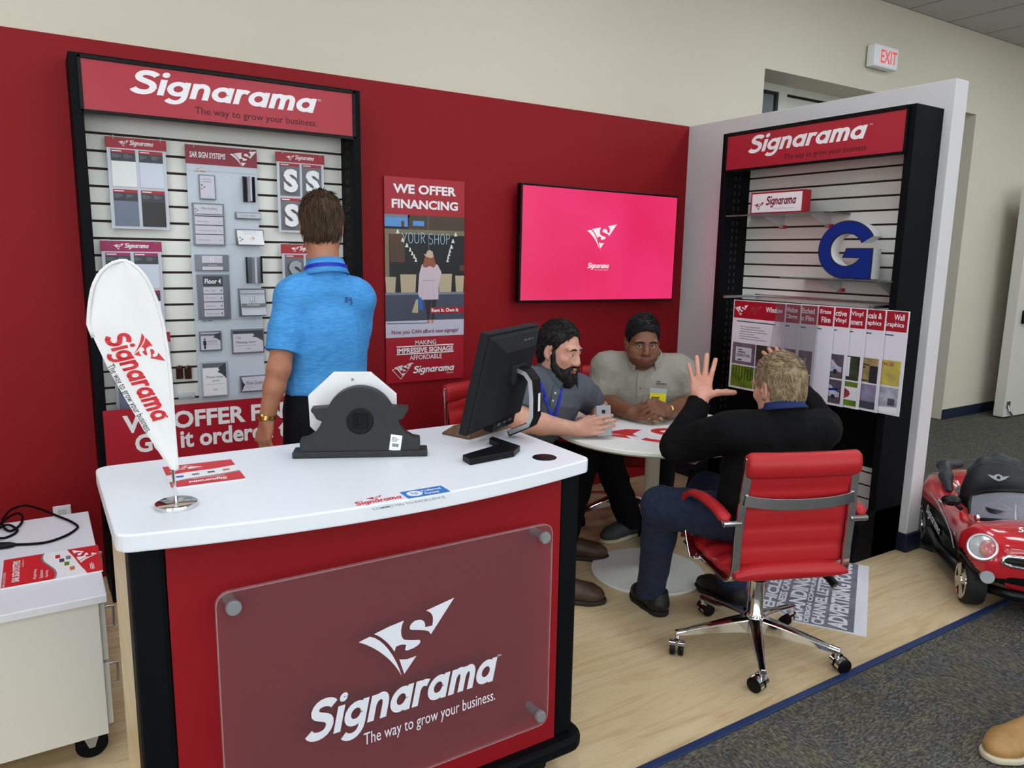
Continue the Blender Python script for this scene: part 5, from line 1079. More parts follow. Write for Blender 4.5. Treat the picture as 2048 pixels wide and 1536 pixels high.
def fold(P, amp, sc, seed=1, st=(1, 1, 1)):
    st = np.array(st, float); w = np.stack([vnoise(P*sc*.5+7, seed+5), vnoise(P*sc*.5+19, seed+6), vnoise(P*sc*.5+31, seed+7)], 1)
    a = 1-np.abs(vnoise(P*sc*st+w*.9, seed)); b = vnoise(P*sc*2.1*st+w, seed+1); return amp*(a*a*1.2-.7+.35*b)
def hframe(fwd, up=(0, 0, 1)):
    f = nv(fwd); r = nv(np.cross(f, up)); u = np.cross(r, f); return np.stack([r, f, u], 1)      # columns right, forward, up
for n_, c, c2 in (('skin_tan', (182,126,98), (168,108,82)), ('skin_fair', (206,158,138), (194,134,114)), ('skin_brown', (126,84,60), (110,70,50)), ('skin_pink', (206,152,132), (190,126,106))): mat(n_, c, .5, noise=(18, c2, .4, .75), sss=.08, bump=(220, .05))
for n_, c in (('lip_fair', (150,88,80)), ('lip_brown', (112,64,54))): mat(n_, c, .4)
mat('eye_white', (196,186,178), .25); mat('iris', (52,36,26), .15); mat('iris_grey', (70,78,72), .15)
for n_, c, c2 in (('hair_brown', (62,46,34), (104,80,58)), ('hair_black', (13,11,11), (25,22,21)), ('hair_jet', (12,12,14), (24,24,28)), ('hair_blond', (122,104,80), (172,150,118))): mat(n_, c, .5, noise=(60, c2, .35, .75, (1, 1, .35)), spec=.35, bump=(160, .5, (1, 1, .3)))
mat('brow_black', (22,18,18), .7); mat('stubble', (92,60,44), .6); mat('shadow_beard', (30,22,19), .7, noise=(90, (54,38,30), .35, .8), bump=(140, .8))

def head(S, c, M, sc=1.0, wide=1.0):
    """skin of the head; local x right, y forward, z up, from a point between the ears"""
    c = np.array(c, float); T = lambda x, y, z: c+M @ (np.array([x*wide, y, z])*sc)
    E = lambda x, y, z, a, b, d, k=.02, op='u', R=None: S.ell(T(x, y, z), (a*wide*sc, b*sc, d*sc), M if R is None else M @ R, k*sc, op)
    E(0, -.012, .04, .074, .096, .085, .01); E(0, .022, -.035, .060, .066, .088, .04)
    E(0, .062, -.096, .026, .024, .02, .035)
    for s in (-1, 1):
        E(s*.046, .008, -.066, .018, .034, .03, .035); E(s*.030, .078, .026, .030, .013, .010, .02); E(s*.044, .058, -.024, .022, .020, .018, .025)
        E(s*.032, .097, .003, .018, .013, .011, .012, 's')
        S.chain([T(s*.016, .080, .004), T(s*.026, .0875, .0095), T(s*.038, .086, .0095), T(s*.048, .076, .002)], [.003*sc, .0036*sc, .0036*sc, .003*sc], .004*sc)
        S.chain([T(s*.018, .081, -.001), T(s*.030, .086, -.0078), T(s*.040, .083, -.0068), T(s*.048, .076, -.002)], [.0028*sc, .003*sc, .003*sc, .0028*sc], .004*sc)
        E(s*.013, .094, -.038, .009, .011, .008, .008); E(s*.0065, .099, -.0455, .0035, .006, .004, .004, 's')
        a_ = math.radians(18)*s; R = np.array([[math.cos(a_), -math.sin(a_), 0], [math.sin(a_), math.cos(a_), 0], [0, 0, 1]])
        E(s*.078, -.012, -.004, .008, .020, .032, .012, 'u', R); E(s*.084, -.008, .0, .006, .012, .021, .006, 's', R); E(s*.079, -.004, -.030, .006, .009, .009, .008, 'u', R); E(s*.080, .004, -.008, .005, .006, .008, .006, 'u', R)
    S.chain([T(0, .085, .018), T(0, .096, -.012), T(0, .105, -.033)], [.009*sc, .0092*sc, .0122*sc], .016*sc)
    S.chain([T(-.024, .083, -.066), T(-.010, .094, -.0625), T(0, .0945, -.064), T(.010, .094, -.0625), T(.024, .083, -.066)], [.004*sc, .0062*sc, .006*sc, .0062*sc, .004*sc], .007*sc)
    S.chain([T(-.022, .083, -.0715), T(0, .0935, -.0755), T(.022, .083, -.0715)], [.004*sc, .0075*sc, .004*sc], .007*sc)
    S.chain([T(-.024, .090, -.0685), T(0, .1015, -.0685), T(.024, .090, -.0685)], [.001, .0014, .001], .003, 's')
    return T
def hand(S, w, d, pn, side, curls, spread=.0, thumb=None, sc=1.0, k=.007):
    """w wrist, d wrist-to-knuckle direction, pn palm normal, side +1/-1 = where the thumb is along cross(d,pn)"""
    w, d, pn = np.array(w, float), nv(d), nv(pn); pn = nv(pn-d*(pn@d)); t = np.cross(d, pn)*side        # thumb side
    L = .088*sc; tips = []
    S.cone(w-d*.02, w+d*.015*sc, .026*sc, .028*sc, .012, flat=(pn, .78))
    kn = []
    for i, (u, l) in enumerate(((.032, .95), (.011, 1.0), (-.011, .96), (-.031, .86))):
        kp = w+d*L*l+t*u*sc; kn.append(kp); S.cone(w+d*.012*sc+t*u*.55*sc, kp, .0145*sc, .0105*sc, .012)
    S.ell(w+d*.045*sc+t*.026*sc+pn*.010*sc, (.016*sc, .030*sc, .014*sc), np.stack([t, d, pn], 1), .012); S.ell(w+d*.04*sc-t*.024*sc+pn*.008*sc, (.014*sc, .032*sc, .012*sc), np.stack([t, d, pn], 1), .012)
    for i, (lens, r) in enumerate((((.042, .026, .021), .0096), ((.046, .029, .022), .0099), ((.043, .027, .022), .0095), ((.034, .021, .019), .0083))):
        p = kn[i]; ang = 0; fd = nv(d+t*spread*(1.5-i)*(1.0)); pts = [p]; rs = [r*1.1*sc]
        for j, l in enumerate(lens):
            ang += curls[i][j]; v = fd*math.cos(ang)+pn*math.sin(ang); p = p+v*l*sc; pts.append(p); rs.append(r*(1-.04*(j+1))*sc)
        S.chain(pts, rs, k*.5); tips.append(p)
    b = w+d*.018*sc+t*.024*sc; th = thumb or ((.75, .55, .35), (.6, .78, .1), (.35, .95, .05)); pts = [b]; rs = [.0135*sc]
    for (a_, c_, e_), l, r in zip(th, (.040, .034, .028), (.0122, .0112, .0098)): v = nv(t*a_+d*c_+pn*e_); b = b+v*l*sc; pts.append(b); rs.append(r*sc)
    S.chain(pts, rs, .008); return kn, tips
def hair_cap(S, c, M, sc=1.0, wide=1.0, th=.012, line=.055, nape=-.07, side=-.035, top=.0, face_y=.115):
    c = np.array(c, float); T = lambda x, y, z: c+M @ (np.array([x*wide, y, z])*sc)
    S.ell(T(0, -.014, .042+top*.4), ((.076+th*.55)*wide*sc, (.098+th)*sc, (.087+th+top)*sc), M, .01); S.ell(T(0, -.035, -.02), ((.070+th*.3)*wide*sc, (.070+th*.4)*sc, .07*sc), M, .03)
    S.ell(T(0, face_y, -.045), (.078*wide*sc, .080*sc, (.05+line)*sc), M, .010, 's'); S.cut(T(0, .070, line+.002), M @ V3(0, .81, -.59), .008)          # face opening
    for s in (-1, 1): S.ell(T(s*.085, -.008, -.018), (.020*sc, .030*sc, .048*sc), M, .010, 's'); S.ell(T(s*.072, .052, -.075), (.03*sc, .06*sc, .085*sc), M, .012, 's')
    S.cut(T(0, 0, nape), M @ V3(0, .25, -1), .02); return T
def strands(par, P, F, M, c, m, n, ln, rad, seed, flow=None, mess=.12):
    """short tapering locks rooted all over the hair shell"""
    rr = np.random.RandomState(seed); cen = P[F].mean(1); ii = rr.choice(len(F), n); b = MB(); I = WM[par.name].inverted()
    A = P[F[:, 1]]-P[F[:, 0]]; B_ = P[F[:, 3]]-P[F[:, 0]]; nn = np.cross(A, B_); nn /= np.linalg.norm(nn, axis=1)[:, None]+1e-9
    for q in ii:
        p, nrm = cen[q], nn[q]; l_ = M.T @ (p-c); f = flow(l_) if flow else V3(0, -.2, -1)
        f = M @ f; f = f-nrm*(f@nrm); f = f/(np.linalg.norm(f)+1e-6)+rr.normal(0, mess, 3); f = f-nrm*(f@nrm)*.85; f = nv(f); L_ = ln*rr.uniform(.6, 1.25)
        e = np.cross(f, nrm); pts = [p-nrm*.002, p+f*L_*.35+nrm*rad*.7, p+f*L_*.7+nrm*rad*.6, p+f*L_+nrm*rad*rr.uniform(-.3, .5+mess*3)]; ws = [rad*1.1, rad*1.2, rad*.8, rad*.1]; vs = []
        for x, w_ in zip(pts, ws): vs += [x+e*w_, x+nrm*w_*.6, x-e*w_]
        b.add([tuple(I @ Vector(v)) for v in vs], [(3*i+j, 3*i+(j+1) % 3, 3*i+3+(j+1) % 3, 3*i+3+j) for i in range(3) for j in range(3)])
    return b
def add_hair(par, c, M, m, sc=1, wide=1, n=700, ln=.035, rad=.0022, seed=1, flow=None, h=.0035, rough=.003, mess=.12, **kw):
    c = np.array(c, float); S = SDF(c-.16*sc, c+.17*sc, h); hair_cap(S, c, M, sc, wide, **kw); P, F = S.mesh(); d = rough*vnoise((P @ M)*np.array([90, 60, 45]), seed)
    b = strands(par, P, F, M, c, m, n, ln, rad, seed, flow, mess)
    o = to_obj(P, F, 'hair', m, par, disp=d); me = o.data
    bm = bmesh.new(); bm.from_mesh(me); vs = [bm.verts.new(v) for v in b.v]
    for f in b.f: bm.faces.new([vs[i] for i in f]).smooth = True
    bm.to_mesh(me); bm.free(); return o
def eyes(par, T, M, gaze, iris, sc=1.0):
    I = WM[par.name].inverted(); g = M @ nv(gaze)
    for s in (-1, 1):
        p = T(s*.0325, .0762, .002); b = MB(); b.sphere(tuple(I @ Vector(p)), .0122*sc, 14, 'eye_white'); q = p+g*.0072*sc
        b.sphere(tuple(I @ Vector(q)), .0068*sc, 10, iris); b.build('eye', None, par, smooth=180)
def brows(par, T, m, hit, M, h=.0036, tilt=0, lift=0):
    I = WM[par.name].inverted()
    for s in (-1, 1): MB().tube([I @ Vector(hit(T(s*x, .16, z+lift+tilt*(.03-x)), -M[:, 1])+M[:, 1]*.0005) for x, y, z in ((.014, .0925, .024), (.026, .0945, .0275), (.038, .0895, .0275), (.050, .078, .021))], [h*.8, h*1.1, h, h*.5], 7).build('eyebrow', m, par, smooth=180)
def sleeve_cut(S, p, d): d = nv(d); p = np.array(p, float); S.cut(p, d, .003, box=(p-.14, p+.14)); return S
def shoe(par, heel, toe, m, sole, name='shoe', up=.105, wid=.046, h=.004, lace=None):
    heel, toe = np.array(heel, float), np.array(toe, float); f = nv((toe-heel)*V3(1, 1, 0)); r = np.cross(f, V3(0, 0, 1)); z0 = min(heel[2], toe[2]); S = SDF(np.minimum(heel, toe)-.09, np.maximum(heel, toe)+V3(.09, .09, .16), h); L = np.linalg.norm((toe-heel)*V3(1, 1, 0))
    g = lambda x, y, z: heel*V3(1, 1, 0)+V3(0, 0, z0)+f*x*L+r*y+V3(0, 0, z)
    S.chain([g(.13, 0, .045), g(.45, 0, .05), g(.72, 0, .042), g(.86, 0, .034)], [wid*.86, wid*.92, wid, wid*.80], .03, flat=((0, 0, 1), .82)); S.cone(g(.15, 0, .05), g(.17, 0, up), .040, .041, .03); S.cone(g(.2, 0, .085), g(.55, 0, .06), .034, .03, .03)
    S.cut(g(0, 0, .012), (0, 0, -1), .004); S.cut(g(0, 0, up), (0, 0, 1), .004); P, F = S.mesh(); o = to_obj(P, F, name, m, par)
    S = SDF(np.minimum(heel, toe)-.09, np.maximum(heel, toe)+V3(.09, .09, .1), h); S.chain([g(.13, 0, .01), g(.45, 0, .01), g(.72, 0, .01), g(.88, 0, .01)], [wid*.9, wid*.93, wid*1.06, wid*.86], .03); S.cut(g(0, 0, .001), (0, 0, -1), .003); S.cut(g(0, 0, .022), (0, 0, 1), .003); P, F = S.mesh(); to_obj(P, F, 'sole', sole, o)
    if lace:
        b = MB(); I = WM[par.name].inverted()
        for k in range(4): x = .36+.075*k; zz = .103-.012*k; b.tube([I @ Vector(g(x, -.024, zz-.008)), I @ Vector(g(x+.01, 0, zz)), I @ Vector(g(x+.03, .024, zz-.008))], .003, 6)
        b.build('lace', lace, o, smooth=180)
    return o
def limb(S, a, b, ra, rb, bulge=0, k=.02, flat=None):
    a, b = np.array(a, float), np.array(b, float); m = a*.62+b*.38; S.chain([a, m, b], [ra, ra*.5+rb*.5+bulge, rb], k, flat=flat)
def torso(S, pel, chest, neck, shL, shR, f, wch=.165, dch=.105, wab=.15, dab=.105, wpe=.165, o=0.0, k=.06, belly=0):
    """pelvis to shoulders; f forward; o swells everything (clothing)"""
    up = nv(neck-pel); fw = nv(f-up*(f@up)); M = np.stack([np.cross(fw, up), fw, up], 1); H = np.linalg.norm(neck-pel)
    S.ell(pel+up*.0, (wpe+o, .115+o, .12), M, .03); mid = pel*.55+chest*.45+fw*(.01+belly); S.ell(mid, (wab+o, dab+o+belly, .19), M, k); S.ell(chest, (wch+o, dch+o, .20), M, k)
    S.cone(shL*.8+neck*.2, shR*.8+neck*.2, .062+o, .062+o, .05); S.cone(neck-up*.065, shL, .055+o, .056+o, .04); S.cone(neck-up*.065, shR, .055+o, .056+o, .04)
    return M
def collar(par, c, up, fwd, r, m, h=.035, open_=40, name='collar', out=.012, tip=.03, th=.003):
    """turned-down shirt collar: a band around the neck, open at the front, with two points"""
    up = nv(up); fwd = nv(np.array(fwd)-up*(np.array(fwd)@up)); rt = np.cross(fwd, up); I = WM[par.name].inverted(); rings = []; n = 30
    for i in range(n+1):
        a = math.radians(open_/2+(360-open_)*i/n); e = min(i, n-i)/n; pt = max(0, 1-e*7); d = fwd*math.cos(a)+rt*math.sin(a)
        q = lambda rr, zz: I @ Vector(np.array(c)+d*rr+up*zz-fwd*0)
        lo = -h*.45-tip*pt; rings.append([q(r, 0), q(r-.001, h*.75), q(r+.004, h*.85), q(r+out, h*.2), q(r+out+.010+.012*pt, lo), q(r+out+.006+.012*pt, lo-.002), q(r+out-.004, h*.15)])
    return MB().loft(rings).build(name, m, par, smooth=180)
from mathutils.bvhtree import BVHTree
def skinner(P, F):
    t = BVHTree.FromPolygons([tuple(p) for p in P], [tuple(f) for f in F])
    def hit(p, d):
        r = t.ray_cast(Vector(p), Vector(nv(d))); return np.array(r[0]) if r[0] is not None else np.array(p)+nv(d)*.35
    return hit
def ribbon(par, pts, wdt, m, name, ref, th=.0012):
    I = WM[par.name].inverted(); return MB().tube([I @ Vector(p) for p in pts], 1, 4, flat=(wdt/2, th, tuple(ref))).build(name, m, par)
def watch(par, w, d, r, m, dial, fn):
    I = WM[par.name].inverted(); w, d, fn = np.array(w, float), nv(d), nv(fn); e = np.cross(d, fn); n = 28; rings = []
    b = MB()
    for i in range(n):
        a = 2*PI*i/n; q = w+(fn*math.cos(a)*.88+e*math.sin(a))*r; rr = (fn*math.cos(a)+e*math.sin(a)); rings.append([I @ Vector(q+d*x+rr*z) for x, z in ((-.008, 0), (-.008, .003), (.008, .003), (.008, 0))])
    o = b.loft(rings+[rings[0]], cap=False).build('watch_strap', m, par, smooth=60)
    c = w+fn*(r*.88+.003); f_ = MB(); f_.cyl(I @ Vector(c-fn*.002), I @ Vector(c+fn*.006), .017, .0155, 24); f_.build('watch_case', dial, o, smooth=50); return o
def person(label, base): return thing('person', label, 'person', tuple(base))
rayhit = lambda hit, u, v: hit(np.array(CAM), np.array(_ray(u, v)))
d_ = lambda u, v, z: np.array(D(u, v, z)); z_ = lambda u, v, z: np.array(Z(u, v, z))
UPV = V3(0, 0, 1)
mat('polo_blue', (52,138,210), .75, noise=(26, (84,166,232), .35, .7, (1, 1, 7)), bump=(500, .1)); mat('navy_trousers', (13,16,26), .85, spec=.3); mat('polo_grey', (80,86,96), .8, bump=(500, .12)); mat('black_trousers', (10,11,14), .9, spec=.2)
mat('shirt_khaki', (150,147,136), .8, bump=(420, .12)); mat('jacket_black', (9,9,11), .9, spec=.2, bump=(120, .2)); mat('jeans', (18,28,52), .85, noise=(35, (30,44,74), .35, .75), bump=(500, .2)); mat('collar_blue', (20,38,92), .8)
mat('lanyard_blue', (28,50,190), .5); mat('phone_grey', (150,153,158), .45, metal=.2); mat('gold', (206,170,96), .25, metal=.9); mat('shoe_black', (20,19,20), .5, bump=(120, .3)); mat('sole_black', (14,14,14), .7); mat('shoe_brown', (62,44,36), .45, noise=(12, (88,62,46), .35, .75)); mat('sole_brown', (40,30,26), .7); mat('shoe_grey', (58,62,64), .7); mat('sole_cream', (196,186,160), .6); mat('badge_yellow', (236,222,24), .5); mat('thread', (24,60,120), .6); mat('button', (214,214,210), .4); mat('seam_blue', (30,92,160), .7)

# ---------------------------------------------------------------- standing man in the blue polo
def build_p1():
    b_ = V3(-2.885, -.90, 0); t = person('standing person in a bright blue polo and dark trousers, back turned, facing the slatwall', b_)
    shL, shR = d_(584, 596, 2.98), d_(716, 599, 3.13); nk = (shL+shR)/2+V3(0, 0, .110); f = nv(np.cross(nv(shR-shL), UPV))*-1; f = np.cross(UPV, nv(shR-shL)); rt = nv(shR-shL)
    pel = V3(*(b_[:2]+.0), .94)+f*-.0; chest = (shL+shR)/2-V3(0, 0, .14)+f*.01; hc = d_(643, 452, 3.05); hM = hframe((.31, .94, -.10)); 
    elL, wrL, tipL = d_(558, 737, 2.93), d_(533, 838, 2.93), d_(527, 890, 2.93); elR = shR+V3(0, 0, -.27)+f*.10+rt*.0; wrR = elR+f*.22-rt*.10+V3(0, 0, .02)
    hips = [pel-rt*.09-V3(0, 0, .04), pel+rt*.09-V3(0, 0, .04)]; kn = [h_+V3(0, 0, -.42)+f*.02 for h_ in hips]; an = [V3(h_[0], h_[1], .09)-f*.02 for h_ in hips]
    S = SDF((-3.35, -1.25, 0), (-2.45, -.45, 1.84), .0055)
    torso(S, pel, chest, nk, shL, shR, f, wch=.145, wab=.14); head(S, hc, hM); S.cone(hc+hM @ V3(0, -.03, -.05), nk-V3(0, 0, .02), .058, .066, .03)
    for s_, e_, w_ in ((shL, elL, wrL), (shR, elR, wrR)): limb(S, s_, e_, .055, .044); limb(S, e_, w_, .043, .029, .004)
    for h_, k_, a_ in zip(hips, kn, an): limb(S, h_, k_, .085, .058); limb(S, k_, a_, .055, .04, .006); S.cone(a_, a_+f*.13-V3(0, 0, .05), .038, .03, .02)
    hand(S, wrL, tipL-wrL, nv(f*.25+rt*.95), 1 if np.cross(nv(tipL-wrL), rt)@f > 0 else -1, [(.35, .5, .35), (.4, .6, .4), (.45, .65, .4), (.5, .65, .4)], .03, sc=1.0)
    hand(S, wrR, f-rt*.3, -UPV, -1, [(.5, .7, .4)]*4)
    P, F = S.mesh(); body = to_obj(P, F, 'body', 'skin_tan', t)
    add_hair(t, hc, hM, 'hair_brown', n=1500, ln=.05, rad=.0022, seed=4, th=.011, nape=-.078, mess=.07, flow=lambda l: V3(-.5*np.sign(l[0])*0+l[0]*2, -.35, -1.0 if l[2] < .09 else -.3))
    # polo shirt
    S = SDF((-3.35, -1.25, .9), (-2.45, -.5, 1.62), .0055); torso(S, pel+V3(0, 0, .03), chest, nk, shL, shR, f, wch=.158, wab=.158, wpe=.165, dch=.112, o=.012)
    for s_, e_ in ((shL, elL), (shR, elR)): dv = nv(e_-s_); q = S.twin(); limb(q, s_, s_+dv*.34, .070, .070); q.cut(s_+dv*.225, dv*.9+V3(0, 0, -.1), .003); S.join(q, .025)
    S.cone(hc+hM @ V3(0, -.03, -.06), nk, .054, .062, .003, 's')
    S.cut((0, 0, .985), (0, 0, -1), .004); S.cone(nk-V3(0, 0, .05), nk-f*.01, .088, .074, .03); S.cone(hc+hM @ V3(0, -.03, -.06), nk, .054, .062, .003, 's'); S.cut(nk+V3(0, 0, .012), nv(UPV+f*.2), .01, box=(nk-.10, nk+.12)); P, F = S.mesh(); sh = to_obj(P, F, 'polo_shirt', 'polo_blue', t, disp=fold(P, .006, 7, 3, (1, 1, .45))+fold(P, .0025, 22, 8, (1, 1, .5)))
    collar(t, nk+V3(0, 0, .004)-f*.010, UPV+f*.25, f, .069, 'polo_blue', h=.048, open_=60, out=.013)
    lp = []
    for i in range(25): a = math.radians(20+320*i/24); lp.append(nk+V3(0, 0, .004)-f*.010+(f*math.cos(a)+rt*math.sin(a))*.0845+UPV*(.006-.022*math.cos(a)))
    ribbon(t, lp, .014, 'lanyard_blue', 'lanyard', UPV, .0015)
    hit = skinner(P, F); c = hit(chest+rt*.062-f*.5+V3(0, 0, .135), f)-f*.001; up_ = nv(UPV*.9+f*.35); xm = frame(c-f*.0, rt, up_, np.cross(rt, up_)); b = MB(WM[t.name].inverted() @ xm); put(b, 'FJ', -.014, -.016, .028, .032, .007, bold=.02); b.build('embroidery', 'thread', sh)
    # trousers, belt, shoes
    S = SDF((-3.25, -1.25, .02), (-2.55, -.5, 1.05), .006); up = nv(nk-pel); S.ell(pel+V3(0, 0, .02), (.172, .125, .12), np.stack([rt, f, UPV], 1), .03)
    for h_, k_, a_ in zip(hips, kn, an): limb(S, h_, k_, .098, .078); limb(S, k_, a_-V3(0, 0, .05), .078, .068)
    S.cut((0, 0, .03), (0, 0, -1)); S.cut((0, 0, 1.03), (0, 0, 1)); P, F = S.mesh(); to_obj(P, F, 'trousers', 'navy_trousers', t, disp=fold(P, .005, 8, 5, (1, 1, .4)))
    for a_ in an: shoe(t, V3(a_[0], a_[1], 0)-f*.07, V3(a_[0], a_[1], 0)+f*.20, 'shoe_black', 'sole_black', h=.005)
    watch(t, wrL+nv(elL-wrL)*.012, elL-wrL, .0335, 'gold', 'gold', -rt*.9-f*.4)
build_p1()

# ---------------------------------------------------------------- bearded man with the phone
def build_p2():
    t = person('bearded person in a grey polo and blue lanyard, holding a phone at the table', (-1.86, -.70, 0))
    shL, shR = d_(1160, 781, 3.62), d_(1052, 769, 3.35); rt = nv(shR-shL); nk = (shL+shR)/2+V3(0, 0, .06)+V3(.0, -.01, 0); f = nv(np.cross(UPV, rt)); hc = d_(1119, 703, 3.42); hM = hframe((.36, -.90, -.12), (.08, 0, 1))
    pel = V3(-1.86, -.72, .56); chest = (shL+shR)/2+V3(0, 0, -.13)-f*.04
    elR, wrR = d_(1040, 842, 3.24), z_(1150, 858, .785); elL, wrL = z_(1196, 818, .78), V3(-1.675, -1.20, .80)
    hips = [pel-rt*.10+f*.02-V3(0, 0, .02), pel+rt*.10+f*.02-V3(0, 0, .02)]; kn = [V3(-1.62, -1.02, .54), V3(-1.88, -1.10, .54)]; an = [V3(-1.655, -.93, .11), V3(-1.945, -1.30, .11)]
    S = SDF((-2.35, -1.62, 0), (-1.30, -.42, 1.33), .005)
    torso(S, pel, chest, nk, shL, shR, f, wch=.155, wab=.15, o=-.010); T = head(S, hc, hM, 1.0); S.cone(hc+hM @ V3(0, -.025, -.05), nk-V3(0, 0, .03), .060, .068, .03)
    for s_, e_, w_ in ((shL, elL, wrL), (shR, elR, wrR)): limb(S, s_, e_, .058, .050); limb(S, e_, w_, .053, .032, .005)
    for h_, k_, a_ in zip(hips, kn, an): limb(S, h_, k_, .085, .058); limb(S, k_, a_, .055, .04, .006)
    ph = d_(1208, 842, 3.37); right = np.array(CR); upc = np.array(CU); toward = -np.array(CF)
    # right hand wraps the phone from its left edge: fingers cross the phone's back (towards the viewer)
    wr = wrR+nv(wrR-elR)*.01; hd = nv(ph+right*-.030+upc*-.022-wr); hand(S, wr, hd, nv(-toward*.9+right*.1), 1 if np.cross(hd, -toward)@UPV > 0 else -1, [(.10, .30, .35), (.12, .32, .35), (.12, .34, .35), (.15, .36, .4)], .02, thumb=((.3, .75, .55), (.05, .9, .45), (-.1, .95, .2)), sc=1.0)
    hl = nv(ph+right*.0+upc*-.03-toward*.03-wrL); hand(S, wrL, hl, nv(toward*.6+UPV*.3), 1, [(.3, .5, .3)]*4, .0, sc=.98)
    P, F = S.mesh(); cen = P[F].mean(1); L = (cen-hc) @ hM/1.03; lip = (L[:, 1] > .084) & (np.abs(L[:, 0]) < .023) & (L[:, 2] < -.060) & (L[:, 2] > -.080); to_obj(P, F, 'body', ['skin_fair', 'lip_fair'], t, mi=lip.astype(int))
    eyes(t, T, hM, (-.25, 1, -.12), 'iris_grey', 1.0); brows(t, T, 'brow_black', skinner(P, F), hM, .0042, .06)
    add_hair(t, hc, hM, 'hair_black', 1.0, n=1000, ln=.022, rad=.0022, seed=8, th=.008, top=.008, nape=-.06, line=.080, mess=.2, flow=lambda l: V3(.4, -.2 if l[1] > .03 else -.5, .35 if l[2] > .09 else -1))
    # beard
    S = SDF(hc-.16, hc+.17, .0035); E = lambda x, y, z, a, b, c_, k=.02, op='u': S.ell(T(x, y, z), (a, b, c_), hM, k, op)
    E(0, .052, -.108, .048, .044, .034, .02); E(0, .064, -.130, .034, .032, .026, .025)
    for s in (-1, 1):
        S.chain([T(s*.070, .010, .012), T(s*.069, .012, -.02), T(s*.060, .026, -.062), T(s*.044, .058, -.092), T(s*.012, .078, -.108)], [.007, .010, .017, .022, .024], .012)
        S.chain([T(s*.003, .094, -.055), T(s*.020, .090, -.058), T(s*.032, .078, -.074)], [.006, .0065, .009], .01); S.chain([T(s*.032, .078, -.074), T(s*.030, .074, -.095)], [.009, .014], .01)
    E(0, .084, -.092, .020, .012, .010, .012)
    P, F = S.mesh(); b = strands(t, P, F, hM, hc, None, 900, .016, .0018, 5, lambda l: V3(l[0]*2, .25, -1), .2); o = to_obj(P, F, 'beard', 'hair_black', t, disp=.004*vnoise((P @ hM)*np.array([80, 80, 45]), 3)); bm = bmesh.new(); bm.from_mesh(o.data); vs = [bm.verts.new(v) for v in b.v]; [bm.faces.new([vs[i] for i in f_]) for f_ in b.f]; bm.to_mesh(o.data); bm.free()
    # polo
    S = SDF((-2.35, -1.45, .48), (-1.35, -.42, 1.20), .0055); torso(S, pel, chest, nk, shL, shR, f, wch=.168, wab=.165, wpe=.175, o=.012)
    for s_, e_, l_ in ((shL, elL, .17), (shR, elR, .15)): dv = nv(e_-s_); q = S.twin(); limb(q, s_, s_+dv*.26, .072, .068); q.cut(s_+dv*l_, dv, .003); S.join(q, .03)
    S.cone(hc+hM @ V3(0, -.02, -.07), nk-V3(0, 0, .01), .062, .070, .003, 's'); S.cone(nk+f*.07+V3(0, 0, .04), nk+f*.10-V3(0, 0, .05), .034, .006, .004, 's'); 
    P, F = S.mesh(); sh = to_obj(P, F, 'polo_shirt', 'polo_grey', t, disp=fold(P, .007, 8, 13, (1, 1, .5))+fold(P, .002, 24, 18))
    collar(t, nk+f*.012+V3(0, 0, .016), UPV+f*.40, f, .082, 'polo_grey', h=.042, open_=60, tip=.04, out=.016)
    I = WM[t.name].inverted(); hit = skinner(P, F); fr = lambda u, v: rayhit(hit, u, v)
    pl = MB(); pl.tube([I @ Vector(fr(0, z)) for z in ()]+[I @ Vector(fr(u, v)+f*.001) for u, v in ((1112, 772), (1109, 784), (1106, 798), (1104, 812))], 1, 4, flat=(.016, .003, tuple(rt))); pl.build('placket', 'polo_grey', sh)
    for q in ((1109, 786), (1104, 801)): MB().sphere(tuple(I @ Vector(fr(*q)+f*.003)), (.006, .006, .006), 8).build('button', 'button', sh, smooth=180)
    for px in (((1080, 764), (1084, 778), (1089, 795), (1094, 810), (1100, 824), (1106, 838)), ((1124, 776), (1121, 788), (1117, 803), (1113, 818), (1109, 832), (1107, 842))): ribbon(t, [fr(*q)+f*.004 for q in px], .015, 'lanyard_blue', 'lanyard', rt, .0012)
    # trousers and boots
    S = SDF((-2.25, -1.55, .02), (-1.35, -.48, .78), .006); S.ell(pel, (.18, .14, .12), np.stack([rt, f, UPV], 1), .03)
    for h_, k_, a_ in zip(hips, kn, an): limb(S, h_, k_, .10, .08); limb(S, k_, a_-V3(0, 0, .03), .078, .062)
    S.cut((0, 0, .05), (0, 0, -1)); P, F = S.mesh(); to_obj(P, F, 'trousers', 'black_trousers', t, disp=fold(P, .005, 9, 5))
    for toe in (z_(1213, 1117, .0), z_(1207, 1204, .0)): shoe(t, toe+V3(-.20, .20, 0)*V3(1, .75, 0), toe, 'shoe_brown', 'sole_brown', name='boot', up=.125, wid=.050)
    # the phone is a thing of its own
    tp = thing('phone', 'silver smartphone held upright by the bearded person', 'phone', frame(tuple(ph-toward*.004), tuple(right*.985+upc*.05), tuple(nv(upc*1.0-right*.05)), tuple(toward)))
    MB().slab(-.034, -.068, .068, .138, -.004, .004).build('case', 'phone_grey', tp, bevel=.003); b = MB(); b.slab(-.008, .034, .016, .016, .004, .0055); b.build('camera_lens', 'black_satin', tp, bevel=.001); MB().slab(-.031, -.058, .062, .118, -.0045, -.0038).build('screen', 'black_satin', tp)
build_p2()

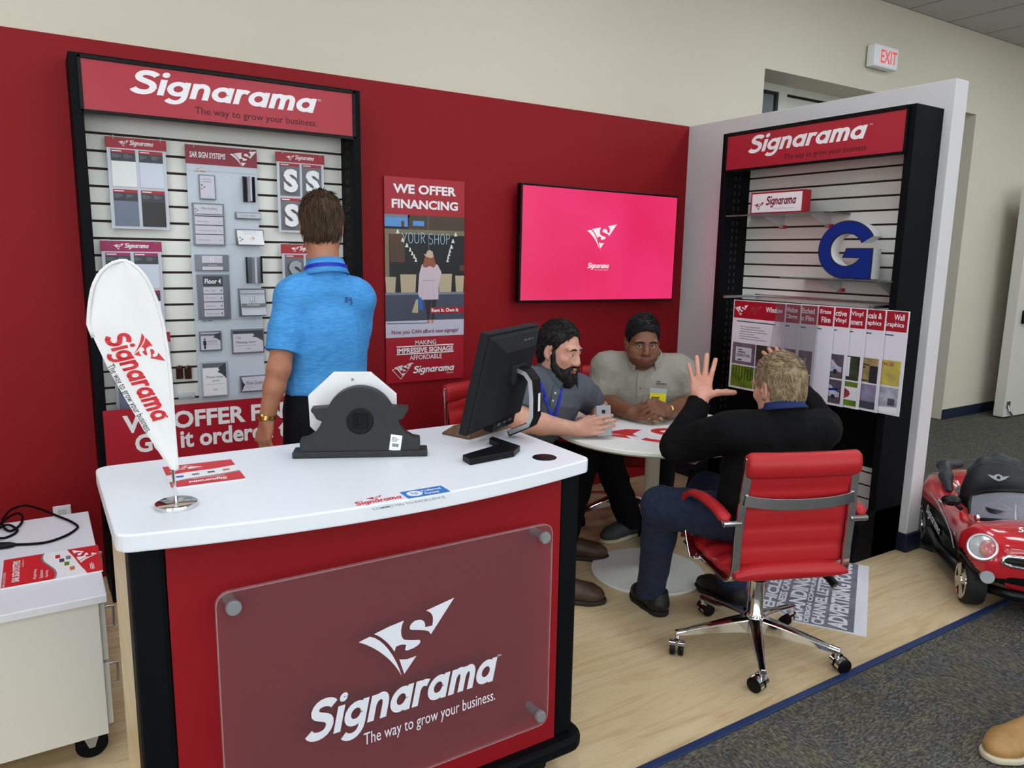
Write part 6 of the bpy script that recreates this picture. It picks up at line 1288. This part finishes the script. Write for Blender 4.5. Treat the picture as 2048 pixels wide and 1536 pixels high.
# ---------------------------------------------------------------- man with the yellow badge
def build_p3():
    t = person('person in a khaki button shirt with a yellow badge, hands clasped on the round table', (-1.01, -.66, 0))
    shL, shR = d_(1362, 742, 4.0), d_(1212, 733, 4.03); rt = nv(shR-shL); f = nv(np.cross(UPV, rt)); nk = (shL+shR)/2+V3(0, 0, .065)+f*.015; hc = d_(1285, 684, 3.90); hM = hframe((-.44, -.84, -.17), (0, 0, 1))
    pel = V3(-1.02, -.66, .57); chest = (shL+shR)/2+V3(0, 0, -.14)-f*.03
    elR, wrR = V3(-1.345, -.80, .785), z_(1262, 826, .785); elL, wrL = z_(1384, 803, .785), z_(1334, 826, .79)
    hips = [pel-rt*.11+f*.03-V3(0, 0, .02), pel+rt*.11+f*.03-V3(0, 0, .02)]; kn = [V3(-1.10, -1.02, .54), V3(-1.36, -.86, .54)]; an = [V3(-1.02, -.96, .11), V3(-1.145, -.868, .11)]
    S = SDF((-1.62, -1.42, 0), (-.66, -.42, 1.34), .005)
    torso(S, pel, chest, nk, shL, shR, f, wch=.185, dch=.125, wab=.19, dab=.14, wpe=.185, belly=.03, o=-.008); T = head(S, hc, hM, .97, 1.10); S.cone(hc+hM @ V3(0, -.025, -.05), nk-V3(0, 0, .03), .064, .072, .03); S.ell(T(0, .04, -.085), (.055, .055, .035), hM, .03)
    for s in (-1, 1): S.ell(T(s*.046, .035, -.05), (.030, .040, .035), hM, .03)
    for s_, e_, w_ in ((shL, elL, wrL), (shR, elR, wrR)): limb(S, s_, e_, .064, .052); limb(S, e_, w_, .052, .034, .006)
    for h_, k_, a_ in zip(hips, kn, an): limb(S, h_, k_, .095, .064); limb(S, k_, a_, .06, .042, .006); pass
    mid = z_(1302, 830, .80); dR = nv(mid-wrR+V3(.0, 0, .01)); dL = nv(mid-wrL+V3(0, 0, .012))
    hand(S, wrR, dR, nv(UPV*-.35+f*-.6+np.cross(dR, UPV)*.0), 1 if np.cross(dR, nv(UPV*-.35-f*.6))@UPV > 0 else -1, [(.25, .45, .3), (.3, .5, .3), (.35, .55, .3), (.4, .6, .3)], .0, thumb=((.55, .75, .1), (.2, .95, .1), (0, 1, .2)), sc=1.02)
    w2 = wrL+f*.012+V3(0, 0, .022); hand(S, w2, dL, nv(UPV*-.35+f*-.5), 1 if np.cross(dL, nv(UPV*-.35-f*.5))@UPV > 0 else -1, [(.5, .7, .4), (.55, .75, .4), (.6, .8, .4), (.6, .8, .4)], .0, thumb=((.5, .8, .1), (.15, .95, .1), (0, 1, .2)), sc=1.02)
    P, F = S.mesh(); cen = P[F].mean(1); L = ((cen-hc) @ hM)/.97; L[:, 0] /= 1.10; lip = (L[:, 1] > .086) & (np.abs(L[:, 0]) < .024) & (L[:, 2] < -.058) & (L[:, 2] > -.081); stb = (np.abs(L[:, 0]) < .068) & (L[:, 1] > .02) & (((L[:, 2] < -.066) & (L[:, 2] > -.13)) | ((L[:, 2] > -.06) & (L[:, 2] < -.049) & (np.abs(L[:, 0]) < .03) & (L[:, 1] > .085))) & ~lip
    to_obj(P, F, 'body', ['skin_brown', 'lip_brown', 'stubble'], t, mi=lip*1+stb*2)
    eyes(t, T, hM, (.22, 1, .12), 'iris', 1.0); brows(t, T, 'brow_black', skinner(P, F), hM, .0050, .0, -.002)
    add_hair(t, hc, hM, 'hair_jet', .97, 1.10, n=1000, ln=.03, rad=.0022, seed=12, th=.010, top=.012, nape=-.06, line=.076, mess=.08, flow=lambda l: V3(1, .25, .1) if l[2] > .07 else V3(.1, -.2, -1))
    S = SDF((-1.55, -1.32, .48), (-.68, -.40, 1.16), .0055); torso(S, pel, chest, nk, shL, shR, f, wch=.20, dch=.135, wab=.21, dab=.155, wpe=.2, o=.010, belly=.03)
    for s_, e_ in ((shL, elL), (shR, elR)): dv = nv(e_-s_); q = S.twin(); limb(q, s_, s_+dv*.30, .080, .078); q.cut(s_+dv*.165, dv, .003); S.join(q, .03)
    S.cone(hc+hM @ V3(0, -.02, -.07), nk-V3(0, 0, .01), .066, .075, .003, 's'); S.cone(nk+f*.08+V3(0, 0, .04), nk+f*.11-V3(0, 0, .06), .036, .006, .004, 's'); S.cut(nk+V3(0, 0, .012), nv(UPV+f*.3), .02, box=(nk-.07, nk+.07))
    P, F = S.mesh(); sh = to_obj(P, F, 'button_shirt', 'shirt_khaki', t, disp=fold(P, .009, 7, 23, (1, 1, .5))+fold(P, .0025, 22, 28))
    collar(t, nk+f*.012-V3(0, 0, .004), UPV+f*.45, f, .080, 'shirt_khaki', h=.050, open_=58, tip=.06, out=.022)
    I = WM[t.name].inverted(); hit = skinner(P, F); fr = lambda u, v: rayhit(hit, u, v)
    MB().tube([I @ Vector(fr(u, v)) for u, v in ((1283, 746), (1281, 760), (1280, 775), (1281, 792), (1284, 808))], 1, 4, flat=(.017, .003, tuple(rt))).build('placket', 'shirt_khaki', sh)
    for q in ((1281, 776), (1284, 802)): MB().sphere(tuple(I @ Vector(fr(*q)+f*.003)), .0055, 8).build('button', 'mid_grey', sh, smooth=180)
    a = fr(1324, 768); b = MB(I @ frame(tuple(a+f*.006), tuple(-rt), (0, 0, 1), tuple(f))); b.slab(-.045, -.004, .09, .008, 0, .003); b.build('pocket_flap', 'shirt_khaki', sh); b = MB(I @ frame(tuple(a+f*.012+V3(0, 0, .0)), tuple(-rt), (0, 0, 1), tuple(f))); greek(b, -.03, .0, .055, .02, 2, 0, None, 4); b.build('embroidery', 'charcoal', sh)
    a = fr(1315, 795)+f*.012; b = MB(I @ frame(tuple(a), tuple(-rt), (0, 0, 1), tuple(f))); b.slab(-.044, -.035, .088, .085, 0, .002, 'clear'); b.slab(-.04, -.03, .08, .055, .002, .003, 'badge_yellow'); greek(b, -.033, -.004, .066, .012, 1, .0034, 'charcoal', 6, .8); greek(b, -.02, -.02, .04, .008, 1, .0034, 'charcoal', 7, .6); b.build('name_badge', None, t)
    S = SDF((-1.55, -1.25, .02), (-.70, -.42, .80), .006); S.ell(pel, (.20, .16, .12), np.stack([rt, f, UPV], 1), .03)
    for h_, k_, a_ in zip(hips, kn, an): limb(S, h_, k_, .11, .085); limb(S, k_, a_-V3(0, 0, .03), .082, .07)
    S.cut((0, 0, .06), (0, 0, -1)); P, F = S.mesh(); to_obj(P, F, 'trousers', 'black_trousers', t, disp=fold(P, .005, 9, 5))
    shoe(t, V3(-1.10, -.86, 0), z_(1203, 1086, .0), 'shoe_grey', 'sole_cream', up=.095, lace='white'); shoe(t, V3(-.98, -.93, 0), V3(-1.18, -1.10, 0), 'shoe_grey', 'sole_cream', up=.095, lace='white')
    watch(t, wrL-dL*.022+V3(0, 0, .004), dL, .040, 'brown_glass', 'gold', nv(f*.75+UPV*.6))
build_p3()

# ---------------------------------------------------------------- man in black seen from behind
def build_p4():
    t = person('fair-haired person in a black jacket and jeans, hands raised, seated on the red chair', (-1.57, -2.10, 0))
    shL, shR = d_(1455, 868, 2.89), d_(1637, 862, 3.0); rt = nv(shR-shL); f = nv(np.cross(UPV, rt)); nk = (shL+shR)/2+V3(0, 0, .055)+f*.015; hc = d_(1557, 776, 2.95); nk = np.array([hc[0], hc[1], nk[2]])-f*.035; hM = hframe((.16, .96, -.16))
    pel = V3(-1.555, -2.095, .585); chest = (shL+shR)/2+V3(0, 0, -.14)
    elL, wrL = d_(1357, 893, 3.02), d_(1401, 800, 3.08); elR, wrR = d_(1650, 850, 3.25), d_(1570, 752, 3.42)
    hips = [pel-rt*.09-V3(0, 0, .03)+f*.03, pel+rt*.09-V3(0, 0, .03)+f*.03]; kn = [d_(1325, 1012, 3.10), V3(-1.42, -1.66, .53)]; an = [V3(-1.672, -1.60, .115), V3(-1.30, -1.74, .115)]
    S = SDF((-1.98, -2.42, 0), (-.88, -1.36, 1.36), .005)
    torso(S, pel, chest, nk, shL, shR, f, wch=.17, wab=.165, o=-.010); T = head(S, hc, hM, 1.03); S.cone(hc+hM @ V3(0, -.03, -.05), nk-V3(0, 0, .02), .062, .070, .03)
    for s_, e_, w_ in ((shL, elL, wrL), (shR, elR, wrR)): limb(S, s_, e_, .058, .046); limb(S, e_, w_, .046, .030, .005)
    for h_, k_, a_ in zip(hips, kn, an): limb(S, h_, k_, .085, .06); limb(S, k_, a_, .056, .042, .006); pass
    tip = d_(1404, 716, 3.14); dh = nv(tip-wrL); toward = -np.array(CF); pn = nv(-toward+np.array(CR)*.15)
    hand(S, wrL, dh, pn, 1 if np.cross(dh, pn)@np.array(CR) > 0 else -1, [(.10, .10, .08), (.05, .08, .08), (.10, .10, .10), (.18, .15, .10)], .15, thumb=((.95, .45, .15), (1, .16, .1), (1, .05, .05)), sc=1.12)
    dh = nv(d_(1543, 684, 3.52)-wrR); hand(S, wrR, dh, pn, 1 if np.cross(dh, pn)@-np.array(CR) > 0 else -1, [(.2, .2, .1)]*4, .12, sc=1.0)
    P, F = S.mesh(); to_obj(P, F, 'body', 'skin_pink', t)
    def flow(l): a = math.atan2(l[0]-.02, l[1]+.05) if l[2] > .07 else 0; return V3(math.cos(a)*.9, -math.sin(a)*.9, 0) if l[2] > .07 else V3(.1, -.25, -1)
    add_hair(t, hc, hM, 'hair_blond', 1.03, n=1700, ln=.026, rad=.0021, seed=22, th=.009, top=.002, nape=-.056, flow=flow, rough=.004, mess=.2)
    # jacket
    S = SDF((-1.98, -2.42, .46), (-.90, -1.50, 1.16), .0055); torso(S, pel+V3(0, 0, .01), chest, nk, shL, shR, f, wch=.188, wab=.185, wpe=.19, dch=.12, o=.014)
    for s_, e_, w_ in ((shL, elL, wrL), (shR, elR, wrR)): limb(S, s_, e_, .082, .068); limb(S, e_, e_*.02+w_*.98, .066, .046)
    S.cone(nk-V3(0, 0, .02)-f*.012, nk+V3(0, 0, .055)-f*.006, .092, .080, .03); S.cone(hc+hM @ V3(0, -.03, -.06), nk-V3(0, 0, .0), .056, .070, .003, 's')
    for e_, w_ in ((elL, wrL), (elR, wrR)): S.cut(e_*.03+w_*.97, w_-e_, .003, box=(w_-.075, w_+.085))
    S.cut(nk+V3(0, 0, .052)-f*.02, nv(UPV+f*.30), .006, box=(nk-.11, nk+.14)); S.cut((0, 0, .50), (0, 0, -1), .01)
    P, F = S.mesh(); to_obj(P, F, 'jacket', 'jacket_black', t, disp=fold(P, .010, 7, 33, (1, 1, .8))+fold(P, .003, 20, 38))
    collar(t, nk+V3(0, 0, .050)-f*.010, UPV+f*.30, f, .071, 'collar_blue', h=.022, open_=90, out=.008, tip=0)
    # jeans
    S = SDF((-1.92, -2.38, .02), (-1.15, -1.40, .80), .006); S.ell(pel-V3(0, 0, .01), (.185, .145, .11), np.stack([rt, f, UPV], 1), .03)
    for h_, k_, a_ in zip(hips, kn, an): limb(S, h_, k_, .10, .084); limb(S, k_, a_-V3(0, 0, .02), .082, .062)
    S.cut((0, 0, .075), (0, 0, -1)); P, F = S.mesh(); to_obj(P, F, 'jeans', 'jeans', t, disp=fold(P, .006, 9, 45, (1, 1, .6))+fold(P, .002, 26, 48))
    shoe(t, z_(1330, 1236, .0)+V3(0, .02, 0), z_(1272, 1188, .0), 'shoe_black', 'sole_black', wid=.05); shoe(t, V3(-1.30, -1.81, 0), V3(-1.29, -1.52, 0), 'shoe_black', 'sole_black')
build_p4()

# ---------------------------------------------------------------- passer-by cut off by the right edge
def build_p5():
    toe = z_(1972, 1518, .0); f = nv(V3(-.97, .24, 0)); rt = np.cross(f, UPV); base = toe-f*.85+rt*-.0
    t = person('walking person in tan shoes at the right edge, only a shoe and fingertips in view', (base[0], base[1], 0))
    fp = z_(2046, 908, .88); pel = V3(base[0], base[1], .95)+V3(.06, -.02, 0); shL, shR = pel+V3(0, 0, .47)-rt*.19, pel+V3(0, 0, .47)+rt*.19; nk = (shL+shR)/2+V3(0, 0, .06); hc = nk+V3(0, 0, .20); hM = hframe(f); chest = (shL+shR)/2-V3(0, 0, .14)
    hips = [pel-rt*.09-V3(0, 0, .04), pel+rt*.09-V3(0, 0, .04)]; kn = [hips[0]+f*.16-V3(0, 0, .38), hips[1]-f*.02-V3(0, 0, .40)]; an = [toe-f*.22+V3(0, 0, .10), V3(base[0], base[1], .12)-f*.38+rt*.09]
    elR = shR-V3(0, 0, .28)-f*.02; wrR = fp-f*.15+V3(0, 0, .04); elL = shL-V3(0, 0, .28); wrL = elL+f*.1-V3(0, 0, .22)
    lo = np.min([toe, an[1], shL, shR, elR], 0)-.2; S = SDF(lo*V3(1, 1, 0), np.array([lo[0]+1.75, lo[1]+1.2, 1.82]), .008)
    torso(S, pel, chest, nk, shL, shR, f); T = head(S, hc, hM); S.cone(hc-V3(0, 0, .06), nk-V3(0, 0, .02), .058, .066, .03)
    for s_, e_, w_ in ((shL, elL, wrL), (shR, elR, wrR)): limb(S, s_, e_, .055, .044); limb(S, e_, w_, .043, .029)
    for h_, k_, a_ in zip(hips, kn, an): limb(S, h_, k_, .085, .058); limb(S, k_, a_, .055, .042)
    hand(S, wrR, fp-wrR, -rt, -1, [(.2, .3, .2)]*4, .05); hand(S, wrL, f*.3-UPV, rt, 1, [(.3, .4, .3)]*4)
    P, F = S.mesh(); to_obj(P, F, 'body', 'skin_pink', t)
    S = SDF(lo*V3(1, 1, 0)+V3(0, 0, .9), np.array([lo[0]+1.75, lo[1]+1.2, 1.6]), .008); torso(S, pel+V3(0, 0, .04), chest, nk, shL, shR, f, o=.015)
    for s_, e_, w_ in ((shL, elL, wrL), (shR, elR, wrR)): limb(S, s_, e_, .072, .06); limb(S, e_, e_*.1+w_*.9, .06, .045)
    P, F = S.mesh(); to_obj(P, F, 'shirt', 'polo_grey', t)
    S = SDF(lo*V3(1, 1, 0)+V3(0, 0, .02), np.array([lo[0]+1.75, lo[1]+1.2, 1.1]), .008); S.ell(pel, (.17, .13, .12), np.stack([rt, f, UPV], 1), .03)
    for h_, k_, a_ in zip(hips, kn, an): limb(S, h_, k_, .10, .078); limb(S, k_, a_+nv(k_-a_)*.10, .078, .066)
    P, F = S.mesh(); to_obj(P, F, 'trousers', 'jeans', t)
    add_hair(t, hc, hM, 'hair_brown', n=60)
    mat('shoe_tan', (176,136,82), .5, noise=(14, (150,112,66), .35, .7)); shoe(t, toe-f*.285, toe, 'shoe_tan', 'sole_cream', up=.10, wid=.05); shoe(t, an[1]-f*.07-V3(0, 0, .09), an[1]+f*.20-V3(0, 0, .09), 'shoe_tan', 'sole_cream', up=.10, wid=.05)
build_p5()
# ================================================================ ride-on toy car
def build_car():
    Wf = Z(1925, 1203, 0); Wr = Z(1846, 1085, 0)
    # forward axis of the car in the ground plane, from the rear to the front wheel on its near side
    fw = Vector((Wf.x-Wr.x, Wf.y-Wr.y, 0)); WB = fw.length; fw.normalize(); lt = Vector((-fw.y, fw.x, 0))   # lt: the car's left, away from this side
    hw = .27
    C_ = Wf*.5+Wr*.5+lt*hw
    M = frame((C_.x, C_.y, 0), fw, lt, (0,0,1)); t = thing('toy_car', 'red child-size ride-on convertible car with chrome trim, cut by the right edge', 'toy car', M)
    mat('car_red', (206,36,46), .2, coat=1, spec=.5); mat('car_black', (14,15,17), .35, spec=.4); mat('car_grey', (40,44,50), .4); mat('tyre', (16,16,17), .7); mat('lens', (240,244,248), .03, alpha=.16, spec=.8); mat('reflector', (214,216,220), .12, metal=.55); mat('windscreen', (200,206,220), .03, alpha=.28, spec=.8); mat('fog', (170,174,178), .2); mat('car_seat', (22,25,30), .45)
    fx = WB/2; rx = -WB/2; R = .105
    I = np.array(WM[t.name])
    def W(p): return I[:3, :3] @ np.array(p, float)+I[:3, 3]
    Mr = I[:3, :3]
    lo = np.min([W((x, y, 0)) for x in (-.75, .75) for y in (-.42, .42)], 0); hi = np.max([W((x, y, .75)) for x in (-.75, .75) for y in (-.42, .42)], 0)
    S = SDF(lo*V3(1, 1, 0), hi, .008); E = lambda c, r, k=.03, op='u': S.ell(W(c), r, Mr, k, op); C = lambda a, b, ra, rb, k=.03, op='u', flat=None: S.cone(W(a), W(b), ra, rb, k, op, flat)
    # lower hull, bonnet, wings, tail
    for y in (-.17, -.06, .06, .17): C((rx-.16, y, .24), (fx+.01, y, .22), .10, .10, .05)
    for s in (-1, 1):
        E((fx-.01, s*.212, .245), (.155, .088, .128), .05); E((rx, s*.215, .27), (.19, .085, .13), .05); C((rx, s*.235, .31), (fx-.05, s*.235, .285), .05, .05, .05)
    E((fx-.04, 0, .305), (.20, .225, .082), .06); E((fx+.045, 0, .21), (.095, .262, .115), .04); E((rx-.10, 0, .31), (.17, .25, .10), .05)
    # openings: wheel arches and cockpit
    for x in (fx, rx):
        for s in (-1, 1): C((x, s*.20, R), (x, s*.40, R), R+.014, R+.014, .008, 's')
    E((-.08, 0, .40), (.27, .195, .19), .02, 's'); S.cut(W((0, 0, .075)), (0, 0, -1), .01)
    P, F = S.mesh(); cen = (P[F].mean(1)-I[:3, 3]) @ Mr
    lowblk = ((cen[:, 2] < .165+.02*np.sin(cen[:, 0]*3)) & (np.abs(cen[:, 1]) > .15)) | (cen[:, 2] < .125) | ((np.abs(cen[:, 1]) > .20) & (cen[:, 2] < .275-.10*np.clip((cen[:, 0]+.15)/.5, -1, 1)**2*(cen[:, 0] > -.1)) & (cen[:, 0] > rx+.02) & (cen[:, 0] < fx-.13))
    inn = (cen[:, 2] < .36) & (np.abs(cen[:, 1]) < .18) & (cen[:, 0] > -.36) & (cen[:, 0] < .15) & (cen[:, 2] > .2)
    arch = np.zeros(len(cen), bool)
    for x in (fx, rx): d = np.hypot(cen[:, 0]-x, cen[:, 2]-R); arch |= (d < R+.047) & (np.abs(cen[:, 1]) > .18)
    body = to_obj(P, F, 'body', ['car_red', 'car_black'], t, mi=(lowblk | inn | arch).astype(int))
    hit = skinner(P, F); loc = lambda u, v: Vector((rayhit(hit, u, v)-I[:3, 3]) @ Mr)
    # wheels
    for x in (fx, rx):
        for s in (-1, 1):
            y0 = s*.225; w = MB().lathe([(.001,-.045),(R*.7,-.045),(R*.93,-.040),(R,-.025),(R,.02),(R*.94,.036),(R*.80,.042),(R*.72,.038),(.001,.036)] if s < 0 else [(.001,-.036),(R*.72,-.038),(R*.8,-.042),(R*.94,-.036),(R,-.02),(R,.025),(R*.93,.04),(R*.7,.045),(.001,.045)], (x, s*.245, R), 36, axis='y').build('wheel', 'tyre', t, smooth=35)
            b = MB(); yo = s*.245+s*.040; b.lathe([(R*.80, 0), (R*.80, s*.006), (R*.70, s*.007), (R*.66, s*.002)], (x, yo, R), 36, axis='y')
            for k in range(4):
                a = PI/2*k+.5; ca, sa = math.cos(a), math.sin(a); q = [(R*.16, -.020), (R*.72, -.030), (R*.72, .030), (R*.16, .020)]
                b.add([(x+u*ca-v*sa, yo+s*z, R+u*sa+v*ca) for z in (-.002, .007) for u, v in q], [(0,1,2,3), (7,6,5,4), (0,4,5,1), (1,5,6,2), (2,6,7,3), (3,7,4,0)])
            b.cyl((x, yo, R), (x, yo+s*.010, R), R*.24, n=20); b.build('hubcap', 'chrome', w, smooth=30)
    # sills, headlamps, grille, bumper
    for s in (-1, 1): MB().tube([(rx+.12, s*.265, .115), (0, s*.285, .105), (fx-.13, s*.265, .115)], .03, 10).build('side_step', 'car_black', t, smooth=180)
    hl_, fo_ = loc(1965, 1095), loc(1975, 1152)
    for s in (-1, 1):
        hc = Vector((hl_.x-.004, -s*hl_.y, hl_.z)); ax = Vector((.80, s*.28, .52)).normalized(); e1 = Vector((0,1,0)); e1 = (e1-ax*e1.dot(ax)).normalized(); e2 = ax.cross(e1); Q = Matrix(((e1.x,e2.x,ax.x,hc.x),(e1.y,e2.y,ax.y,hc.y),(e1.z,e2.z,ax.z,hc.z),(0,0,0,1)))
        l = MB(Q).lathe([(.001,-.03),(.058,-.03),(.062,.004),(.058,.010),(.052,.010),(.050,.002),(.001,-.006)], n=32).build('headlamp', 'reflector', t, smooth=40)
        MB(Q).lathe([(.05, .006), (.046, .014), (.03, .022), (.001, .026)], n=28).build('lens', 'lens', l, smooth=180)
        MB(Q).sphere((0, -.018, .004), .013, 8).build('indicator', 'orange', l, smooth=180)
        MB().cyl((fo_.x-.02, -s*fo_.y, fo_.z-.006), (fo_.x+.016, -s*fo_.y*1.02, fo_.z), .028, n=20).build('fog_lamp', 'fog', t, smooth=40)
    def sx(y, z): q = hit(W((.9, y, z)), -Mr[:, 0]); return float((q-I[:3, 3]) @ Mr[:, 0])
    g1, i1 = loc(2005, 1121), loc(2010, 1160); gy, gz = abs(g1.y), g1.z; iy, iz = abs(i1.y), i1.z
    ring = [(sx(gy*c, gz+.024*s_)+.004, gy*c, gz+.024*s_) for c, s_ in [(math.copysign(abs(math.cos(a))**.6, math.cos(a)), math.copysign(abs(math.sin(a))**.6, math.sin(a))) for a in np.linspace(0, 2*PI, 36, endpoint=False)]]
    g = MB().tube(ring, .009, 8, closed=True).build('grille_surround', 'chrome', t, smooth=180)
    b = MB(); n_ = len(ring); b.add([(x+.001, y*.96, gz+(z-gz)*.9) for x, y, z in ring]+[(sx(0, gz)+.002, 0, gz)], [(k, (k+1) % n_, n_) for k in range(n_)]); b.build('grille', 'car_black', g)
    ring = [(sx(iy*c, iz+.020*s_)+.003, iy*c, iz+.020*s_) for c, s_ in [(math.copysign(abs(math.cos(a))**.5, math.cos(a)), math.copysign(abs(math.sin(a))**.5, math.sin(a))) for a in np.linspace(0, 2*PI, 30, endpoint=False)]]
    b = MB(); n_ = len(ring); b.add(ring+[(sx(0, iz)+.004, 0, iz)], [(k, (k+1) % n_, n_) for k in range(n_)]); b.build('air_intake', 'car_black', t, smooth=180)
    b = MB(); b.tube([(fx+.05, -.215, .105), (fx+.10, -.11, .10), (fx+.115, 0, .10), (fx+.10, .11, .10), (fx+.05, .215, .105)], .022, 10); b.build('lower_bumper', 'car_black', t, smooth=180)
    # windscreen
    rings = []
    for i in range(9):
        a = -1+i/4; y = a*.205; z0 = .355-.035*abs(a)**2; xb = .205-.09*a*a; rings.append([(xb, y, z0), (xb-.045, y*.97, z0+.06), (xb-.085, y*.90, z0+.125*(1-.25*abs(a)**3))])
    b = MB(); n = 3; vs = [p for r in rings for p in r]; vs2 = [(x-.004, y, z-.003) for x, y, z in vs]; N_ = len(vs)
    fs = [(i*3+j, (i+1)*3+j, (i+1)*3+j+1, i*3+j+1) for i in range(8) for j in range(2)]; b.add(vs+vs2, fs+[tuple(N_+k for k in f[::-1]) for f in fs]); ws = b.build('windscreen', 'windscreen', t, smooth=180)
    fr = [r[0] for r in rings]+[r[2] for r in rings][::-1]; fr.insert(9, rings[-1][1]); fr.append(rings[0][1]); MB().tube(fr, .008, 8, closed=True).build('windscreen_frame', 'car_black', ws, smooth=180)
    # steering wheel, dashboard dials
    sq = Matrix.Translation((.06, .0, .385)) @ Matrix.Rotation(math.radians(-55), 4, 'Y')
    for y in (-.085, .085): MB(Matrix.Translation((.10, y, .368))).lathe([(.065, 0), (.062, .02), (.05, .02), (.048, .004), (.001, .004)], n=24).build('dial_pod', 'car_grey', t, smooth=40)
    b = MB(sq); b.tube([(.075*math.cos(a), .075*math.sin(a), 0) for a in np.linspace(0, 2*PI, 24, endpoint=False)], .009, 8, closed=True); b.cyl((0, 0, -.07), (0, 0, 0), .02, n=12); b.box((-.07, -.008, -.004), (.07, .008, .004)); b.build('steering_wheel', 'car_black', t, smooth=50)
    # seat with curved headrest, emblem
    S = SDF(lo*V3(1, 1, 0)+V3(0, 0, .12), hi+V3(0, 0, .02), .007)
    S.ell(W((-.20, 0, .36)), (.06, .17, .18), Mr, .02); S.ell(W((-.22, 0, .455)), (.055, .13, .085), Mr, .05); S.ell(W((-.08, 0, .235)), (.16, .16, .05), Mr, .03); S.ell(W((-.12, 0, .50)), (.05, .07, .03), Mr, .02, 's') if False else None
    P, F = S.mesh(); st = to_obj(P, F, 'seat', 'car_seat', t)
    S = SDF(lo*V3(1, 1, 0)+V3(0, 0, .35), hi+V3(0, 0, .02), .007)
    S.chain([W((-.215, -.125, .475)), W((-.225, -.07, .525)), W((-.228, 0, .545)), W((-.225, .07, .525)), W((-.215, .125, .475))], [.022, .03, .032, .03, .022], .02); P, F = S.mesh(); to_obj(P, F, 'headrest', 'car_grey', st)
    EM = frame((-.150, -.02, .470), (0,1,0), (-.35,0,.94), (.94,0,.35)); b = MB(EM); b.flat([(-.05, .012), (-.018, .006), (-.016, .012), (0, .018), (.016, .012), (.018, .006), (.05, .012), (.03, -.006), (.014, -.014), (0, -.018), (-.014, -.014), (-.03, -.006)], .006, 'fog'); b.flat([(.009*math.cos(a*.5236), .009*math.sin(a*.5236)) for a in range(12)], .0066, 'car_black'); b.build('emblem', None, st)
    # side bolsters behind the doors, mirrors, trim
    for s in (-1, 1):
        S = SDF(lo*V3(1, 1, 0)+V3(0, 0, .25), hi, .007); S.chain([W((-.44, s*.13, .455)), W((-.40, s*.205, .45)), W((-.27, s*.225, .425)), W((-.20, s*.222, .37))], [.03, .032, .03, .02], .03, flat=(I[:3, 2], .8)); P, F = S.mesh(); to_obj(P, F, 'side_bolster', 'car_grey', t)
        b = MB(); b.sphere((.085, s*.285, .395), (.03, .045, .028), 12); b.cyl((.09, s*.235, .355), (.085, s*.275, .385), .010, n=10); b.build('mirror', 'car_black', t, smooth=180)
        b = MB(); b.sphere((.19, s*.195, .352), (.016, .014, .016), 10); b.build('washer_cap', 'chrome', t, smooth=180)
        b = MB(); b.sphere((-.09, s*.288, .335), (.028, .008, .008), 10); b.build('door_handle', 'chrome', t, smooth=180)
        b = MB(); b.box((fx-.175, s*.283, .262), (fx-.15, s*.292, .285)); b.build('side_repeater', 'chrome', t, bevel=.003)
        b = MB(); pts = [(rx+.03, s*.289, .330), (-.12, s*.292, .318), (.03, s*.291, .292), (.15, s*.287, .248), (.20, s*.28, .19)]; b.tube(pts, .0035, 6); b.build('side_trim', 'fog', t, smooth=180)
    # lettering: side panel and bonnet
    b = MB(frame((rx+.10, -.2955, .215), (1,0,-.12), (.12,0,1), (0,-1,0)) @ Matrix.Identity(4)); wordmark(b, 0, 0, .30, .034, .004, 'letter'); b.build('side_lettering', None, body)
    b = MB(frame((fx+.035, -.10, .366), (0,1,0), (-.86,0,.5), (.5,0,.86))); wordmark(b, 0, .0, .17, .020, .012, 'letter'); b.build('bonnet_lettering', None, body)
    b = MB(); b.box((fx+.03, -.05, .372), (fx+.07, .05, .380)); b.build('bonnet_scoop', 'car_black', t, bevel=.003)
build_car()
# ================================================================ world and view
w = bpy.data.worlds.new('world'); SC.world = w; w.use_nodes = True; w.node_tree.nodes['Background'].inputs[0].default_value = (.92, .97, 1.0, 1); w.node_tree.nodes['Background'].inputs[1].default_value = 4.3
vs_ = SC.view_settings; vs_.view_transform = 'Standard'; vs_.look = 'None'; vs_.exposure = 0.0; vs_.gamma = 1; vs_.use_curve_mapping = False
SC.cycles.max_bounces = 6; SC.cycles.diffuse_bounces = 3; SC.cycles.glossy_bounces = 3; SC.cycles.transmission_bounces = 6; SC.cycles.transparent_max_bounces = 8; SC.cycles.caustics_reflective = False; SC.cycles.caustics_refractive = False; SC.cycles.use_denoising = True; SC.cycles.sample_clamp_indirect = 5
